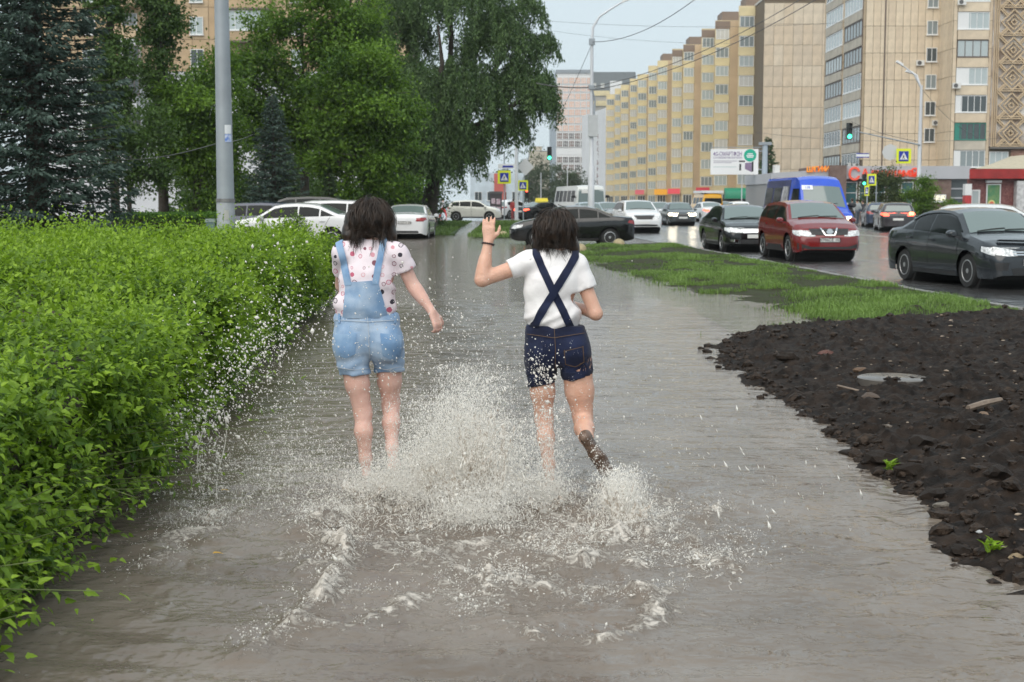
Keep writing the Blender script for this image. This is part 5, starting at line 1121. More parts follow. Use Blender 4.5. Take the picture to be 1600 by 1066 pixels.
# 3. black sedan behind it
c = Car('parked_car', 'black sedan parked behind the red crossover', 'car', 7.32, 45.6, ROADD, dict(SEDAN, L=4.82, W=1.82, wb=2.77, spokes=10), paint('black', (0.004, 0.0045, 0.005)))
std_details(c, 'sedan', grille=False); c.F('grille', [(-0.36, 0.58), (0.36, 0.58)], [(-0.46, 0.72), (0.46, 0.72)], M_CHROME, cols=8); c.F('fog_lamp', [(0.56, 0.33), (0.76, 0.33)], [(0.54, 0.40), (0.78, 0.40)], M_CHROME, True)
# 4. black sedan turning across the flooded side street
p = at(897, 388, 49.5)
c = Car('car', 'black sedan crossing the flooded side street behind the girls', 'car', p.x, 52.0, R(183), dict(SEDAN, L=4.5, W=1.82, wb=2.65, spokes=5), paint('black', (0.004, 0.0045, 0.005)), z0=-0.06)
std_details(c, 'sedan', plate_=False); c.plate(0.50, False, 'Р218ОС 102'); c.plate(0.72, True)
# 5. white crossover with its nose to us
c = Car('car', 'white crossover facing us on the avenue beside the crossing black sedan', 'car', xat(998, 69), 70.5, hdg(0.10, -1), dict(SUV, W=1.85), paint('white', (0.70, 0.71, 0.72)))
std_details(c, 'suv', grille=False); c.F('grille', [(-0.42, 0.66), (0.42, 0.66)], [(-0.5, 0.84), (0.5, 0.84)], M_BLKP, cols=8); c.F('grille_bar', [(-0.5, 0.85), (0.5, 0.85)], [(-0.5, 0.875), (0.5, 0.875)], M_CHROME, rows=1, cols=8, off=0.015); c.F('lower_bumper', [(-0.75, 0.27), (0.75, 0.27)], [(-0.6, 0.42), (0.6, 0.42)], M_BLKP, off=0.012, cols=10)
c.S('cladding', [(c.xr+c.ra, 0.26), (c.xf-c.ra, 0.26)], [(c.xr+c.ra*0.98, 0.42), (c.xf-c.ra*0.98, 0.42)], M_BLKP, off=0.01, cols=10)
# 6. dark car with lit headlights
c = Car('car', 'dark grey car driving towards us with headlights lit', 'car', xat(1064, 88), 90, hdg(0.03, -1), SEDAN, paint('steel', (0.055, 0.065, 0.07)))
std_details(c, 'sedan', lit=True, simple=True)
# 7-12 traffic farther off
c = Car('car', 'grey car half hidden behind the white crossover', 'car', xat(1030, 98), 99, hdg(0.03, -1), SEDAN, paint('silver', (0.28, 0.30, 0.31)), group='traffic on the avenue'); std_details(c, 'sedan', simple=True)
c = Car('car', 'white car driving away with glowing orange lamp beside the dark car', 'car', xat(1104, 104), 104, hdg(-0.12, 1), SEDAN, paint('white', (0.70, 0.71, 0.72)), group='traffic on the avenue'); std_details(c, 'sedan', tail=True, simple=True)
c = Car('car', 'silver hatchback far off right of the yellow minibus', 'car', xat(1150, 118), 118, hdg(-0.04, 1), HATCH, paint('white', (0.70, 0.71, 0.72)), group='traffic on the avenue'); std_details(c, 'hatch', tail=True, simple=True)
c = Car('car', 'blue grey car far off between minibus and white hatchback', 'car', xat(1131, 130), 130, hdg(-0.04, 1), SEDAN, paint('bluegrey', (0.12, 0.16, 0.19)), group='traffic on the avenue'); std_details(c, 'sedan', simple=True)
c = Car('car', 'pale car far off showing its roof above the black sedan', 'car', xat(948, 96), 96, hdg(0.1, -1), SEDAN, paint('silver', (0.28, 0.30, 0.31)), group='traffic on the avenue'); std_details(c, 'sedan', simple=True)
c = Car('car', 'light blue grey car in front of the bus', 'car', xat(918, 88), 88, hdg(0.1, -1), SEDAN, paint('bluepale', (0.33, 0.40, 0.42)), group='traffic on the avenue'); std_details(c, 'sedan', simple=True)
c = Car('car', 'dark maroon car far off behind the white crossover roof', 'car', xat(1000, 122), 122, hdg(0.05, -1), SEDAN, paint('maroon', (0.10, 0.02, 0.02)), group='traffic on the avenue'); std_details(c, 'sedan', simple=True)
# dark estate with red tail lamps, blue car beside it
c = Car('car', 'dark estate car with red tail lights driving away near the green signal', 'car', xat(1394, 74), 74, hdg(0.16, 1), dict(WAGON, W=1.78), paint('darkplum', (0.03, 0.026, 0.030))); std_details(c, 'wagon', tail=True)
c.F('indicator', [(c.hw*-0.84, 0.84), (c.hw*-0.6, 0.84)], [(c.hw*-0.84, 0.98), (c.hw*-0.6, 0.98)], M_AMB, rear=True, off=0.012)
c = Car('car', 'dark blue car just ahead of the dark estate', 'car', xat(1369, 84), 84, hdg(0.16, 1), HATCH, paint('navy', (0.03, 0.045, 0.08))); std_details(c, 'hatch', simple=True)
c = Car('car', 'silver car whose roof shows behind the grey sedan at the right edge', 'car', xat(1556, 46), 46, hdg(1.0, -0.25), dict(HATCH, L=4.3), paint('silverwhite', (0.52, 0.55, 0.57))); std_details(c, 'hatch', simple=True)
# the parked row on the left and the cars by the willow
c = Car('parked_car', 'white sedan seen from behind standing in the flooded lane under trees', 'car', xat(638, 59), 60.5, hdg(0.03, 1), dict(SEDAN, L=4.9, W=1.87, wb=2.9), paint('white', (0.70, 0.71, 0.72)), z0=-0.04); std_details(c, 'sedan', plate_=False); c.plate(0.50, False); c.plate(0.72, True, 'О157ХА 102')
c.F('rear_valance', [(-0.6, 0.26), (0.6, 0.26)], [(-0.55, 0.38), (0.55, 0.38)], M_BLKP, rear=True, cols=8)
c = Car('parked_car', 'white sedan parked behind the hedge and the round shrub', 'car', xat(468, 47), 47, R(172), dict(SEDAN, L=4.75, wb=2.8), paint('white', (0.70, 0.71, 0.72)), z0=0.05); std_details(c, 'sedan', gl=M_GLS)
c = Car('parked_car', 'white estate car behind the parked white sedan', 'car', xat(500, 53), 53, R(176), dict(WAGON, L=4.8), paint('white', (0.70, 0.71, 0.72)), z0=0.12); std_details(c, 'wagon', simple=True)
c = Car('parked_car', 'black off-road car behind the white estate', 'car', xat(512, 58), 58, R(4), dict(SUV, L=4.6, W=1.85), paint('offblack', (0.016, 0.018, 0.018)), z0=0.18); std_details(c, 'suv', simple=True)
c = Car('parked_car', 'dark blue car parked right next to the grey lamp pole', 'car', xat(388, 51.5), 51.5, R(176), dict(WAGON), paint('navy', (0.03, 0.045, 0.08)), z0=0.05); std_details(c, 'wagon', simple=True)
c = Car('car', 'white rounded crossover seen from the side beyond the willow trunk', 'car', xat(742, 108), 108, R(-4), dict(SUV, L=4.15, W=1.77, wb=2.53), paint('cream', (0.66, 0.66, 0.60)), z0=0.0); std_details(c, 'suv', plate_=False)
c = Car('taxi', 'black sedan taxi with yellow roof sign left of the bus', 'car', xat(846, 110), 110, hdg(0.75, 0.66), dict(SEDAN, spokes=8), paint('black', (0.004, 0.0045, 0.005)), z0=0.0); std_details(c, 'sedan', tail=True, simple=True)
MB().prism([(-0.22, 0), (0.22, 0), (0.13, 0.26), (-0.13, 0.26)], -0.5, 0.5, 'x').build('roof_sign', pm('taxi_yellow', (0.75, 0.62, 0.06), 0.4, emit=(0.75, 0.62, 0.06), estr=0.15), c.t, loc=(0.0, 0, 1.47))
c = Car('car', 'white off-road car behind the crossing signs', 'car', xat(800, 122), 122, hdg(0.6, 0.8), dict(SUV, L=4.2), paint('white', (0.70, 0.71, 0.72))); std_details(c, 'suv', simple=True)

# --- van, minibus and bus share a simple lofted box body
def box_vehicle(name, label, cat, X, Y, head, L, Wd, H, prof, pnt, z0=0.0, r=0.36, wb=3.3, fo=0.95, belt=None, rim=None):
    sp = dict(L=L, W=Wd, wb=wb, fo=fo, r=r, cl=0.28, crown=0.07, tumble=0.13, top=prof, belt=belt, round=0.07, taper=0.35, ww=0.2, rim=rim or M_RIM, spokes=6)
    return Car(name, label, cat, X, Y, head, sp, pnt, z0=z0)
M_BLUE = paint('blue', (0.018, 0.075, 0.52)); M_NAVY = pm('van_wrap', (0.022, 0.028, 0.105), 0.35, var=0.3, vscale=2.0)
vprof = [(0, 2.30), (0.004, 2.48), (0.02, 2.55), (0.60, 2.58), (0.70, 2.56), (0.76, 2.44), (0.80, 2.20), (0.90, 1.32), (0.93, 1.22), (0.975, 1.12), (0.99, 1.0), (1.0, 0.72)]
vbelt = [(0, 1.28), (0.8, 1.28), (0.88, 1.20), (0.93, 1.12), (0.975, 1.0), (1.0, 0.62)]
c = box_vehicle('van', 'bright blue high-roof passenger van with dark wrapped sides behind the red car', 'van', xat(1266, 56)+0.1, 57.5, hdg(0.11, -1), 5.9, 2.05, 2.6, vprof, M_BLUE, 0.0, belt=vbelt)
L = c.L; X = lambda f: f*L-L/2
c.S('wrap', [(X(0.01), 0.5), (X(0.62), 0.5)], [(X(0.01), 2.38), (X(0.60), 2.40)], M_NAVY, off=0.006, rows=8, cols=20)
for a, b in ((0.05, 0.22), (0.25, 0.42)): c.S('side_window', [(X(a), 1.38), (X(b), 1.38)], [(X(a), 2.10), (X(b), 2.10)], M_GLS, off=0.012, cols=6)
c.S('portrait_print', [(X(0.44), 1.10), (X(0.58), 1.10)], [(X(0.44), 2.15), (X(0.58), 2.15)], pm('grey_print', (0.06, 0.06, 0.07), 0.4, col2=(0.62, 0.62, 0.64), vscale=3.5), off=0.013, cols=6)
c.S('side_window', [(X(0.66), 1.38), (X(0.84), 1.38)], [(X(0.67), 2.05), (X(0.795), 2.05)], M_GLS, off=0.008, cols=8)
c.screen(X(0.895), X(0.805), 'windscreen', M_GLF, edge=0.13); c.mirrors(X(0.87), 1.30, M_BLKP, 1.5); c.wipers(X(0.895))
c.F('headlight', [(0.58, 0.80), (0.92, 0.80)], [(0.60, 0.98), (0.90, 1.0)], M_LAMP, True); c.F('headlight', [(0.70, 0.84), (0.84, 0.84)], [(0.70, 0.94), (0.84, 0.94)], M_LAMPON, True, off=0.02)
c.F('grille', [(-0.5, 0.74), (0.5, 0.74)], [(-0.5, 0.95), (0.5, 0.95)], M_BLKP, cols=8); c.F('bumper', [(-0.95, 0.36), (0.95, 0.36)], [(-0.95, 0.60), (0.95, 0.60)], M_BLKP, cols=10, off=0.015); c.plate(0.52, False)
rb = c.F('route_card', [(-0.80, 2.0), (-0.36, 2.0)], [(-0.78, 2.17), (-0.36, 2.17)], pm('route_white', (0.72, 0.74, 0.76), 0.4), off=0.02, cols=5)[0]
hh_ = c.cast(-0.58, 2.085, 'front')[0]; ob('lettering', text_mesh('110', 0.15, 0.002, 0.002), pm('route_blue', (0.05, 0.12, 0.5), 0.4), rb, (hh_.x+0.04, -0.58, 2.10), (PI/2-R(30), 0, PI/2))
yprof = [(0, 1.75), (0.01, 2.05), (0.05, 2.16), (0.60, 2.2), (0.70, 2.16), (0.86, 1.36), (0.90, 1.22), (0.97, 1.1), (1.0, 0.7)]
ybelt = [(0, 1.15), (0.8, 1.15), (0.88, 1.08), (0.97, 0.95), (1.0, 0.6)]
c = box_vehicle('minibus', 'yellow minibus with white roof driving away on the avenue', 'minibus', xat(1104, 128), 129, hdg(-0.10, 1), 5.4, 2.0, 2.2, yprof, paint('taxi_yellow', (0.70, 0.36, 0.02)), belt=ybelt)
c.F('rear_window', [(-0.8, 1.25), (0.8, 1.25)], [(-0.75, 1.75), (0.75, 1.75)], M_GLS, rear=True, cols=8); c.F('tail_light', [(0.8, 0.8), (0.93, 0.8)], [(0.8, 1.2), (0.93, 1.2)], M_TAIL, True, rear=True)
for a, b in ((0.06, 0.26), (0.30, 0.50), (0.54, 0.72)): c.S('side_window', [(X(a)*0.9, 1.25), (X(b)*0.9, 1.25)], [(X(a)*0.9, 1.8), (X(b)*0.9, 1.8)], M_GLS, cols=6)
t_ = MB().box(-2.6, 1.0, -0.95, 0.95, 2.2, 2.42).build('roof', paint('white', (0.70, 0.71, 0.72)), c.t)
bprof = [(0, 2.2), (0.01, 2.55), (0.04, 2.68), (0.92, 2.72), (0.965, 2.62), (0.985, 2.35), (0.995, 1.3), (1.0, 0.8)]
bbelt = [(0, 1.35), (0.95, 1.35), (0.985, 1.3), (0.995, 1.0), (1.0, 0.6)]
c = box_vehicle('bus', 'small white city bus with rounded corners coming towards us', 'bus', xat(909, 106), 110.5, hdg(0.22, -1), 7.0, 2.5, 2.75, bprof, paint('buswhite', (0.62, 0.64, 0.62)), r=0.44, wb=3.6, fo=1.4, belt=bbelt)
L = c.L; X = lambda f: f*L-L/2
c.F('windscreen', [(-1.02, 1.42), (1.02, 1.42)], [(-0.95, 2.36), (0.95, 2.36)], M_GLF, cols=12, off=0.012, rows=6); c.F('windscreen_post', [(-0.04, 1.42), (0.04, 1.42)], [(-0.04, 2.36), (0.04, 2.36)], c.paint, cols=3, off=0.022)
for k in range(5): c.S('side_window', [(X(0.08+0.17*k), 1.45), (X(0.22+0.17*k), 1.45)], [(X(0.08+0.17*k), 2.3), (X(0.22+0.17*k), 2.3)], M_GLS, cols=6)
c.F('route_board', [(-0.75, 2.1), (0.0, 2.1)], [(-0.75, 2.34), (0.0, 2.34)], M_PLATE, cols=4, off=0.03)
c.F('headlight', [(0.72, 0.78), (0.98, 0.78)], [(0.72, 0.98), (0.98, 0.98)], M_LAMP, True); c.F('grille', [(-0.45, 0.8), (0.45, 0.8)], [(-0.45, 1.05), (0.45, 1.05)], M_BLKP, cols=6); c.F('bumper', [(-1.1, 0.4), (1.1, 0.4)], [(-1.1, 0.62), (1.1, 0.62)], M_BLKP, cols=8, off=0.02); c.mirrors(X(0.97), 1.75, M_BLKP, 1.6)
# ================================================================== street furniture, signs, cables, passers-by
M_GALV = pm('galvanised', (0.30, 0.33, 0.36), 0.45, metal=0.25, var=0.12, vscale=2.0)
M_PALE = pm('pale_pole', (0.55, 0.57, 0.60), 0.45, var=0.08, vscale=1.0)
M_SGY = pm('sign_yellow', (0.72, 0.80, 0.03), 0.4); M_SGB = pm('sign_blue', (0.015, 0.035, 0.33), 0.4); M_SGW = pm('sign_white', (0.74, 0.75, 0.76), 0.4); M_SGK = pm('sign_black', (0.02, 0.02, 0.025), 0.5); M_SGG = pm('sign_back', (0.55, 0.56, 0.57), 0.5)
# big grey pole in the hedge
p = at(353.5, 366, 22.7); PX = p.x
t = thing('lamp_pole', 'thick grey steel lamp pole rising out of the hedge end', 'lamp pole', (PX, 22.7, 0))
MB().lathe([(0.145, 0), (0.145, 1.62), (0.14, 1.63)], n=24).build('base_sleeve', pm('sleeve_grey', (0.27, 0.29, 0.31), 0.55, var=0.18, vscale=4), t, smooth=40)
MB().lathe([(0.139, 1.63), (0.11, 5.0), (0.075, 10.5)], n=24).build('shaft', M_GALV, t, smooth=40)
MB().lathe([(0.153, 1.58), (0.153, 1.635)], n=24).build('collar', pm('collar_dark', (0.16, 0.16, 0.165), 0.6, var=0.3, vscale=8), t, smooth=40)
MB().tube([(0, 0, 10.3), (0.1, -0.4, 10.9), (0.5, -1.6, 11.2)], 0.04, 8).build('arm', M_GALV, t); MB().box(0.35, 0.65, -2.2, -1.5, 11.15, 11.3).build('lamp_head', M_PALE, t)
def wrap(name, z0, z1, a0, a1, r, mat, par):
    n = 8; V = []; F = []
    for i in range(n+1):
        a = a0+(a1-a0)*i/n; V += [(r*math.cos(a), r*math.sin(a), z0), (r*math.cos(a), r*math.sin(a), z1)]
    F = [(2*i, 2*i+2, 2*i+3, 2*i+1) for i in range(n)]
    return MB().add(V, F).build(name, mat, par)
wrap('sticker', 2.66, 2.80, R(-75), R(-25), 0.136, pm('sticker_white', (0.72, 0.74, 0.77), 0.5), t); wrap('sticker', 2.53, 2.655, R(-75), R(-25), 0.1375, pm('sticker_blue', (0.05, 0.16, 0.55), 0.5, col2=(0.6, 0.66, 0.8), vscale=22), t)
wrap('paper_scrap', 1.30, 1.45, R(-90), R(-60), 0.147, pm('scrap', (0.42, 0.42, 0.40), 0.8), t)
# small grey-green cabinet post by the pole
p = at(329, 362, 42); t = thing('utility_box', 'small teal grey utility post left of the lamp pole', 'utility box', (p.x, 42, 0.1)); MB().box(-0.11, 0.11, -0.1, 0.1, 0, 0.85).build('body', pm('box_teal', (0.16, 0.24, 0.24), 0.5, var=0.2, vscale=4), t); MB().box(-0.13, 0.13, -0.12, 0.12, 0.852, 0.95).build('cap', pm('box_cap', (0.30, 0.36, 0.36), 0.5), t)
# tall curved street lamp in the middle
YL = 70.0; lx = xat(923, YL)
t = thing('street_lamp', 'tall pale street lamp with curved arm and grey box in the middle', 'street lamp', (lx, YL, 0))
MB().lathe([(0.16, 0), (0.16, 3.2), (0.11, 3.3), (0.10, 5.6), (0.075, 9.4)], n=16).build('shaft', M_PALE, t, smooth=40)
MB().tube([(0, 0, 9.3), (0.05, 0, 10.0), (0.35, 0, 10.5), (0.95, 0, 10.9), (1.55, 0, 11.25)], [0.07, 0.06, 0.05, 0.045, 0.04], 8).build('arm', M_PALE, t, smooth=50)
MB().prism([(1.45, 11.16), (2.05, 11.42), (2.15, 11.56), (2.0, 11.58), (1.5, 11.34)], -0.14, 0.14).build('lamp_head', M_SGW, t)
MB().box(-0.16, 0.30, -0.22, 0.10, 4.70, 5.75).build('control_box', pm('box_grey', (0.45, 0.47, 0.48), 0.5, var=0.06), t); MB().tube([(0.12, -0.1, 5.76), (0.16, -0.08, 6.4), (0.02, -0.08, 7.0)], 0.05, 6).build('conduit', M_GALV, t)
MB().box(-0.14, 0.14, -0.14, 0.14, 9.15, 9.45).build('bracket', M_GALV, t); MB().box(-0.16, 0.16, -0.14, 0.14, 7.0, 7.2).build('bracket', M_GALV, t)
# twin-arm lamp post with the signal arm on the right
YR = 95.0; rx_ = xat(1431.5, YR)
t = thing('street_lamp', 'tall lamp post on the right carrying a signal arm and crossing sign', 'street lamp', (rx_, YR, 0))
MB().lathe([(0.22, 0), (0.22, 2.6), (0.14, 2.8), (0.12, 6.0), (0.08, 9.2)], n=16).build('shaft', M_PALE, t, smooth=40)
MB().tube([(0, 0, 9.0), (-0.5, 0, 9.9), (-1.15, 0, 10.4), (-1.35, 0, 10.5)], [0.07, 0.05, 0.045, 0.04], 8).build('arm', M_PALE, t); MB().tube([(0, 0, 9.0), (-0.15, 0.6, 9.9), (-0.4, 1.2, 10.2)], 0.05, 8).build('arm', M_PALE, t)
MB().prism([(-1.75, 10.72), (-1.3, 10.45), (-1.25, 10.58), (-1.65, 10.83)], -0.13, 0.13).build('lamp_head', M_SGW, t); MB().prism([(-0.75, 10.2), (-0.3, 10.05), (-0.25, 10.18), (-0.65, 10.33)], 1.1, 1.4).build('lamp_head', M_SGW, t)
MB().tube([(0, -0.1, 5.25), (-2.2, -0.1, 5.7), (-4.3, -0.1, 6.15)], [0.06, 0.045, 0.035], 8).build('signal_arm', M_GALV, t)
# pedestrian crossing sign: yellow border, blue square, white triangle with a walker
_sg = {}
def crossing_sign(X, Y, Z, w, rz, label, h=None):
    h = h or w; t = thing('crossing_sign', label, 'sign', (X, Y, Z), rz, 'yellow bordered crossing signs')
    MB().box(-w/2, w/2, -0.02, 0.02, -h/2, h/2).build('board', M_SGY, t); a, b = w*0.33, h*0.33
    MB().box(-a, a, -0.030, -0.021, -b, b).build('blue_field', M_SGB, t); MB().box(-a, a, -0.0305, -0.0295, -b-h*0.035, -b-0.001).build('black_line', M_SGK, t)  # thin black strip along the lower edge of the blue field
    MB().prism([(-a*0.82, -b*0.72), (a*0.82, -b*0.72), (0, b*0.80)], -0.036, -0.031).build('triangle', M_SGW, t)
    m = MB(); k = w*0.33
    bar(m, (-0.02*k, 0.12*k), (-0.10*k, -0.22*k), 0.20*k, -0.042, -0.037); bar(m, (-0.10*k, -0.2*k), (-0.30*k, -0.62*k), 0.11*k, -0.0421, -0.0371); bar(m, (-0.08*k, -0.2*k), (0.18*k, -0.62*k), 0.11*k, -0.0422, -0.0372); bar(m, (0, 0.08*k), (0.24*k, -0.18*k), 0.08*k, -0.0423, -0.0373); bar(m, (0, 0.08*k), (-0.24*k, -0.12*k), 0.08*k, -0.0424, -0.0374); m.lathe([(0.001, -0.042), (0.08*k, -0.042), (0.08*k, -0.037), (0.001, -0.037)], (0.02*k, 0, 0.24*k), 10, 'y'); m.build('walker', M_SGK, t)
    return t
q = at(1412, 244, 94.7); crossing_sign(q.x, 94.7, q.z, 0.98, 0, 'yellow bordered crossing sign hung on the right lamp post')
q = at(1362, 281, 88); crossing_sign(q.x, 88, q.z, 0.55, R(-20), 'crossing sign beside the lit green light among the bushes', 0.72)
q = at(1354.5, 298, 87); crossing_sign(q.x, 87, q.z, 0.28, R(-20), 'small narrow crossing sign under the green light', 0.62)
q = at(788, 277, 100); crossing_sign(q.x, 100, q.z, 0.92, 0, 'yellow bordered crossing sign nearest the willow'); q2 = at(817, 290, 104); crossing_sign(q2.x, 104, q2.z, 0.76, 0, 'smaller crossing sign right of the pale post')
def post(label, px, Y, ztop, r, mat, cat='post', nm='sign_post'):
    return tag(MB().lathe([(r*1.2, 0), (r*1.2, 0.25), (r, 0.3), (r*0.9, ztop), (0.004, ztop+0.02)], n=10).build(nm, mat, None, 40, (xat(px, Y), Y, 0)), label, cat)
post('thin grey post of the crossing sign by the willow', 788, 100.12, 4.9, 0.045, M_GALV); post('thicker pale post between the two left crossing signs', 807, 101.5, 6.2, 0.13, M_PALE); post('thin post under the smaller left crossing sign', 817.5, 104.12, 2.9, 0.045, M_GALV)
post('thin post carrying the lit green light in the bushes', 1352, 88.2, 3.2, 0.05, M_GALV); post('leaning thin post under the angled crossing sign', 1366, 88.5, 2.7, 0.04, M_GALV)
post('slim white post in front of the green awning', 1157, 150, 3.6, 0.06, M_PALE); post('far slim lamp post left of the bus', 845, 200, 5.4, 0.07, M_PALE); post('far slim lamp post above the bus roof', 886, 230, 7.0, 0.07, M_PALE)
q = at(792, 260, 100.0); o = tag(MB().box(-0.62, 0.62, -0.02, 0.02, -0.16, 0.16).build('street_sign', M_SGW, None, None, (q.x, 100.0, q.z)), 'white and blue street name board above the crossing sign', 'sign'); MB().box(-0.3, 0.45, -0.026, -0.021, -0.09, 0.05).build('blue_bar', M_SGB, o)
q = at(821, 261, 102); tag(MB().prism([(-0.62, 0), (0, -0.62), (0.62, 0), (0, 0.62)], -0.015, 0.015).build('priority_sign', M_SGG, None, None, (q.x, 102, q.z)), 'pale diamond sign seen from its back near the willow', 'sign')
q = at(1391, 238, 94.9); tag(MB().lathe([(0.001, -0.015), (0.55, -0.015), (0.55, 0.015), (0.001, 0.015)], (0, 0, 0), 8, 'y').build('round_sign', M_SGG, None, None, (q.x, 94.9, q.z)), 'pale round sign seen from its back near the right lamp post', 'sign')
q = at(1348, 243, 93); o = tag(MB().box(-0.42, 0.42, -0.02, 0.02, -0.15, 0.15).build('street_sign', M_SGW, None, None, (q.x, 93, q.z)), 'white blue edged name board left of the round sign', 'sign'); MB().box(-0.42, 0.42, -0.026, -0.021, -0.15, -0.09).box(-0.42, 0.42, -0.026, -0.021, 0.09, 0.15).build('blue_bar', M_SGB, o)
# traffic lights
M_TLB = pm('signal_black', (0.02, 0.025, 0.025), 0.5); M_GON = pm('signal_green', (0.1, 0.6, 0.45), 0.3, emit=(0.06, 1.0, 0.50), estr=2.2); M_RON = pm('signal_red', (0.6, 0.05, 0.04), 0.3, emit=(1.0, 0.08, 0.05), estr=2.5); M_OFF = pm('signal_off', (0.03, 0.03, 0.03), 0.3)
def signal(X, Y, Z, s, on, label, rz=0.0):
    t = thing('traffic_light', label, 'traffic light', (X, Y, Z), rz, 'traffic lights'); MB().box(-0.19*s, 0.19*s, -0.12*s, 0.12*s, -0.55*s, 0.55*s).build('housing', M_TLB, t)
    for k, z in enumerate((0.36, 0.0, -0.36)):
        mt = M_RON if (on == 'red' and k == 0) else M_GON if (on == 'green' and k == 2) else M_OFF
        MB().lathe([(0.001, -0.15*s), (0.145*s, -0.14*s), (0.145*s, -0.121*s), (0.001, -0.121*s)], (0, 0, z*s), 16, 'y').build('lens', mt, t)
        h = MB(); V = []; F = []
        for i in range(9):
            a = PI*i/8; V += [(0.165*s*math.cos(a), -0.122*s, z*s+0.165*s*math.sin(a)), (0.165*s*math.cos(a), -0.33*s, z*s+0.165*s*math.sin(a))]
        h.add(V, [(2*i, 2*i+1, 2*i+3, 2*i+2) for i in range(8)]); h.build('visor', M_TLB, t)
q = at(1327, 205, 94.9); signal(q.x, 94.9, q.z, 0.98, 'green', 'large traffic light showing green on the overhead arm'); q = at(1350, 281, 87.8); signal(q.x, 87.8, q.z, 0.62, 'green', 'small green traffic light among the bushes')
q = at(858.5, 240, 118); signal(q.x, 118, q.z, 1.0, 'green', 'hanging green traffic light in front of the glass tower'); tag(MB().tube([(q.x-0.1, 118.1, q.z+0.2), (q.x-1.6, 118.1, q.z+0.25), (q.x-3.0, 118.1, 0.0)], 0.05, 6).build('signal_pole', M_GALV), 'thin bent pole holding the hanging traffic light', 'pole')
q = at(823, 303, 106); signal(q.x, 106, q.z, 0.55, 'red', 'small traffic light glowing red under the far crossing sign')
# billboard
YB = 130.0; a, b = at(1110, 273, YB), at(1185, 233, YB); bw, bh = b.x-a.x, b.z-a.z; bx_, bz_ = (a.x+b.x)/2, (a.z+b.z)/2
t = thing('billboard', 'white billboard with purple lettering and green disc on a grey post', 'billboard', (xat(1192, YB), YB, 0)); ox = bx_-xat(1192, YB)
MB().lathe([(0.27, 0), (0.25, b.z+0.35)], n=16).build('post', pm('billboard_post', (0.34, 0.40, 0.46), 0.45), t, smooth=40); MB().box(-0.55, 0.55, -0.3, 0.3, b.z+0.36, b.z+0.62).build('post_cap', M_GALV, t)
for z in (bz_-bh*0.3, bz_+bh*0.42): MB().box(ox+bw/2, -0.2, 0.0, 0.12, z-0.05, z+0.05).build('bracket', M_GALV, t)
MB().box(ox-bw/2, ox+bw/2, -0.08, 0.08, bz_-bh/2, bz_+bh/2).build('panel', M_SGW, t); MB().box(ox-bw/2-0.03, 0.2, -0.02, 0.05, b.z+0.12, b.z+0.18).build('lamp_rail', M_GALV, t)
M_PUR = pm('print_purple', (0.10, 0.03, 0.20), 0.5); M_TEAL = pm('print_teal', (0.0, 0.36, 0.24), 0.5); M_GRYP = pm('print_grey', (0.35, 0.33, 0.40), 0.5)
def bt(s_, x, z, size, mat, w=None):
    me = text_mesh(s_, size, 0.004*size, 0.004); o = ob('lettering', me, mat, t, (ox+x, -0.086, bz_+z), (PI/2, 0, 0))
    if w: xs_ = [v.co.x for v in me.vertices]; o.scale.x = w/(max(xs_)-min(xs_))
bt('4G-СМАРТФОН', -bw*0.145, bh*0.30, bh*0.22, M_PUR, bw*0.60); bt('С ИНТЕЛЛЕКТОМ НОУТБУКА', -bw*0.145, bh*0.155, bh*0.10, M_PUR, bw*0.60)
for k, (z, w) in enumerate(((0.03, 0.50), (-0.03, 0.38), (-0.20, 0.48))): MB().box(ox-bw*0.44, ox-bw*0.44+bw*w, -0.084, -0.0805, bz_+bh*z-bh*0.014, bz_+bh*z+bh*0.014).build('text_line', M_GRYP if k < 2 else pm('print_pale', (0.45, 0.55, 0.55), 0.5), t)
MB().lathe([(0.001, -0.09), (bh*0.245, -0.09), (bh*0.245, -0.0805), (0.001, -0.0805)], (ox+bw*0.325, 0, bz_+bh*0.25), 28, 'y').build('disc', M_TEAL, t)
for z, w in ((0.31, 0.11), (0.24, 0.16), (0.18, 0.13)): MB().box(ox+bw*0.325-bw*w/2, ox+bw*0.325+bw*w/2, -0.096, -0.0905, bz_+bh*z-bh*0.02, bz_+bh*z+bh*0.02).build('text_line', M_SGW, t)
MB().prism([(ox+bw*0.22, bz_-bh*0.28), (ox+bw*0.36, bz_-bh*0.40), (ox+bw*0.36, bz_-0.02*bh), (ox+bw*0.22, bz_-bh*0.05)], -0.086, -0.0812).build('printed_screen', pm('print_violet', (0.22, 0.16, 0.26), 0.4), t); MB().prism([(ox+bw*0.362, bz_-bh*0.40), (ox+bw*0.40, bz_-bh*0.37), (ox+bw*0.40, bz_+0.02*bh), (ox+bw*0.362, bz_-0.0*bh)], -0.087, -0.0812).build('printed_edge', M_SGK, t)
MB().box(ox+bw*0.10, ox+bw*0.14, -0.086, -0.0812, bz_-bh*0.34, bz_-bh*0.08).box(ox+bw*0.09, ox+bw*0.22, -0.0862, -0.0811, bz_-bh*0.01, bz_+bh*0.05).build('printed_arm', M_SGK, t)
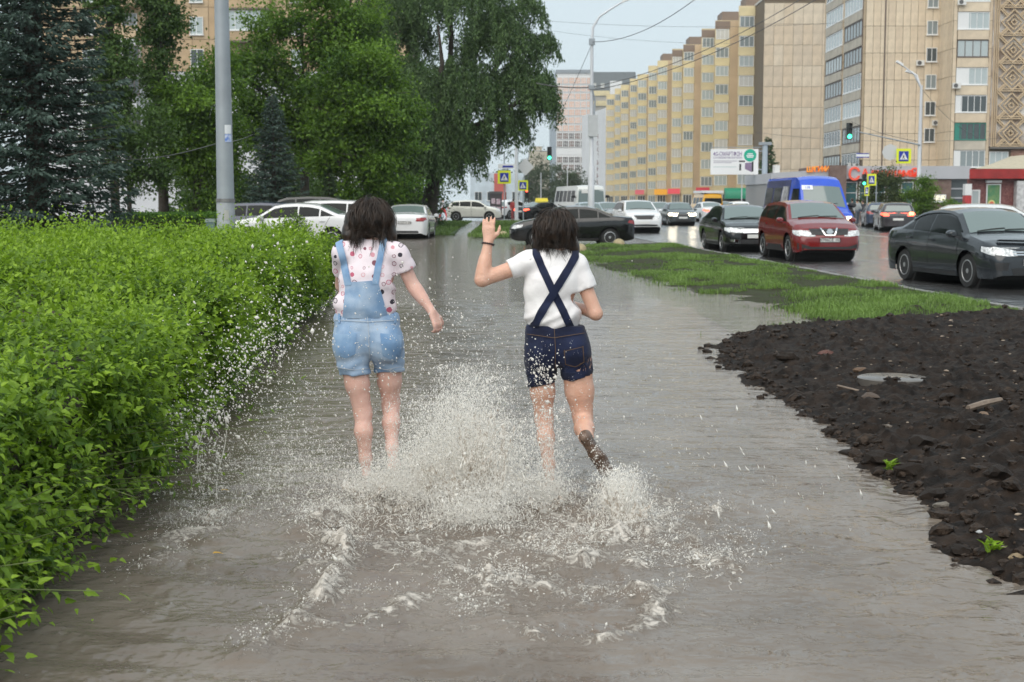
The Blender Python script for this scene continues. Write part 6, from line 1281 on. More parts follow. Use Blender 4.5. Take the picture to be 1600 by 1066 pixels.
# concrete half-balls along the verge end
dome = MB().lathe([(0.215, 0.0), (0.215, 0.06)] + [(0.21*math.cos(a_), 0.06+0.19*math.sin(a_)) for a_ in np.linspace(0.1, PI/2-0.03, 8)], n=20).mesh('stone_bollard', 60); dome.materials.append(pm('ochre_concrete', (0.34, 0.28, 0.16), 0.6, var=0.2, vscale=6))
for px, py, lb in ((906, 393, 'round ochre concrete bollard just right of the white tee shoulder'), (967, 384, 'round ochre concrete bollard by the rear wheel of the black sedan'), (786, 370, 'round ochre concrete bollard left of the raised hand')):
    q = gnd(px, py); tag(ob('stone_bollard', dome, None, None, (q.x, q.y, 0.0)), lb, 'bollard', 'concrete half-ball bollards')
# overhead cables
M_CAB = pm('cable', (0.10, 0.10, 0.105), 0.6)
def cable(label, p, q, sag, r=0.012):
    P = [p.lerp(q, f)-Vector((0, 0, 4*sag*f*(1-f))) for f in np.linspace(0, 1, 18)]; tag(MB().tube(P, r, 5).build('overhead_cable', M_CAB), label, 'cable', 'overhead cables')
LT = Vector((lx, YL, 9.3)); LM = Vector((lx, YL, 7.1))
cable('cable from the curved lamp top rising to the upper right', LT, at(1100, -12, 55), 0.5, 0.016); cable('upper of two parallel cables crossing the yellow facade', LM, at(1275, -16, 60), 0.55, 0.018); cable('lower of two parallel cables crossing the yellow facade', LM-Vector((0, 0, 0.15)), at(1300, -16, 58), 0.6, 0.018)
cable('short thick cable from the lamp to the left over the tower', LM, at(838, 130, 76), 0.1, 0.03); cable('faint high cable right across the sky', at(820, 30, 120), at(1320, 35, 120), 0.5, 0.012); cable('faint lower cable across the sky', at(838, 45, 140), at(1150, 68, 150), 0.4, 0.012)
cable('thin stay running down left from the lamp top', LT-Vector((0, 0, 0.1)), at(862, 205, 90), 0.1, 0.012); cable('slack cable from the dark trees to the thick grey pole', at(180, 248, 40), Vector((PX, 22.7, 1.62+90*22.7/2200)), 0.12, 0.008); cable('cable leaving the thick grey pole for the spruce', Vector((PX, 22.7, 2.52)), at(395, 210, 45), 0.03, 0.008)
cable('cable across the tan tower above the signal arm', at(1330, 190, 100), Vector((rx_, YR, 5.5)), 0.2, 0.014); cable('cable from the right lamp post down to the bay', Vector((rx_, YR, 9.0)), at(1530, 215, 120), 0.5, 0.014); cable('long thin cable across the lower tan tower', at(1180, 207, 125), at(1620, 212, 110), 0.6, 0.012)
# poster pillar and passers-by
q = at(775, 331, 118); t = thing('poster_pillar', 'dark poster column beside the willow boughs', 'poster column', (q.x, 118, 0)); MB().box(-0.5, 0.5, -0.3, 0.3, 0, 2.1).build('body', pm('pillar_dark', (0.05, 0.045, 0.05), 0.5), t); MB().box(-0.56, 0.56, -0.35, 0.35, 2.1, 2.3).build('cap', pm('pillar_cap', (0.08, 0.08, 0.085), 0.5), t)
for x_, z_ in ((-0.22, 1.5), (0.2, 1.45), (-0.2, 0.85), (0.22, 0.8)): MB().box(x_-0.16, x_+0.16, -0.315, -0.302, z_-0.22, z_+0.22).build('poster', pm('poster_%d' % int(z_*100), (0.30, 0.16, 0.20), 0.6, col2=(0.55, 0.5, 0.55), vscale=6), t)
def passer(label, px, Y, h, top, trousers, rz, step=0.25, z0=0.0):
    t = thing('person', label, 'person', (xat(px, Y), Y, z0), rz); s = h/1.7; Vc = lambda x, y, z: Vector((x*s, y*s, z*s))
    lo, hi = Vc(-0.5, -0.6, -0.05), Vc(0.5, 0.6, 1.78)
    f = Field(lo, hi, 0.026*s); f.ell(Vc(0, 0.02, 1.57), (0.085*s, 0.10*s, 0.12*s), 0.02); f.cone(Vc(0, 0, 1.3), Vc(0, 0.01, 1.5), 0.06*s, 0.055*s); f.ell(Vc(0, 0, 1.15), (0.16*s, 0.1*s, 0.26*s), 0.04)
    for sg in (-1, 1):
        f.chain([Vc(sg*0.17, 0, 1.36), Vc(sg*0.23, -sg*0.08, 1.1), Vc(sg*0.22, sg*0.10+0.05, 0.9), Vc(sg*0.21, sg*0.13+0.07, 0.80)], [0.055*s, 0.045*s, 0.035*s, 0.03*s], 0.02); f.chain([Vc(sg*0.09, 0, 0.9), Vc(sg*0.10, sg*step*0.6, 0.5), Vc(sg*0.10, sg*step, 0.08), Vc(sg*0.10, sg*step+0.14, 0.04)], [0.085*s, 0.06*s, 0.045*s, 0.04*s], 0.03)
    ob('body', f.surface('body')[0], SKIN2, t)
    j = Field(lo, hi, 0.026*s); j.ell(Vc(0, 0, 1.15), (0.185*s, 0.13*s, 0.29*s), 0.03)
    for sg in (-1, 1): j.chain([Vc(sg*0.17, 0, 1.36), Vc(sg*0.23, -sg*0.08, 1.1), Vc(sg*0.22, sg*0.10+0.05, 0.92)], [0.075*s, 0.064*s, 0.052*s], 0.02)
    ob('jacket', j.surface('jacket')[0], top, t)
    k = Field(lo, hi, 0.026*s); k.ell(Vc(0, 0, 0.9), (0.17*s, 0.125*s, 0.12*s), 0.03)
    for sg in (-1, 1): k.chain([Vc(sg*0.09, 0, 0.9), Vc(sg*0.10, sg*step*0.6, 0.5), Vc(sg*0.10, sg*step, 0.12)], [0.105*s, 0.082*s, 0.075*s], 0.03)
    ob('trousers', k.surface('trousers')[0], trousers, t)
    hf = Field(lo, hi, 0.026*s); hf.ell(Vc(0, -0.015, 1.61), (0.10*s, 0.11*s, 0.11*s), 0.02); ob('hair', hf.surface('hair')[0], HAIR, t)
PASSERS = [('person in bright red trousers walking beyond the willow trunk', 693, 124, 1.7, (0.60, 0.58, 0.60), (0.62, 0.02, 0.03), R(90), 0.32), ('person in a red coat waiting by the crossing signs', 802, 114, 1.68, (0.28, 0.03, 0.03), (0.22, 0.04, 0.04), R(20), 0.05), ('person in black at the bus stop right of the blue van', 1329, 92, 1.7, (0.02, 0.02, 0.025), (0.03, 0.03, 0.035), R(-20), 0.08), ('person in a grey jacket right of the blue van', 1337, 90, 1.66, (0.30, 0.32, 0.33), (0.08, 0.09, 0.11), R(15), 0.1), ('person in dark top and pale skirt near the green light', 1346, 91, 1.6, (0.04, 0.04, 0.05), (0.50, 0.40, 0.42), R(40), 0.06)]
# ================================================================== the two runners
class Field:
    """signed distance of smoothly joined round cones and ellipsoids on a grid, turned into one closed surface"""
    def __init__(s, lo, hi, h=0.006):
        s.lo = np.array(lo, float); s.h = h; s.n = np.ceil((np.array(hi)-s.lo)/h).astype(int)+1; s.d = np.full(s.n, 0.5, np.float32)
    def box(s, lo, hi, pad):
        a = np.clip(np.floor((np.array(lo)-pad-s.lo)/s.h).astype(int), 0, s.n-1); b = np.clip(np.ceil((np.array(hi)+pad-s.lo)/s.h).astype(int)+1, 1, s.n)
        ax = [s.lo[i]+np.arange(a[i], b[i])*s.h for i in range(3)]
        return tuple(slice(a[i], b[i]) for i in range(3)), np.meshgrid(*ax, indexing='ij', sparse=True)
    def join(s, sl, d, k):
        a = s.d[sl]
        if k > 0:
            t = np.clip(0.5+0.5*(d-a)/k, 0, 1); s.d[sl] = d*(1-t)+a*t - k*t*(1-t)
        else: s.d[sl] = np.minimum(a, d)
    def cone(s, a, b, ra, rb, k=0.02, flat=None):
        a = np.array(a, float); b = np.array(b, float); r = max(ra, rb)
        sl, (x, y, z) = s.box(np.minimum(a, b)-r, np.maximum(a, b)+r, 0.06+k); ab = b-a; L2 = max(ab@ab, 1e-9)
        px, py, pz = x-a[0], y-a[1], z-a[2]; t = np.clip((px*ab[0]+py*ab[1]+pz*ab[2])/L2, 0, 1)
        d = np.sqrt((px-ab[0]*t)**2+(py-ab[1]*t)**2+(pz-ab[2]*t)**2) - (ra+(rb-ra)*t)
        s.join(sl, d.astype(np.float32), k); return s
    def chain(s, pts, rs, k=0.02):
        for i in range(len(pts)-1): s.cone(pts[i], pts[i+1], rs[i], rs[i+1], k)
        return s
    def ell(s, c, r, k=0.03, rz=0.0, rx=0.0, ry=0.0):
        c = np.array(c, float); m = max(r); sl, (x, y, z) = s.box(c-m, c+m, 0.06+k); x, y, z = x-c[0], y-c[1], z-c[2]
        if ry: x, z = x*math.cos(ry)+z*math.sin(ry), -x*math.sin(ry)+z*math.cos(ry)
        if rx: y, z = y*math.cos(rx)+z*math.sin(rx), -y*math.sin(rx)+z*math.cos(rx)
        k0 = np.sqrt((x/r[0])**2+(y/r[1])**2+(z/r[2])**2); k1 = np.sqrt((x/r[0]**2)**2+(y/r[1]**2)**2+(z/r[2]**2)**2)
        s.join(sl, (k0*(k0-1)/np.maximum(k1, 1e-6)).astype(np.float32), k); return s
    def axes(s): return np.meshgrid(*[s.lo[i]+np.arange(s.n[i])*s.h for i in range(3)], indexing='ij', sparse=True)
    def cut(s, p, nrm):          # keep the side where (x-p).n < 0
        x, y, z = s.axes(); n = np.array(nrm, float)/np.linalg.norm(nrm); s.d = np.maximum(s.d, ((x-p[0])*n[0]+(y-p[1])*n[1]+(z-p[2])*n[2]).astype(np.float32)); return s
    def hollow(s, c, r):         # remove a ball
        x, y, z = s.axes(); s.d = np.maximum(s.d, (r-np.sqrt((x-c[0])**2+(y-c[1])**2+(z-c[2])**2)).astype(np.float32)); return s
    def minus(s, other, off): s.d = np.maximum(s.d, -(other.d-off)); return s
    def wrinkle(s, fn, band=0.03):
        m = np.abs(s.d) < band; i = np.where(m); x, y, z = [s.lo[k]+i[k]*s.h for k in range(3)]; s.d[i] += fn(x, y, z).astype(np.float32); return s
    def surface(s, name):
        d = s.d; ins = d < 0; n = s.n
        c = [ins[i:n[0]-1+i, j:n[1]-1+j, k:n[2]-1+k] for i in (0, 1) for j in (0, 1) for k in (0, 1)]
        cnt = sum(q.astype(np.int8) for q in c); act = (cnt > 0) & (cnt < 8); I = np.stack(np.where(act), -1); idm = np.full(act.shape, -1, np.int32); idm[act] = np.arange(len(I))
        P = np.zeros((len(I), 3)); W_ = np.zeros(len(I))
        cs = [(i, j, k) for i in (0, 1) for j in (0, 1) for k in (0, 1)]
        for a in cs:
            for ax in range(3):
                if a[ax]: continue
                b = list(a); b[ax] = 1
                da = d[I[:, 0]+a[0], I[:, 1]+a[1], I[:, 2]+a[2]]; db = d[I[:, 0]+b[0], I[:, 1]+b[1], I[:, 2]+b[2]]; m = (da < 0) != (db < 0)
                t = np.where(m, da/np.where(m, da-db, 1), 0); q = np.array(a, float)[None] + np.zeros((len(I), 3)); q[:, ax] = t
                P[m] += q[m]; W_[m] += 1
        V = s.lo + (I + P/W_[:, None])*s.h; Fs = []
        for ax in range(3):
            o1, o2 = [(1, 2), (2, 0), (0, 1)][ax]
            sl0 = [slice(None)]*3; sl1 = [slice(None)]*3; sl0[ax] = slice(0, -1); sl1[ax] = slice(1, None)
            A_, B_ = ins[tuple(sl0)], ins[tuple(sl1)]; E = np.stack(np.where(A_ != B_), -1)
            E = E[(E[:, o1] > 0) & (E[:, o2] > 0) & (E[:, o1] < n[o1]-1) & (E[:, o2] < n[o2]-1)]
            if not len(E): continue
            q = []
            for (u, v) in ((1, 1), (0, 1), (0, 0), (1, 0)):
                e = E.copy(); e[:, o1] -= u; e[:, o2] -= v; q.append(idm[e[:, 0], e[:, 1], e[:, 2]])
            q = np.stack(q, -1); fl = ~A_[E[:, 0], E[:, 1], E[:, 2]]; q[fl] = q[fl][:, ::-1]; Fs.append(q)
        F = np.concatenate(Fs); F = F[(F >= 0).all(1)]
        # one relaxing pass keeps the grid from showing
        for _ in range(2):
            S = np.zeros_like(V); C = np.zeros(len(V))
            for a, b in ((0, 1), (1, 2), (2, 3), (3, 0)):
                np.add.at(S, F[:, a], V[F[:, b]]); np.add.at(C, F[:, a], 1); np.add.at(S, F[:, b], V[F[:, a]]); np.add.at(C, F[:, b], 1)
            V = V*0.5 + 0.5*S/np.maximum(C, 1)[:, None]
        return npmesh(name, V, F, True), V, F
def bvh_of(V, F): return BVHTree.FromPolygons([tuple(v) for v in V], [tuple(int(i) for i in f) for f in F])
CAMP = Vector((0, 0, CAM_H))
def onto(bvh, px, py, off):
    h = bvh.ray_cast(CAMP, ray(px, py).normalized())
    if h[0] is None: return None
    n = h[1] if h[1].dot(ray(px, py)) < 0 else -h[1]
    return h[0] + n*off, n
def cloth_patch(name, bvh, lo, hi, mat, parent, off=0.004, rows=8, cols=12, th=0.004):
    """a piece of cloth laid on the back of a garment: lo and hi are its lower and upper edges"""
    lo = np.array(lo, float); hi = np.array(hi, float)
    def res(p):
        d = np.concatenate([[0], np.cumsum(np.hypot(*np.diff(p, axis=0).T))]); t = np.linspace(0, d[-1], cols); return np.stack([np.interp(t, d, p[:, 0]), np.interp(t, d, p[:, 1])], -1)
    lo, hi = res(lo), res(hi); V = []; ok = []; last = None
    for i in range(rows+1):
        for j in range(cols):
            q = lo[j]*(1-i/rows)+hi[j]*(i/rows); h = onto(bvh, q[0], q[1], off)
            V.append(tuple(h[0]) if h else (0, 0, 0)); ok.append(h is not None)
    F = [(i*cols+j, i*cols+j+1, (i+1)*cols+j+1, (i+1)*cols+j) for i in range(rows) for j in range(cols-1)]
    F = [f for f in F if all(ok[k] for k in f)]
    me = bpy.data.meshes.new(name); me.from_pydata(V, [], F); me.update()
    bm = bmesh.new(); bm.from_mesh(me); bmesh.ops.delete(bm, geom=[v for v in bm.verts if not v.link_faces], context='VERTS'); bmesh.ops.recalc_face_normals(bm, faces=bm.faces)
    if bm.faces and sum(f.normal.y for f in bm.faces) > 0: bmesh.ops.reverse_faces(bm, faces=bm.faces)
    bmesh.ops.solidify(bm, geom=bm.faces[:], thickness=th); bm.to_mesh(me); bm.free()
    me.polygons.foreach_set('use_smooth', [True]*len(me.polygons)); me.set_sharp_from_angle(angle=R(40))
    return ob(name, me, mat, parent)
def strap(name, bvh, path, width, mat, parent, off=0.004, over=True, th=0.004):
    """a strap along a path on the back, carried over the shoulder at its last point"""
    path = np.array(path, float); d = np.concatenate([[0], np.cumsum(np.hypot(*np.diff(path, axis=0).T))]); t = np.linspace(0, d[-1], 26); C = np.stack([np.interp(t, d, path[:, 0]), np.interp(t, d, path[:, 1])], -1)
    T = np.gradient(C, axis=0); T /= np.linalg.norm(T, axis=1)[:, None]; Nn = np.stack([-T[:, 1], T[:, 0]], -1); rows = []
    for c_, n_ in zip(C, Nn):
        r_ = [onto(bvh, *(c_+n_*width*k), off) for k in (-0.5, -0.17, 0.17, 0.5)]
        if all(r_): rows.append([q[0] for q in r_])
    if over:
        for dy in (0.02, 0.05, 0.08, 0.11):
            base = rows[len(rows)-1] if dy == 0.02 else b0
            if dy == 0.02: b0 = base
            row = []
            for q in b0:
                h = bvh.ray_cast(Vector((q.x, q.y+dy, q.z+0.25)), Vector((0, 0, -1)))
                row.append(h[0]+Vector((0, 0, off)) if h[0] is not None and abs(h[0].z-q.z) < 0.12 else Vector((q.x, q.y+dy, q.z-dy*0.6)))
            rows.append(row)
    V = [tuple(p) for r_ in rows for p in r_]; F = [(i*4+j, i*4+j+1, (i+1)*4+j+1, (i+1)*4+j) for i in range(len(rows)-1) for j in range(3)]
    me = bpy.data.meshes.new(name); me.from_pydata(V, [], F); me.update(); bm = bmesh.new(); bm.from_mesh(me); bmesh.ops.recalc_face_normals(bm, faces=bm.faces)
    if sum(f.normal.y for f in bm.faces) > 0: bmesh.ops.reverse_faces(bm, faces=bm.faces)
    bmesh.ops.solidify(bm, geom=bm.faces[:], thickness=th); bm.to_mesh(me); bm.free(); me.polygons.foreach_set('use_smooth', [True]*len(me.polygons)); me.set_sharp_from_angle(angle=R(40))
    return ob(name, me, mat, parent)
def skin_mat(name, c, c2):
    m = pm(name, c, 0.40, spec=0.35, sub=0.10, col2=c2, vscale=16, bump=0.25, bscale=90, detail=9); return m
SKIN1 = skin_mat('skin_fair', (0.66, 0.40, 0.33), (0.72, 0.47, 0.40)); SKIN2 = skin_mat('skin_warm', (0.60, 0.345, 0.25), (0.68, 0.42, 0.32))
def denim(name, c, c2, fade=3.0):
    m = bpy.data.materials.new(name); m.use_nodes = True; n, l, b = nodes_of(m); tc = n.new('ShaderNodeTexCoord')
    t = n.new('ShaderNodeTexNoise'); t.inputs['Scale'].default_value = fade*2.5; t.inputs['Detail'].default_value = 6; l.new(tc.outputs['Object'], t.inputs['Vector'])
    r = n.new('ShaderNodeValToRGB'); r.color_ramp.elements[0].position = 0.35; r.color_ramp.elements[1].position = 0.68; r.color_ramp.elements[0].color = lin(c); r.color_ramp.elements[1].color = lin(c2); l.new(t.outputs[0], r.inputs[0])
    w = n.new('ShaderNodeTexWave'); w.inputs['Scale'].default_value = 160; w.inputs['Distortion'].default_value = 2; w.bands_direction = 'DIAGONAL'; l.new(tc.outputs['Object'], w.inputs['Vector'])
    bp = n.new('ShaderNodeBump'); bp.inputs['Strength'].default_value = 0.2; bp.inputs['Distance'].default_value = 0.003; l.new(w.outputs[1], bp.inputs['Height']); l.new(bp.outputs[0], b.inputs['Normal'])
    l.new(r.outputs[0], b.inputs['Base Color']); b.inputs['Roughness'].default_value = 0.75; b.inputs['Specular IOR Level'].default_value = 0.25; b.inputs['Sheen Weight'].default_value = 0.1
    return m
DEN1 = denim('denim_light', (0.17, 0.29, 0.47), (0.40, 0.50, 0.63)); DEN1P = denim('denim_light_pocket', (0.15, 0.27, 0.46), (0.28, 0.41, 0.58), 4)
DEN2 = denim('denim_dark', (0.004, 0.007, 0.026), (0.012, 0.020, 0.060)); DEN2P = denim('denim_dark_strap', (0.005, 0.009, 0.030), (0.010, 0.017, 0.052), 5)
STITCH1 = pm('stitch_pale', (0.42, 0.48, 0.55), 0.7); STITCH2 = pm('stitch_tan', (0.11, 0.065, 0.035), 0.7)
def print_mat():
    m = bpy.data.materials.new('printed_jersey'); m.use_nodes = True; n, l, b = nodes_of(m); tc = n.new('ShaderNodeTexCoord')
    sx_ = n.new('ShaderNodeSeparateXYZ'); l.new(tc.outputs['Object'], sx_.inputs[0]); mp = n.new('ShaderNodeCombineXYZ'); l.new(sx_.outputs[0], mp.inputs[0]); l.new(sx_.outputs[2], mp.inputs[1])
    v = n.new('ShaderNodeTexVoronoi'); v.voronoi_dimensions = '2D'; v.inputs['Scale'].default_value = 18; v.inputs['Randomness'].default_value = 0.6; l.new(mp.outputs[0], v.inputs['Vector'])
    sp = n.new('ShaderNodeSeparateColor'); l.new(v.outputs['Color'], sp.inputs[0])
    # pick a tint for each spot, ring or full
    rp = n.new('ShaderNodeValToRGB'); rp.color_ramp.interpolation = 'CONSTANT'; e = rp.color_ramp.elements; e[0].color = (0.50, 0.13, 0.20, 1); e[1].position = 0.38; e[1].color = (0.05, 0.045, 0.06, 1)
    for ps, cc in ((0.6, (0.60, 0.30, 0.35, 1)), (0.8, (0.22, 0.09, 0.12, 1))): q = e.new(ps); q.color = cc
    l.new(sp.outputs[0], rp.inputs[0])
    def mth(op, a, bb): 
        q = n.new('ShaderNodeMath'); q.operation = op
        for i, s_ in enumerate((a, bb)):
            if isinstance(s_, float): q.inputs[i].default_value = s_
            else: l.new(s_, q.inputs[i])
        return q.outputs[0]
    nz = n.new('ShaderNodeTexNoise'); nz.inputs['Scale'].default_value = 60; l.new(tc.outputs['Object'], nz.inputs['Vector'])
    dist = mth('ADD', v.outputs['Distance'], mth('MULTIPLY', mth('SUBTRACT', nz.outputs[0], 0.5), 0.14))
    rad = mth('ADD', mth('MULTIPLY', sp.outputs[1], 0.14), 0.15)
    full = mth('LESS_THAN', dist, rad); hole = mth('LESS_THAN', dist, mth('MULTIPLY', rad, 0.72)); isring = mth('GREATER_THAN', sp.outputs[2], 0.5)
    fac = mth('SUBTRACT', full, mth('MULTIPLY', hole, mth('MULTIPLY', isring, 0.85)))
    mx = n.new('ShaderNodeMix'); mx.data_type = 'RGBA'; mx.inputs[6].default_value = (0.74, 0.66, 0.71, 1); l.new(fac, mx.inputs[0]); l.new(rp.outputs[0], mx.inputs[7]); l.new(mx.outputs[2], b.inputs['Base Color'])
    b.inputs['Roughness'].default_value = 0.8; b.inputs['Specular IOR Level'].default_value = 0.2
    return m
PRINT = print_mat(); TEE = pm('white_jersey', (0.74, 0.72, 0.73), 0.8, spec=0.2, col2=(0.80, 0.79, 0.79), vscale=7, bump=0.1, bscale=60)
HAIR = pm('dark_hair', (0.010, 0.007, 0.005), 0.34, spec=0.5, col2=(0.045, 0.026, 0.016), vscale=30)
def hand(f, wrist, d, palm_n, thumb_side, curl, size=1.0, spread=0.10):
    """palm and five fingers growing from the wrist along d; palm_n points out of the palm"""
    d = Vector(d).normalized(); pn = Vector(palm_n); pn = (pn-d*pn.dot(d)).normalized(); sd = d.cross(pn)*thumb_side; W_ = Vector(wrist); q = size
    for k in (-1.0, -0.33, 0.33, 1.0): f.cone(W_+sd*k*0.014*q+d*0.005, W_+d*0.082*q+sd*k*0.031*q, 0.017*q, 0.0125*q, 0.012)
    for k, ln in ((-1.0, 0.058), (-0.36, 0.072), (0.32, 0.078), (0.98, 0.070)):
        b = W_+d*0.088*q+sd*(-k)*-0.031*q*1.0; dir_ = (d+sd*k*spread).normalized(); p = b; pts = [p]; rr = [0.0095*q]; a = 0
        for j, seg in enumerate((0.45, 0.31, 0.24)):
            a += curl*(0.7 if j == 0 else 1.0); dd = dir_*math.cos(a)+pn*math.sin(a); p = p+dd*ln*q*seg; pts.append(p); rr.append((0.0088, 0.0080, 0.0070)[j]*q)
        f.chain(pts, rr, 0.006)
    b = W_+d*0.022*q+sd*0.022*q; p1 = b+(sd*0.8+d*0.65+pn*0.2).normalized()*0.042*q; p2 = p1+(d*0.9+sd*0.35+pn*0.35).normalized()*0.034*q; p3 = p2+(d+pn*0.5).normalized()*0.024*q
    f.chain([b, p1, p2, p3], [0.016*q, 0.0115*q, 0.010*q, 0.008*q], 0.010)
def head_on(f, c, r, yaw=0.0):
    """skull, face, nose, ears; the face looks away from the camera (+y)"""
    c = Vector(c); f.ell(c, (r*0.80, r*0.98, r*1.02), 0.02); f.ell(c+Vector((0, r*0.42, -r*0.45)), (r*0.62, r*0.62, r*0.72), 0.03); f.cone(c+Vector((0, r*0.98, 0.0)), c+Vector((0, r*1.18, -r*0.30)), 0.012, 0.016, 0.015)
    for sg in (-1, 1): f.ell(c+Vector((sg*r*0.80, 0.0, -r*0.12)), (0.010, 0.020, 0.032), 0.008); f.ell(c+Vector((sg*r*0.32, r*0.90, 0.01)), (0.018, 0.012, 0.012), 0.006)
    f.cone(c+Vector((-r*0.22, r*0.98, -r*0.62)), c+Vector((r*0.22, r*0.98, -r*0.62)), 0.011, 0.011, 0.008); f.ell(c+Vector((0, r*0.78, -r*1.02)), (r*0.3, r*0.25, r*0.22), 0.02)
def hair_strands(name, parent, ctr, rad, n, length, seed, spread, mat=None, wave=0.010, gap=None, rr=0.0024, side=1.0, kids=8, loose=0.012):
    """wet locks: guide curves run from the crown over the back of the head and hang; the hairs of a lock close up towards its tip"""
    g = np.random.default_rng(seed); ctr = np.array(ctr); rad = np.array(rad); arc, m = 9, 15; Vs = []; Fs = []; base = 0; ns = 3
    for i in range(n):
        phi = (g.random()*2-1)*spread; th0 = 0.06 + 0.5*g.random(); th1 = R(92) + R(24)*g.random(); drift = 0.22*g.normal()
        Lh = length*(0.12+1.0*g.random()**1.5)*(0.45+0.75*abs(phi)/spread)
        if gap and abs(phi-gap[0]) < gap[1]: Lh *= 0.10 + 0.5*(g.random() < 0.12)
        k0 = 1.0 + 0.10*g.random()**2; th = np.linspace(th0, th1, arc); az = -PI/2 + phi + drift*np.linspace(0, 1, arc)**1.5
        P = ctr + rad*k0*np.stack([np.sin(th)*np.cos(az), np.sin(th)*np.sin(az), np.cos(th)], -1)
        f = np.arange(1, m-arc+1)/(m-arc); out = np.array([math.cos(az[-1]), math.sin(az[-1])*0.4, 0])
        P = np.concatenate([P, P[-1] + np.array([0, 0, -1])*(Lh*f)[:, None] + out*(Lh*0.20*side*f*(1-0.5*f))[:, None]])
        s = np.linspace(0, 1, m); tang = np.array([-math.sin(az[-1]), math.cos(az[-1]), 0]); nz = unit(P-ctr)
        P = P + tang*(wave*np.sin(s*(8+6*g.random())+g.random()*6.28)*s**0.7)[:, None] + nz*(0.5*wave*np.sin(s*(7+5*g.random())+g.random()*6.28)*s)[:, None]
        for c in range(kids):
            o = g.normal(size=3)*loose; fr = (g.normal(size=3)*0.010)
            Q = P + o*(1-0.80*s**1.2)[:, None] + fr*(s**3)[:, None]; cutm = m - int(g.integers(0, 4)); Q = Q[:cutm]; sq = np.linspace(0, 1, len(Q))
            T = unit(np.gradient(Q, axis=0)); A_ = unit(np.cross(T, np.array([0.3, 0.9, 0.2]))); B_ = np.cross(T, A_); r_ = rr*(0.5+0.7*g.random())*(1-0.92*sq**2.5)
            w = np.arange(ns)*2*PI/ns; V = Q[:, None] + (A_[:, None]*np.cos(w)[None, :, None] + B_[:, None]*np.sin(w)[None, :, None])*r_[:, None, None]
            Vs.append(V.reshape(-1, 3)); k = np.arange(len(Q)-1)[:, None]*ns; j = np.arange(ns)[None]; j2 = (j+1) % ns
            Fs.append((np.stack([k+j, k+j2, k+ns+j2, k+ns+j], -1)).reshape(-1, 4)+base); base += len(Q)*ns
    o = ob(name, npmesh(name, np.concatenate(Vs), np.concatenate(Fs), True), mat or HAIR, parent); o['kind'] = 'stuff'; return o

# ---------------------------------------------------------------- person in light overalls (left)
Y1 = 8.3
def a1(px, py, dy=0.0): return at(px, py, Y1+dy)
G1 = thing('person', 'person in light denim overall shorts and spotted tee running through water', 'person', (a1(575, 745).x, Y1, -0.08))
o1 = np.array(G1.location)
LO, HI = (-1.16, 7.85, -0.16), (-0.34, 8.82, 1.70)
sh_l, sh_r = a1(535, 397, 0.02), a1(622, 397, 0.0); el_r, wr_r, ha_r = a1(645, 446, 0.02), a1(675, 487, -0.03), a1(686, 512, -0.04)
el_l, wr_l = a1(534, 446, 0.20), a1(556, 432, 0.40)
hip_l, hip_r = a1(548, 545, -0.02), a1(606, 545, 0.03); kn_l, kn_r = a1(567, 645, 0.0), a1(611, 634, 0.12); an_l, an_r = a1(572, 735, -0.04), a1(613, 715, -0.02)
def torso1(f, inf=0.0, k=0.035):
    f.ell(a1(578, 428, 0.01), (0.143+inf, 0.100+inf, 0.165+inf), k); f.ell(a1(572, 476, 0.01), (0.140+inf, 0.096+inf, 0.115+inf), k)
    f.cone(sh_l+Vector((0.025, 0, 0)), sh_r-Vector((0.025, 0, 0)), 0.056+inf, 0.056+inf, k)
    for p, q in ((a1(583, 380, 0.03), sh_l), (a1(583, 380, 0.03), sh_r)): f.cone(p, q, 0.045+inf, 0.046+inf, k)
    return f
def hips1(f, inf=0.0, k=0.03):
    f.ell(a1(574, 520, 0.02), (0.178+inf, 0.118+inf, 0.130+inf), k)
    for q in (a1(549, 537, -0.03), a1(601, 537, -0.03)): f.ell(q, (0.098+inf, 0.088+inf, 0.11+inf), 0.05)
    return f
f = Field(LO, HI, 0.0074); torso1(f); hips1(f)
f.cone(a1(583, 390, 0.02), a1(581, 358, 0.07), 0.052, 0.050, 0.03); head_on(f, a1(579, 349, 0.09), 0.108)
f.chain([sh_r, el_r, wr_r], [0.047, 0.039, 0.026], 0.015); f.chain([(el_r*0.8+wr_r*0.2), (el_r*0.5+wr_r*0.5)], [0.040, 0.033], 0.02)
f.chain([sh_l, el_l, wr_l], [0.047, 0.038, 0.026], 0.015)
hand(f, wr_r+(ha_r-wr_r)*0.05, (ha_r-wr_r), (-0.75, 0.65, 0.0), 1, 0.75, 0.92, 0.05); hand(f, wr_l, (0.3, 0.6, 0.3), (0, 0, -1), 1, 0.5, 0.9)
for hp, kn, an, lift in ((hip_l, kn_l, an_l, 0), (hip_r, kn_r, an_r, 0)):
    f.chain([hp, hp*0.45+kn*0.55, kn], [0.086, 0.069, 0.052], 0.03); cf = kn*0.68+an*0.32+Vector((0, -0.018, 0)); f.chain([kn, cf, an*0.8+kn*0.2, an], [0.050, 0.0500, 0.035, 0.028], 0.03)
    heel = an+Vector((0, -0.03, -0.05)); toe = an+Vector((0.015, 0.16, -0.075)); f.cone(heel, an+Vector((0.005, 0.07, -0.05)), 0.032, 0.036, 0.02); f.cone(an+Vector((0.005, 0.07, -0.055)), toe, 0.036, 0.024, 0.02)
body1, V, F = f.surface('body'); BF1 = f
b = ob('body', body1, SKIN1, G1, -o1)
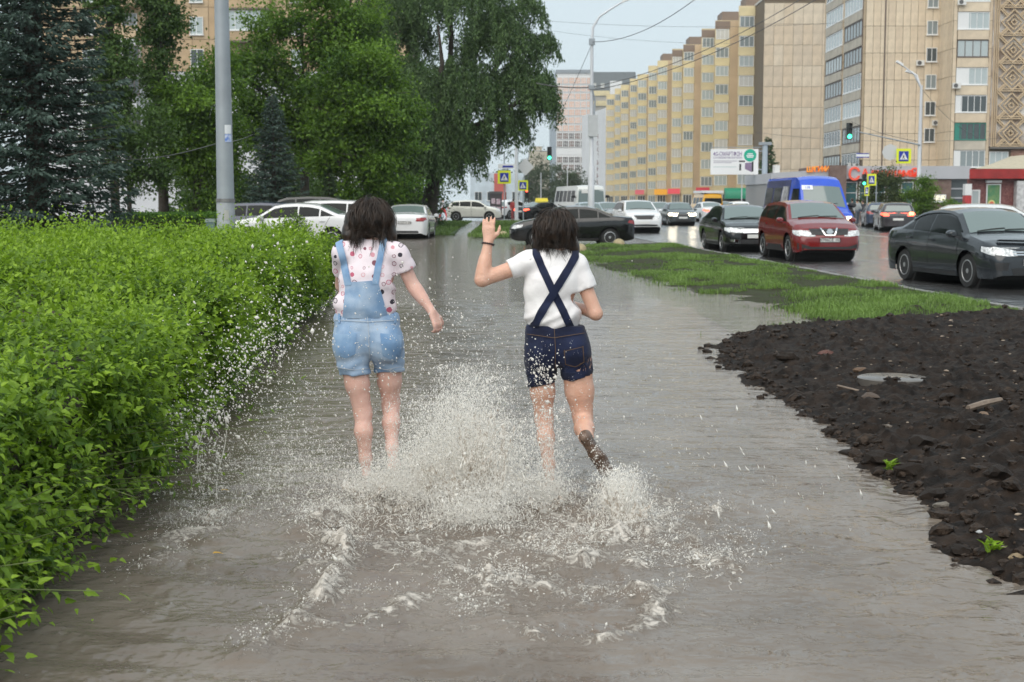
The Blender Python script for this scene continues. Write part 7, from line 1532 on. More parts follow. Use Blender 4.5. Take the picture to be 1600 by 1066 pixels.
# spotted tee
s = Field(LO, HI, 0.0074); torso1(s, 0.013); s.ell(a1(570, 476, 0.0), (0.190, 0.115, 0.12), 0.05); s.ell(a1(573, 440, 0.0), (0.172, 0.112, 0.12), 0.05); sl_r = sh_r*0.48+el_r*0.52; sl_l = sh_l*0.45+el_l*0.55
s.cone(sh_r, sl_r, 0.062, 0.064, 0.02); s.cone(sh_l, sl_l, 0.062, 0.062, 0.02)
s.cut(a1(575, 500), (0, 0, -1)); dr = (el_r-sh_r).normalized(); 
x, y, z = s.axes(); pr = (x-sl_r.x)*dr.x+(y-sl_r.y)*dr.y+(z-sl_r.z)*dr.z; msk = ((x-sl_r.x)**2+(y-sl_r.y)**2+(z-sl_r.z)**2) < 0.12**2; s.d = np.where(msk, np.maximum(s.d, pr), s.d).astype(np.float32)
dl = (el_l-sh_l).normalized(); pr = (x-sl_l.x)*dl.x+(y-sl_l.y)*dl.y+(z-sl_l.z)*dl.z; msk = ((x-sl_l.x)**2+(y-sl_l.y)**2+(z-sl_l.z)**2) < 0.12**2; s.d = np.where(msk, np.maximum(s.d, pr), s.d).astype(np.float32)
s.hollow(a1(583, 366, 0.03), 0.072); s.wrinkle(lambda x, y, z: 0.012*fbm(x*9+z*3, y*4, z*10-x*4, seed=5, oct=3) + 0.004*np.sin(z*70+x*30+4*noise(x*8, z*8, seed=2))*sstep(1.06, 0.94, z)); s.minus(BF1, -0.004)
tee1, V, F = s.surface('tee_shirt'); ob('tee_shirt', tee1, PRINT, G1, -o1); B_T1 = bvh_of(V, F)
# denim shorts of the overalls
s = Field(LO, HI, 0.0074); hips1(s, 0.014); s.ell(a1(573, 497, 0.015), (0.196, 0.122, 0.11), 0.04)
for hp, kn in ((hip_l, kn_l), (hip_r, kn_r)): s.cone(hp, hp*0.60+kn*0.40, 0.102, 0.092, 0.02)
s.cut(a1(575, 488), (0, 0, 1)); s.cut(a1(575, 584), (0.03, 0.0, -1)); s.wrinkle(lambda x, y, z: 0.008*fbm(x*7, y*6, z*15, seed=9, oct=3) + 0.004*np.sin(z*90+x*25+5*noise(x*7, z*5, seed=3))*sstep(0.75, 0.62, z)); s.minus(BF1, -0.004)
sho1, V, F = s.surface('shorts'); SH1 = ob('shorts', sho1, DEN1, G1, -o1); B_S1 = bvh_of(V, F)
def sub(o, parent, org): o.location = -Vector(org) if parent.type == 'EMPTY' else o.location; return o
def P1(o): o.location = -Vector(o1); return o
P1(cloth_patch('bib_back', B_T1, [(536, 497), (560, 497), (606, 496)], [(541, 441), (565, 440), (590, 438)], DEN1, G1, 0.006, 10, 16, 0.005))
P1(strap('shoulder_strap', B_T1, [(545, 446), (538, 410), (531, 385), (529, 372)], 10.0, DEN1P, G1, 0.009)); P1(strap('shoulder_strap', B_T1, [(586, 444), (591, 415), (597, 388), (600, 373)], 10.0, DEN1P, G1, 0.009))
for lo, hi in (([(526, 555), (541, 560), (555, 553)], [(524, 523), (557, 521)]), ([(598, 556), (612, 563), (626, 556)], [(594, 521), (627, 524)])):
    o = P1(cloth_patch('pocket', B_S1, lo, hi, DEN1P, G1, 0.004, 8, 10, 0.004))
def stitch(name, bvh, pts, mat, parent, wpx=1.0, off=0.006): return strap(name, bvh, pts, wpx, mat, parent, off, False, 0.002)
P1(stitch('waistband_seam', B_S1, [(523, 500), (574, 503), (627, 500)], STITCH1, G1, 1.0)); P1(stitch('centre_seam', B_S1, [(574, 492), (576, 520), (578, 560)], STITCH1, G1, 0.9))
P1(stitch('hem_seam', B_S1, [(527, 574), (555, 578), (580, 575)], STITCH1, G1, 0.9)); P1(stitch('hem_seam', B_S1, [(586, 574), (605, 577), (626, 573)], STITCH1, G1, 0.9))
for x_ in (531, 617): P1(strap('belt_loop', B_S1, [(x_, 490), (x_, 505)], 3.0, DEN1P, G1, 0.007, False))
# hair
hr = Field((-1.2, 8.05, 1.15), (-0.4, 8.75, 1.72), 0.0062); hr.ell(a1(579, 350, 0.075), (0.120, 0.130, 0.128), 0.02); hr.chain([a1(557, 345, 0.06), a1(549, 368, 0.05), a1(545, 388, 0.06)], [0.068, 0.052, 0.026], 0.03); hr.chain([a1(603, 345, 0.06), a1(609, 366, 0.04), a1(618, 384, 0.04)], [0.060, 0.036, 0.010], 0.03)
hr.wrinkle(lambda x, y, z: 0.012*fbm(x*16, y*10, z*7, seed=13, oct=3)); hr.hollow(a1(588, 386, -0.06), 0.072); m_, V, F = hr.surface('hair'); H1 = ob('hair', m_, HAIR, G1, -o1)
P1(hair_strands('hair_locks', G1, a1(579, 350, 0.075), (0.124, 0.134, 0.129), 190, 0.31, 3, R(130), wave=0.026, gap=(0.10, 0.30), rr=0.0020, side=2.2))
P1(hair_strands('hair_locks', G1, a1(577, 352, 0.07), (0.136, 0.14, 0.13), 7, 0.34, 8, R(55), wave=0.022, rr=0.0018, kids=8, loose=0.006))

# ---------------------------------------------------------------- person in dark overalls (right)
Y2 = 8.05
def a2(px, py, dy=0.0): return at(px, py, Y2+dy)
G2 = thing('person', 'person in dark denim overall shorts and white tee, one arm raised', 'person', (a2(868, 750).x, Y2, -0.08)); o2 = np.array(G2.location)
LO, HI = (-0.25, 7.45, -0.16), (0.56, 8.60, 1.64)
sh_l, sh_r = a2(823, 412, 0.0), a2(901, 415, 0.01); el_l, wr_l = a2(753, 437, -0.05), a2(763, 378, -0.02); el_r, wr_r = a2(931, 490, -0.02), a2(890, 476, 0.25)
hip_l, hip_r = a2(845, 560, 0.02), a2(899, 558, 0.0); kn_l, an_l = a2(850, 654, 0.06), a2(859, 744, -0.02); kn_r, an_r = a2(911, 655, 0.02), a2(917, 690, -0.36)
def torso2(f, inf=0.0, k=0.035):
    f.ell(a2(863, 444, 0.01), (0.140+inf, 0.100+inf, 0.165+inf), k); f.ell(a2(865, 492, 0.01), (0.134+inf, 0.094+inf, 0.110+inf), k)
    f.cone(sh_l+Vector((0.02, 0, 0)), sh_r-Vector((0.02, 0, 0)), 0.055+inf, 0.055+inf, k)
    for q in (sh_l, sh_r): f.cone(a2(873, 396, 0.03), q, 0.044+inf, 0.046+inf, k)
    return f
def hips2(f, inf=0.0, k=0.03):
    f.ell(a2(870, 533, 0.02), (0.160+inf, 0.112+inf, 0.125+inf), k)
    for q in (a2(847, 550, -0.025), a2(895, 548, -0.03)): f.ell(q, (0.088+inf, 0.082+inf, 0.105+inf), 0.05)
    return f
f = Field(LO, HI, 0.0074); torso2(f); hips2(f); f.cone(a2(873, 402, 0.02), a2(870, 376, 0.06), 0.050, 0.048, 0.03); head_on(f, a2(867, 368, 0.07), 0.104)
f.chain([sh_l, el_l, wr_l], [0.048, 0.041, 0.027], 0.014); f.chain([el_l*0.8+wr_l*0.2, el_l*0.5+wr_l*0.5], [0.041, 0.035], 0.02); f.chain([sh_r, el_r, wr_r], [0.047, 0.039, 0.026], 0.014)
hand(f, wr_l, (0.02, 0.0, 1.0), (0.1, 1.0, 0), -1, 0.30, 0.92, 0.06); hand(f, wr_r, (-0.2, 0.8, 0.1), (-1, 0, 0), 1, 0.7, 0.9)
f.chain([hip_l, hip_l*0.45+kn_l*0.55, kn_l], [0.084, 0.068, 0.052], 0.03); f.chain([kn_l, kn_l*0.68+an_l*0.32+Vector((0, -0.018, 0)), an_l*0.8+kn_l*0.2, an_l], [0.048, 0.0475, 0.034, 0.028], 0.03)
f.cone(an_l+Vector((0, -0.03, -0.05)), an_l+Vector((0, 0.07, -0.05)), 0.031, 0.035, 0.02); f.cone(an_l+Vector((0, 0.07, -0.055)), an_l+Vector((0.01, 0.16, -0.07)), 0.035, 0.023, 0.02)
f.chain([hip_r, hip_r*0.45+kn_r*0.55, kn_r], [0.094, 0.080, 0.057], 0.03); f.chain([kn_r, kn_r*0.66+an_r*0.34+Vector((0, 0, -0.012)), an_r*0.8+kn_r*0.2, an_r], [0.054, 0.056, 0.040, 0.033], 0.02)
body2, V, F = f.surface('body'); BF2 = f; ob('body', body2, SKIN2, G2, -o2)
# wet brown shoe on the lifted foot, sole towards us
hl, to = a2(914, 684, -0.385), a2(946, 736, -0.33); ax_ = (to-hl).normalized()
sho = Field((0.25, 7.45, -0.12), (0.62, 8.0, 0.5), 0.005); sho.cone(hl, hl*0.5+to*0.5, 0.032, 0.030, 0.02); sho.cone(hl*0.5+to*0.5, to, 0.036, 0.034, 0.02); sho.cone(hl*0.35+to*0.65+Vector((0.016, 0, 0.01)), to+Vector((0.01, 0, 0.006)), 0.030, 0.028, 0.02); sho.cone(hl+Vector((0.006, 0.035, 0.01)), to+Vector((0.0, 0.02, -0.005)), 0.030, 0.024, 0.03); sho.wrinkle(lambda x, y, z: 0.003*fbm(x*40, y*40, z*40, seed=3, oct=2))
m_, V, F = sho.surface('shoe'); ob('shoe', m_, pm('wet_brown_shoe', (0.075, 0.045, 0.030), 0.25, col2=(0.17, 0.11, 0.08), vscale=18, bump=0.5, bscale=60), G2, -o2)
# white tee
s = Field(LO, HI, 0.0074); torso2(s, 0.013); s.ell(a2(864, 490, 0.0), (0.160, 0.115, 0.12), 0.05); s.ell(a2(863, 450, 0.0), (0.160, 0.112, 0.12), 0.05); sl_l = sh_l*0.60+el_l*0.40; sl_r = sh_r*0.50+el_r*0.50; s.cone(sh_l, sl_l, 0.062, 0.060, 0.02); s.cone(sh_r, sl_r, 0.060, 0.062, 0.02); s.cut(a2(868, 520), (0, 0, -1))
x, y, z = s.axes()
for q, e_, s0 in ((sl_l, el_l, sh_l), (sl_r, el_r, sh_r)):
    dd = (e_-s0).normalized(); pr = (x-q.x)*dd.x+(y-q.y)*dd.y+(z-q.z)*dd.z; msk = ((x-q.x)**2+(y-q.y)**2+(z-q.z)**2) < 0.12**2; s.d = np.where(msk, np.maximum(s.d, pr), s.d).astype(np.float32)
s.hollow(a2(872, 384, 0.03), 0.07); s.wrinkle(lambda x, y, z: 0.014*fbm(x*9+z*4, y*4, z*9-x*5, seed=25, oct=3) + 0.005*np.sin(z*60-x*45+4*noise(x*8, z*8, seed=12))*sstep(1.12, 0.92, z)); s.minus(BF2, -0.004)
tee2, V, F = s.surface('tee_shirt'); ob('tee_shirt', tee2, TEE, G2, -o2); B_T2 = bvh_of(V, F)
s = Field(LO, HI, 0.0074); hips2(s, 0.014); s.ell(a2(867, 514, 0.01), (0.168, 0.115, 0.11), 0.04)
for hp, kn, r1 in ((hip_l, kn_l, 0.084), (hip_r, kn_r, 0.094)): s.cone(hp, hp*0.60+kn*0.40, 0.096, r1, 0.02)
s.cut(a2(868, 507), (0.02, 0, 1)); s.cut(a2(868, 598), (0.20, 0, -1)); s.wrinkle(lambda x, y, z: 0.008*fbm(x*7, y*6, z*14, seed=29, oct=3) + 0.004*np.sin(z*85-x*30+5*noise(x*7, z*5, seed=33))*sstep(0.72, 0.58, z)); s.minus(BF2, -0.004)
sho2, V, F = s.surface('shorts'); ob('shorts', sho2, DEN2, G2, -o2); B_S2 = bvh_of(V, F)
def P2(o): o.location = -Vector(o2); return o
P2(strap('shoulder_strap', B_T2, [(891, 511), (880, 487), (866, 459), (848, 421), (838, 398), (835, 391)], 11.5, DEN2P, G2, 0.005)); P2(strap('shoulder_strap', B_T2, [(834, 512), (847, 488), (863, 461), (882, 430), (896, 407), (899, 401)], 11.5, DEN2P, G2, 0.011))
for lo, hi in (([(827, 566), (838, 571), (849, 565)], [(826, 536), (848, 537)]), ([(884, 570), (899, 574), (913, 566)], [(880, 546), (911, 539)])): P2(cloth_patch('pocket', B_S2, lo, hi, DEN2P, G2, 0.004, 8, 10, 0.004))
for pts in ([(824, 522), (865, 528), (912, 521)], [(866, 514), (868, 545), (867, 575)], [(881, 549), (911, 542)], [(882, 547), (884, 569), (899, 573), (912, 566), (910, 541)]): P2(stitch('seam', B_S2, pts, STITCH2, G2, 0.9))
P2(strap('cuff', B_S2, [(824, 592), (845, 596), (864, 594)], 10, DEN2P, G2, 0.005, False, 0.006)); P2(strap('cuff', B_S2, [(876, 588), (900, 587), (923, 582)], 10, DEN2P, G2, 0.005, False, 0.006))
# bracelet of dark beads
wd = (wr_l-el_l).normalized(); wc = wr_l-wd*0.012; ua = wd.orthogonal().normalized(); ub = wd.cross(ua); br = MB()
for k in range(18):
    a = 2*PI*k/18; p = wc+(ua*math.cos(a)+ub*math.sin(a))*0.033; br.lathe([(0.0005, -0.006), (0.0052, -0.003), (0.0052, 0.003), (0.0005, 0.006)], p, 6)
br.build('bracelet', pm('dark_beads', (0.03, 0.02, 0.025), 0.3), G2, loc=-Vector(o2))
hr = Field((-0.2, 7.75, 1.15), (0.55, 8.45, 1.66), 0.0062); hr.ell(a2(867, 366, 0.06), (0.106, 0.118, 0.120), 0.02); hr.chain([a2(850, 364, 0.05), a2(843, 385, 0.05), a2(841, 398, 0.06)], [0.055, 0.040, 0.016], 0.03); hr.chain([a2(884, 364, 0.05), a2(892, 386, 0.03), a2(901, 404, 0.03)], [0.058, 0.042, 0.014], 0.03)
hr.wrinkle(lambda x, y, z: 0.011*fbm(x*16, y*10, z*7, seed=43, oct=3)); hr.hollow(a2(876, 404, -0.08), 0.066); m_, V, F = hr.surface('hair'); ob('hair', m_, HAIR, G2, -o2)
P2(hair_strands('hair_locks', G2, a2(867, 366, 0.06), (0.109, 0.120, 0.120), 170, 0.25, 13, R(124), wave=0.018, gap=(0.14, 0.24), rr=0.0019, side=1.0)); P2(hair_strands('hair_locks', G2, a2(872, 368, 0.05), (0.113, 0.122, 0.118), 8, 0.26, 18, R(60), wave=0.015, rr=0.0017, side=0.3, kids=8, loose=0.006))
for (lb, px, Y, h, c1, c2, rz, stp) in PASSERS: passer(lb, px, Y, h, pm('coat_%d' % px, c1, 0.7), pm('legwear_%d' % px, c2, 0.7), rz, stp)
# ================================================================== splash, drops, grass, clods, litter
def octa(P, D, r, l):
    """elongated drops: centre P, axis D, radius r, half length l"""
    D = unit(D); A_ = unit(np.cross(D, np.array([0.31, 0.22, 0.92]))); B_ = np.cross(D, A_); n = len(P); V = np.empty((n, 6, 3), np.float32); r = r[:, None]; l = l[:, None]
    V[:, 0] = P+D*l; V[:, 1] = P-D*l; V[:, 2] = P+A_*r; V[:, 3] = P+B_*r; V[:, 4] = P-A_*r; V[:, 5] = P-B_*r
    T = np.array([(0, 2, 3), (0, 3, 4), (0, 4, 5), (0, 5, 2), (1, 3, 2), (1, 4, 3), (1, 5, 4), (1, 2, 5)]); return V.reshape(-1, 3), (np.arange(n)[:, None, None]*6+T[None]).reshape(-1, 3)
def tetra(P, D, r, l):
    D = unit(D); A_ = unit(np.cross(D, np.array([0.31, 0.22, 0.92]))); B_ = np.cross(D, A_); n = len(P); V = np.empty((n, 4, 3), np.float32); r = r[:, None]; l = l[:, None]
    V[:, 0] = P+D*l; V[:, 1] = P-D*l*0.6+A_*r; V[:, 2] = P-D*l*0.6-A_*r*0.5+B_*r*0.87; V[:, 3] = P-D*l*0.6-A_*r*0.5-B_*r*0.87
    T = np.array([(0, 1, 2), (0, 2, 3), (0, 3, 1), (1, 3, 2)]); return V.reshape(-1, 3), (np.arange(n)[:, None, None]*4+T[None]).reshape(-1, 3)
def water_drop_mat():
    m = bpy.data.materials.new('splash_water'); m.use_nodes = True; n, l, b = nodes_of(m); b.inputs['Base Color'].default_value = (0.95, 0.935, 0.90, 1); b.inputs['Roughness'].default_value = 0.12; b.inputs['IOR'].default_value = 1.33
    t = n.new('ShaderNodeBsdfTranslucent'); t.inputs['Color'].default_value = (0.95, 0.93, 0.89, 1); mx = n.new('ShaderNodeMixShader'); mx.inputs[0].default_value = 0.5
    l.new(b.outputs[0], mx.inputs[1]); l.new(t.outputs[0], mx.inputs[2]); l.new(mx.outputs[0], n['Material Output'].inputs['Surface']); return m
M_DROP = water_drop_mat(); g = np.random.default_rng(99)
DP, DD, DR, DL = [], [], [], []
def fountain(o, n, vz, sx, sy, rs, bias=(0, 0), dx=0.15, dy=0.15, el=(1.0, 3.0), pw=1.0):
    o = np.array(o)[:3]; v = np.stack([bias[0]+sx*g.normal(size=n), bias[1]+sy*g.normal(size=n), vz[0]+(vz[1]-vz[0])*g.random(n)**pw], -1); tf = 2*v[:, 2]/9.81; t = tf*(0.06+0.90*g.random(n))
    P = o+np.stack([dx*g.normal(size=n), dy*g.normal(size=n), 0*t], -1)+v*t[:, None]+np.array([0, 0, -4.905])*(t**2)[:, None]; vel = v+np.array([0, 0, -9.81])*t[:, None]
    r = rs*np.exp(0.45*g.normal(size=n)); k = P[:, 2] > 0.004; DP.append(P[k]); DD.append(vel[k]+1e-3); DR.append(r[k]); DL.append((r*(el[0]+(el[1]-el[0])*g.random(n)))[k])
# great plume between the two, thrown up in several bursts: fine spray, then bigger drops
def spray(px, py, n, vz, sx, sy, bias=(0, 0), dx=0.12, dy=0.12, pw=0.7, big=0.04):
    o = gnd(px, py); fountain(o, n, vz, sx, sy, 0.0012, bias, dx, dy, (2.0, 5.5), pw); fountain(o, int(n*big), (vz[0], vz[1]*1.06), sx*1.35, sy*1.3, 0.0024, bias, dx, dy, (1.0, 2.2), 1.0)
spray(690, 788, 15000, (1.5, 3.45), 0.26, 0.26, (-0.08, 0), 0.10, 0.14, 0.6); spray(735, 782, 21000, (1.6, 3.85), 0.20, 0.24, (0.02, 0), 0.09, 0.14, 0.6); spray(775, 790, 12000, (1.0, 3.1), 0.22, 0.24, (0.12, 0), 0.09, 0.14, 0.6); spray(650, 785, 6500, (0.8, 2.6), 0.28, 0.26, (-0.10, 0), 0.10, 0.12)
spray(740, 820, 7000, (0.6, 2.2), 0.32, 0.25, (0, -0.1), 0.14, 0.10)
spray(577, 775, 3600, (0.4, 1.9), 0.30, 0.28, (-0.12, -0.1), 0.08, 0.08); spray(535, 805, 1800, (0.3, 1.3), 0.36, 0.25, (-0.25, 0), 0.12, 0.08); spray(614, 765, 4000, (0.5, 2.1), 0.26, 0.25, (0.1, 0), 0.08, 0.08)
spray(968, 808, 10500, (0.7, 2.25), 0.13, 0.18, (0.03, 0), 0.06, 0.09); spray(990, 822, 2200, (0.3, 1.5), 0.34, 0.28, (0.2, 0), 0.10, 0.1); spray(850, 788, 5000, (0.4, 1.9), 0.28, 0.25, (-0.05, 0), 0.09, 0.08); spray(905, 835, 1600, (0.2, 1.0), 0.5, 0.25, (0, 0), 0.22, 0.1, 1.0)
spray(858, 788, 2800, (1.4, 3.3), 0.13, 0.14, (0.0, 0.0), 0.05, 0.06); spray(1085, 868, 800, (0.2, 0.95), 0.4, 0.25, (0.1, 0), 0.16, 0.1, 1.0); spray(440, 790, 2600, (0.3, 1.9), 0.6, 0.4, (-0.3, 0), 0.3, 0.25); spray(500, 755, 4800, (0.5, 2.4), 0.5, 0.35, (-0.3, 0.05), 0.22, 0.2); spray(335, 812, 900, (0.2, 1.2), 0.24, 0.2, (0, 0), 0.12, 0.1)
# drops hanging over the hedge side, thicker along a slanting band, and loose ones all about
def cloud(line, n, sp, ysp, Y0, rs, el=(1, 1.8), vel=(0.3, 0, -0.6)):
    f = g.random(n); L_ = np.array(line, float); k = len(L_)-1; i = np.minimum((f*k).astype(int), k-1); u = f*k-i; px = L_[i]*(1-u)[:, None]+L_[i+1]*u[:, None]+sp*g.normal(size=(n, 2)); Y = Y0+ysp*g.normal(size=n)
    P = np.array([at(a, b, c)[:] for (a, b), c in zip(px, Y)]); r = rs*np.exp(0.5*g.normal(size=n)); k_ = P[:, 2] > 0.01; D = np.array(vel)+0.4*g.normal(size=(n, 3)); DP.append(P[k_]); DD.append(D[k_]); DR.append(r[k_]); DL.append((r*(el[0]+(el[1]-el[0])*g.random(n)))[k_])
cloud([(470, 480), (420, 540), (370, 590), (330, 650)], 900, 26, 0.12, 8.0, 0.0031); cloud([(430, 430), (330, 560), (270, 700)], 420, 45, 0.2, 7.9, 0.0029); cloud([(310, 640), (318, 720), (312, 790)], 240, 9, 0.04, 7.6, 0.0032, (1, 3)); cloud([(345, 640), (340, 720), (352, 790)], 260, 12, 0.05, 7.6, 0.0030, (1, 3)); cloud([(280, 650), (270, 760)], 260, 32, 0.1, 7.5, 0.0032, (1, 1.6))
cloud([(500, 560), (430, 650), (420, 740)], 1500, 46, 0.3, 8.0, 0.0022); cloud([(560, 520), (640, 520), (690, 560)], 700, 50, 0.35, 8.2, 0.0026); cloud([(420, 400), (470, 420)], 40, 35, 0.2, 8.2, 0.0036); cloud([(780, 560), (700, 520), (830, 600)], 500, 45, 0.3, 8.1, 0.0024); cloud([(845, 560), (850, 610), (845, 680)], 420, 14, 0.05, 7.82, 0.0030)
cloud([(1010, 790), (1150, 800), (1280, 790)], 200, 50, 0.6, 7.2, 0.0022, (3, 7), (0.5, 0, -1.5)); cloud([(930, 690), (940, 730)], 90, 9, 0.03, 7.58, 0.0024); cloud([(900, 560), (960, 660)], 220, 60, 0.4, 8.0, 0.0020); cloud([(650, 700), (900, 700)], 900, 70, 0.4, 7.7, 0.0022)
for (pts, hh, ww, fo) in RIDGES:     # spatter along the wave crests
    n = int(90+420*(hh > 0.045)); f = g.random(n)*(len(pts)-1); i = np.minimum(f.astype(int), len(pts)-2); u = (f-i)[:, None]; q = pts[i]*(1-u)+pts[i+1]*u+0.05*g.normal(size=(n, 2)); r = 0.0017*np.exp(0.5*g.normal(size=n)); z = np.abs(g.normal(size=n))*hh*0.9+hh*0.5
    DP.append(np.column_stack([q, z])); DD.append(g.normal(size=(n, 3))+np.array([0, 0, 1])); DR.append(r); DL.append(r*(1+1.5*g.random(n)))
DP, DD, DR, DL = [np.concatenate(q) for q in (DP, DD, DR, DL)]; bg_ = DR > 0.0021
V, F = octa(DP[bg_], DD[bg_], DR[bg_], DL[bg_]); sp_ = ob('water_splash', npmesh('water_splash', V, F, True), M_DROP); struct(sp_, 'stuff'); sp_['label'] = 'larger water drops thrown up round the runners'
# the fine spray: one point for each droplet, a few along each streak
FP, FD, FR, FL = DP[~bg_], unit(DD[~bg_]), DR[~bg_], DL[~bg_]; off = (g.random((len(FP), 3))*2-1)*1.2; PT = np.concatenate([FP+FD*(FL*off[:, k])[:, None]+0.006*g.normal(size=FP.shape) for k in range(3)]); RD = np.concatenate([FR*(0.55+0.5*g.random(len(FR))) for k in range(3)])
k = PT[:, 2] > 0.0; PT, RD = PT[k], RD[k]
pme = bpy.data.meshes.new('water_spray'); pme.vertices.add(len(PT)); pme.vertices.foreach_set('co', PT.astype(np.float32).ravel()); ra_ = pme.attributes.new('droplet_radius', 'FLOAT', 'POINT'); ra_.data.foreach_set('value', RD.astype(np.float32)); pme.materials.append(M_DROP)
so_ = ob('water_spray', pme); struct(so_, 'stuff'); so_['label'] = 'white plume of fine spray between the two runners'
ng = bpy.data.node_groups.new('droplets', 'GeometryNodeTree'); ng.interface.new_socket('Geometry', in_out='INPUT', socket_type='NodeSocketGeometry'); ng.interface.new_socket('Geometry', in_out='OUTPUT', socket_type='NodeSocketGeometry')
gi, go = ng.nodes.new('NodeGroupInput'), ng.nodes.new('NodeGroupOutput'); mp_ = ng.nodes.new('GeometryNodeMeshToPoints'); na = ng.nodes.new('GeometryNodeInputNamedAttribute'); na.data_type = 'FLOAT'; na.inputs['Name'].default_value = 'droplet_radius'; sm = ng.nodes.new('GeometryNodeSetMaterial'); sm.inputs['Material'].default_value = M_DROP
ng.links.new(gi.outputs[0], mp_.inputs['Mesh']); ng.links.new(na.outputs['Attribute'], mp_.inputs['Radius']); ng.links.new(mp_.outputs[0], sm.inputs['Geometry']); ng.links.new(sm.outputs[0], go.inputs[0]); md = so_.modifiers.new('droplets', 'NODES'); md.node_group = ng
# sheets of water thrown outwards, torn towards their rims
def sheet_mat():
    m = bpy.data.materials.new('torn_water'); m.use_nodes = True; n, l, b = nodes_of(m); b.inputs['Base Color'].default_value = (0.62, 0.55, 0.46, 1); b.inputs['Roughness'].default_value = 0.12; b.inputs['IOR'].default_value = 1.33; b.inputs['Specular IOR Level'].default_value = 0.6
    tc = n.new('ShaderNodeTexCoord'); t = n.new('ShaderNodeTexNoise'); t.inputs['Scale'].default_value = 45; t.inputs['Detail'].default_value = 6; l.new(tc.outputs['Object'], t.inputs['Vector'])
    r = n.new('ShaderNodeValToRGB'); r.color_ramp.elements[0].position = 0.40; r.color_ramp.elements[1].position = 0.62; r.color_ramp.elements[0].color = (0.40, 0.33, 0.26, 1); r.color_ramp.elements[1].color = (0.92, 0.90, 0.86, 1); l.new(t.outputs[0], r.inputs[0]); l.new(r.outputs[0], b.inputs['Base Color'])
    bp = n.new('ShaderNodeBump'); bp.inputs['Strength'].default_value = 0.6; bp.inputs['Distance'].default_value = 0.01; l.new(t.outputs[0], bp.inputs['Height']); l.new(bp.outputs[0], b.inputs['Normal'])
    tr = n.new('ShaderNodeBsdfTranslucent'); l.new(r.outputs[0], tr.inputs['Color']); m1 = n.new('ShaderNodeMixShader'); m1.inputs[0].default_value = 0.4; l.new(b.outputs[0], m1.inputs[1]); l.new(tr.outputs[0], m1.inputs[2])
    tp = n.new('ShaderNodeBsdfTransparent'); m2 = n.new('ShaderNodeMixShader'); mr = n.new('ShaderNodeMapRange'); mr.inputs[1].default_value = 0.35; mr.inputs[2].default_value = 0.6; mr.inputs[3].default_value = 0.45; mr.inputs[4].default_value = 0.03; l.new(t.outputs[0], mr.inputs[0]); l.new(mr.outputs[0], m2.inputs[0]); l.new(m1.outputs[0], m2.inputs[1]); l.new(tp.outputs[0], m2.inputs[2]); l.new(m2.outputs[0], n['Material Output'].inputs['Surface']); return m
SV, SF, sbase = [], [], 0
def fan(px, py, a0, a1, vout, vz, T, sd, tear=0.0, nu=64, nv=34, r0=0.04):
    global sbase
    o = gnd(px, py); u = np.linspace(0, 1, nu)[:, None]; v = np.linspace(0, 1, nv)[None]; a = a0+(a1-a0)*u+0.15*fbm(u*6+sd, v*0, seed=sd); t = T*v*(1+0.35*fbm(u*7+sd, v*0+1, seed=sd+1)); sp = 1+0.35*fbm(u*9+sd, v*0+2, seed=sd+2); vo = vout*sp; vu = vz*(1+0.3*fbm(u*8+sd, v*0+3, seed=sd+3))
    wob = 0.012*v*fbm(u*14+sd, v*7, seed=sd+4, oct=3); X = o.x+np.cos(a)*(r0+vo*t+wob*2); Y = o.y+np.sin(a)*(r0+vo*t+wob*2); Z = -0.012+vu*t-4.905*t*t+wob*2; keep = fbm(u*22+sd, v*9, seed=sd+5, oct=4, gain=0.6) > (-0.55+tear+0.75*v**1.3)
    id_ = np.arange(nu*nv).reshape(nu, nv); k = keep[:-1, :-1] & keep[1:, :-1] & keep[1:, 1:] & keep[:-1, 1:]; q = np.stack([id_[:-1, :-1], id_[1:, :-1], id_[1:, 1:], id_[:-1, 1:]], -1)[k]; SV.append(np.stack([X+0*v, Y+0*v, Z+0*u], -1).reshape(-1, 3)); SF.append(q+sbase); sbase += nu*nv
fan(720, 800, R(150), R(395), 0.55, 2.3, 0.24, 1); fan(745, 795, R(-20), R(200), 0.30, 3.0, 0.30, 2, 0.1); fan(690, 790, R(90), R(270), 0.6, 2.2, 0.24, 3, 0.05); fan(570, 785, R(140), R(400), 0.55, 1.4, 0.19, 4); fan(520, 825, R(150), R(330), 0.45, 1.1, 0.17, 5); fan(968, 818, R(60), R(330), 0.22, 1.8, 0.24, 6); fan(985, 825, R(-80), R(120), 0.45, 1.5, 0.2, 7, 0.05); fan(855, 800, R(150), R(390), 0.5, 1.3, 0.18, 8); fan(540, 850, R(120), R(320), 0.3, 0.8, 0.14, 9); fan(610, 800, R(200), R(360), 0.6, 1.2, 0.17, 10); fan(800, 850, R(180), R(360), 0.6, 0.9, 0.14, 11); fan(930, 850, R(200), R(380), 0.5, 0.9, 0.14, 12); fan(1105, 880, R(-30), R(220), 0.4, 0.8, 0.12, 13); fan(765, 800, R(0), R(180), 0.45, 2.6, 0.27, 14, 0.12); fan(640, 830, R(170), R(350), 0.5, 1.0, 0.15, 15); fan(330, 815, R(0), R(360), 0.25, 0.9, 0.13, 16, 0.05); fan(790, 940, R(120), R(300), 0.25, 0.6, 0.10, 17)
o = ob('water_sheets', npmesh('water_sheets', np.concatenate(SV), np.concatenate(SF), True), sheet_mat()); struct(o, 'stuff'); o['label'] = 'torn sheets of muddy water thrown out by the running feet'
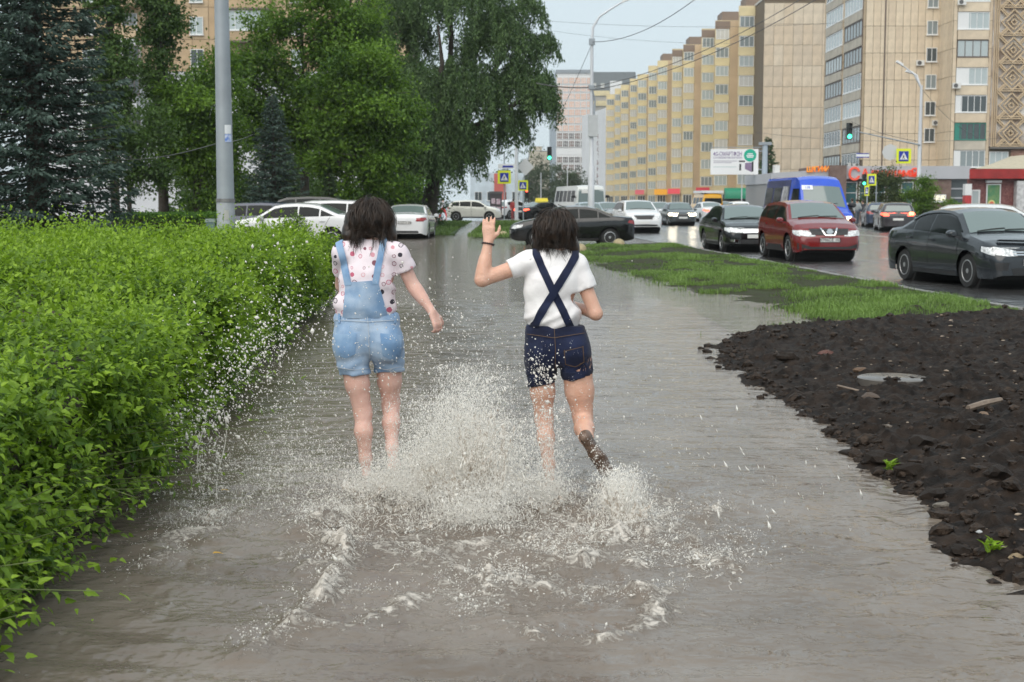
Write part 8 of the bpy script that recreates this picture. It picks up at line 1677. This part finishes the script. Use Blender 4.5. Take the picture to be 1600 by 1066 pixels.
# torn strings of water
tn = MB(); r_ = random.Random(12)
def string(p, v, T, r0, n=7):
    P = []; w = r_.uniform(0, 6)
    for i in range(n):
        t = T*i/(n-1); P.append(Vector(p)+Vector(v)*t+Vector((0.006*math.sin(w+i*1.7), 0.006*math.cos(w+i*2.1), -4.905*t*t+0.0)))
    tn.tube(P, [r0*(0.35+r_.random()) for _ in P], 5)
for (px, py, n, vz, s) in ((700, 795, 90, 2.4, 0.8), (750, 800, 80, 2.4, 0.7), (560, 810, 60, 1.3, 0.8), (520, 835, 60, 1.0, 0.6), (965, 830, 70, 1.5, 0.4), (880, 850, 60, 1.0, 0.8), (1100, 885, 45, 0.9, 0.6), (800, 880, 50, 0.8, 0.9), (640, 850, 50, 0.9, 0.8)):
    for _ in range(n):
        q = gnd(px+r_.gauss(0, 30), py+r_.gauss(0, 14)); v = (r_.gauss(0, s*0.5), r_.gauss(0, s*0.4), vz*r_.uniform(0.35, 1)); string((q.x, q.y, 0.0), v, r_.uniform(0.04, 0.10), r_.uniform(0.0006, 0.0017))
for px in (316, 346):     # two falling threads by the hedge
    P = [at(px+8*math.sin(k*0.7+px), 640+20*k, 7.55) for k in range(9)]; P[-1].z = max(P[-1].z, 0.0); tn.tube(P, [r_.uniform(0.0008, 0.0026) for _ in P], 5)
st_ = tn.build('water_strings', M_DROP, None, 60); struct(st_, 'stuff'); st_['label'] = 'torn strings of splashing water around the legs'

# grass on the verge
ML_GRASS = leaf_mat('grass_blade', (0.045, 0.085, 0.020), (0.20, 0.32, 0.075), 0.35, 0.5)
def blades(name, x, y, z, h, w, tint, mat, label):
    n = len(x); a = g.random(n)*2*PI; d = np.stack([np.cos(a), np.sin(a), 0*a], -1); s = np.stack([-np.sin(a), np.cos(a), 0*a], -1); B = np.stack([x, y, z], -1); ln = (0.15+0.5*g.random(n))[:, None]; H = h[:, None]; W_ = w[:, None]; up = np.array([0, 0, 1.0])
    V = np.stack([B-s*W_, B+s*W_, B+up*H*0.6+d*H*ln*0.3+s*W_*0.7, B+up*H*0.6+d*H*ln*0.3-s*W_*0.7, B+up*H*(1-ln*0.3)+d*H*ln], 1); F4 = (np.arange(n)[:, None]*5+np.array([[0, 1, 2, 3]])); F3 = (np.arange(n)[:, None]*5+np.array([[3, 2, 4]]))
    o = ob(name, npmesh(name, V.reshape(-1, 3), [F4, F3], False, {'tint': np.repeat(np.clip(tint, 0, 1), 5)}), mat); struct(o, 'stuff'); o['label'] = label; return o
n = 165000; y = 15.5+35*g.random(n)**1.15; u = g.random(n); x = shore_x(y)-0.9+(kerb_x(y)-0.16-shore_x(y)+0.9)*u; z = verge_h(x, y); so = soil_amount(x, y); pt = fbm(x*0.9, y*0.55, seed=16, oct=3); bare = fbm(x*0.8+3, y*0.9, seed=24, oct=4)
dry = z > -0.005; k = (so < 0.45) & (z > -0.07) & (bare < 0.12) & (g.random(n) < np.where(dry, np.clip(0.42+1.4*pt, 0.03, 1), 0.10))
x, y, z, pt = x[k], y[k], z[k], pt[k]; h = (0.04+0.07*g.random(len(x)))*(0.8+0.8*pt)+np.where(z < 0, 0.05, 0); blades('grass', x, y, z-0.01, h, 0.0035+0.00016*y, 0.30+0.5*g.random(len(x))+0.8*pt, ML_GRASS, 'patchy wet green grass on the verge by the kerb')
n = 16000; y = 59+42*g.random(n); x = -1.9+0.0*y+6.0*g.random(n); blades('grass', x, y, np.full(n, 0.05), 0.08+0.12*g.random(n), np.full(n, 0.02), 0.4+0.4*g.random(n), ML_GRASS, 'grass on the island beyond the side street')
n = 9000; y = 62+38*g.random(n); x = -10+7.2*g.random(n); blades('grass', x, y, np.full(n, 0.06), 0.08+0.14*g.random(n), np.full(n, 0.02), 0.2+0.4*g.random(n), ML_GRASS, 'grass under the willow and maples')
# weeds on the soil edge
for px, py, lb in ((1387, 730, 'small green weed at the water edge of the soil'), (1550, 858, 'small green weed low on the soil near the right edge')):
    q = gnd(px, py, 0.05); t = thing('weed', lb, 'plant', q); m = 26; A_ = g.random(m)*6.28; D = np.stack([np.cos(A_), np.sin(A_), 0.5+0.6*g.random(m)], -1); foliage('leaves', 0.012*g.normal(size=(m, 3)), D, np.tile([0, 0, 1.0], (m, 1))+0.3*g.normal(size=(m, 3)), 0.035+0.03*g.random(m), 0.02+0.012*g.random(m), 0.5+0.4*g.random(m), ML_HEDGE, t, 1)

# clods: countless crumbs as one mass, the larger ones singly
def lump(rad, seed, sub=1, flat=0.7):
    bm = bmesh.new(); bmesh.ops.create_icosphere(bm, subdivisions=sub, radius=1.0); P = np.array([v.co[:] for v in bm.verts]); k = 1+0.62*fbm(P[:, 0]*1.5+seed, P[:, 1]*1.3, P[:, 2]*1.3+seed*0.7, seed=seed, oct=3)
    for v, q in zip(bm.verts, k): v.co *= q; v.co.z *= flat
    me = bpy.data.meshes.new('soil_clod'); bm.to_mesh(me); bm.free(); V = np.array([v.co[:] for v in me.vertices])*rad; F = np.array([p.vertices[:] for p in me.polygons]); bpy.data.meshes.remove(me); return V, F
M_SOIL = pm('black_soil', (0.009, 0.0068, 0.0055), 0.6, spec=0.2, col2=(0.050, 0.034, 0.024), vscale=25, bump=0.8, bscale=70)
tpl = [lump(1, k) for k in range(6)]; Vs = []; Fs = []; base = 0; n = 4200
yv = 5.6+13.5*g.random(n)**1.3; edge_ = g.random(n) < 0.28; xv = shore_x(yv)+np.where(edge_, -0.22+0.40*g.random(n), (0.05+4.8*g.random(n)**1.2)); kk = (xv < kerb_x(yv)-0.2) & (soil_amount(xv, yv) > 0.4); zv = verge_h(xv, yv); kk &= zv > -0.07
for x_, y_, z_ in zip(xv[kk], yv[kk], zv[kk]):
    V, F = tpl[int(g.integers(6))]; s = 0.012*np.exp(0.65*g.normal()); s = min(s, 0.06); a = g.random()*6.28; ca, sa = math.cos(a), math.sin(a); Vr = V*s*np.array([1.2, 1, 1]); Vr = np.stack([Vr[:, 0]*ca-Vr[:, 1]*sa, Vr[:, 0]*sa+Vr[:, 1]*ca, Vr[:, 2]], -1)+np.array([x_, y_, z_+s*0.2]); Vs.append(Vr); Fs.append(F+base); base += len(V)
o = ob('soil_crumbs', npmesh('soil_crumbs', np.concatenate(Vs), np.concatenate(Fs), False), M_SOIL); struct(o, 'stuff'); o['label'] = 'crumbs and small clods of black soil'
Vs = []; Fs = []; base = 0; n = 700; yv = 5.8+12.5*g.random(n)**1.2; xv = shore_x(yv)+0.02+4.5*g.random(n); kk = (xv < kerb_x(yv)-0.2) & (soil_amount(xv, yv) > 0.4); zv = verge_h(xv, yv)
for x_, y_, z_ in zip(xv[kk], yv[kk], zv[kk]):
    V, F = tpl[int(g.integers(6))]; s = min(0.0055*np.exp(0.5*g.normal()), 0.018); Vs.append(V*s*np.array([1.5, 0.9, 0.7])+np.array([x_, y_, z_+s*0.3])); Fs.append(F+base); base += len(V)
o = ob('gravel', npmesh('gravel', np.concatenate(Vs), np.concatenate(Fs), True), pm('mixed_grit', (0.10, 0.06, 0.04), 0.6, col2=(0.42, 0.35, 0.27), vscale=2.3, detail=9)); struct(o, 'stuff'); o['label'] = 'pale and rusty grit scattered through the soil'
cm = []
for k in range(5):
    V, F = lump(1, 20+k, 2, 0.6); V = V*(1+0.35*fbm(V[:, 0]*3.5, V[:, 1]*3.5, V[:, 2]*3.5, seed=k)[:, None]); me = npmesh('soil_clod', V, F, False); me.materials.append(M_SOIL); cm.append(me)
CL = [(1122, 568), (1135, 545), (1105, 545), (1160, 560), (1095, 540), (1180, 590), (1230, 575), (1290, 640), (1365, 690), (1375, 720), (1330, 700), (1300, 670), (1420, 740), (1460, 770), (1500, 850), (1440, 700), (1520, 690), (1560, 760), (1480, 640), (1383, 594), (1250, 610), (1340, 560), (1530, 560), (1580, 650), (1205, 605)]
for i, (px, py) in enumerate(CL):
    q = gnd(px, py, 0.04); s = random.uniform(0.035, 0.085)*(0.75 if i < 5 else 1); o = ob('soil_clod', cm[i % 5], None, None, (q.x, q.y, float(verge_h(q.x, q.y))+s*0.10 if i >= 5 else 0.005), (0, 0, random.uniform(0, 6))); o.scale = (s*1.2, s, s); tag(o, 'large lump of wet black soil on the bank or in the shallows', 'soil clod', 'large soil clods')
def onsoil(px, py): q = gnd(px, py, 0.14); return Vector((q.x, q.y, float(verge_h(q.x, q.y))))
q = onsoil(1395, 592); t = thing('manhole_ring', 'flat pale concrete disc sunk in the black soil', 'manhole', (q.x, q.y, q.z+0.015)); MB().lathe([(0.29, -0.08), (0.29, 0.012), (0.275, 0.02), (0.001, 0.022)], n=28).build('slab', pm('wet_slab', (0.11, 0.10, 0.09), 0.25, var=0.2, vscale=6), t, smooth=30)
def stone(px, py, s, col, lb, nm='stone', cat='stone', k=0, c2=None):
    col = tuple(v_*0.6 for v_ in col); q = onsoil(px, py); V, F = lump(1, 40+k, 2, 0.6); V = V*(1+0.3*fbm(V[:, 0]*3, V[:, 1]*3, V[:, 2]*3, seed=k)[:, None]); me = npmesh(nm, V, F, False); o = ob(nm, me, pm('stone_%d' % px, col, 0.6, col2=c2, vscale=14, var=0.0 if c2 else 0.2, bump=0.5, bscale=30), None, (q.x, q.y, q.z+s*0.12)); o.scale = (s*1.3, s, s); tag(o, lb, cat)
stone(1590, 840, 0.035, (0.42, 0.31, 0.18), 'yellowish stone at the right edge on the soil', k=1); stone(1168, 609, 0.05, (0.26, 0.085, 0.045), 'reddish brick lump at the water edge', 'brick_piece', 'brick', 2); stone(1290, 548, 0.06, (0.18, 0.07, 0.05), 'rusty brown lump on the black soil', 'brick_piece', 'brick', 3); stone(1362, 612, 0.05, (0.14, 0.10, 0.075), 'flat brown stone below the concrete disc', k=4); stone(1345, 577, 0.055, (0.20, 0.12, 0.07), 'brown root lump beside the concrete disc', k=5); stone(1555, 577, 0.028, (0.38, 0.34, 0.28), 'small pale stone high on the soil', k=6); stone(1470, 755, 0.03, (0.26, 0.23, 0.19), 'grey stone near the water lower right', k=7); stone(1531, 803, 0.012, (0.75, 0.78, 0.8), 'tiny white scrap lying on the soil', 'scrap', 'litter', 8); stone(1388, 650, 0.03, (0.26, 0.22, 0.18), 'small tan stone in the middle of the soil', k=9); stone(1537, 640+10, 0.026, (0.30, 0.2, 0.13), 'small orange brown stone by the stick', k=10)
q = onsoil(1541, 643); sk = MB(); sk.tube([(-0.16, -0.10, 0.0), (-0.02, 0.0, 0.018), (0.14, 0.11, 0.03)], [0.022, 0.025, 0.018], 6); tag(sk.build('stick', pm('old_wood', (0.20, 0.155, 0.12), 0.75, var=0.25, vscale=20), None, 50, (q.x, q.y, q.z+0.03)), 'weathered wooden stick lying on the black soil', 'stick')
q = onsoil(1325, 605); tag(MB().box(-0.10, 0.10, -0.012, 0.012, -0.004, 0.004).build('wood_chip', pm('old_wood', (0.2, 0.155, 0.12)), None, None, (q.x, q.y, q.z+0.02), (0, 0.1, R(-50))), 'short wood chip below the concrete disc', 'wood chip')
for px, py, lb in ((332, 867, 'yellow leaf floating on the water left of the wave'), (345, 768, 'small yellow leaf floating by the falling threads')):
    q = gnd(px, py, 0.006); V, F, kk_ = leaves(np.zeros((1, 3)), np.array([[1., 0.3, 0.05]]), np.array([[0, 0, 1.]]), np.array([0.05]), np.array([0.035]), 1); tag(ob('fallen_leaf', npmesh('fallen_leaf', V, F), pm('yellow_leaf', (0.55, 0.32, 0.03), 0.5), None, (q.x, q.y, 0.012)), lb, 'leaf')
# ================================================================== rain-laden air
hz = MB().box(-420, 420, -12, 820, -1.3, 66).build('haze', None); struct(hz, 'stuff')
hm = bpy.data.materials.new('rain_haze'); hm.use_nodes = True; n = hm.node_tree.nodes; n.remove(n['Principled BSDF'])
pv = n.new('ShaderNodeVolumePrincipled'); pv.inputs['Color'].default_value = (0.86, 0.90, 0.93, 1); pv.inputs['Density'].default_value = 0.00022; pv.inputs['Anisotropy'].default_value = 0.2
hm.node_tree.links.new(pv.outputs[0], n['Material Output'].inputs['Volume']); hz.data.materials.append(hm)
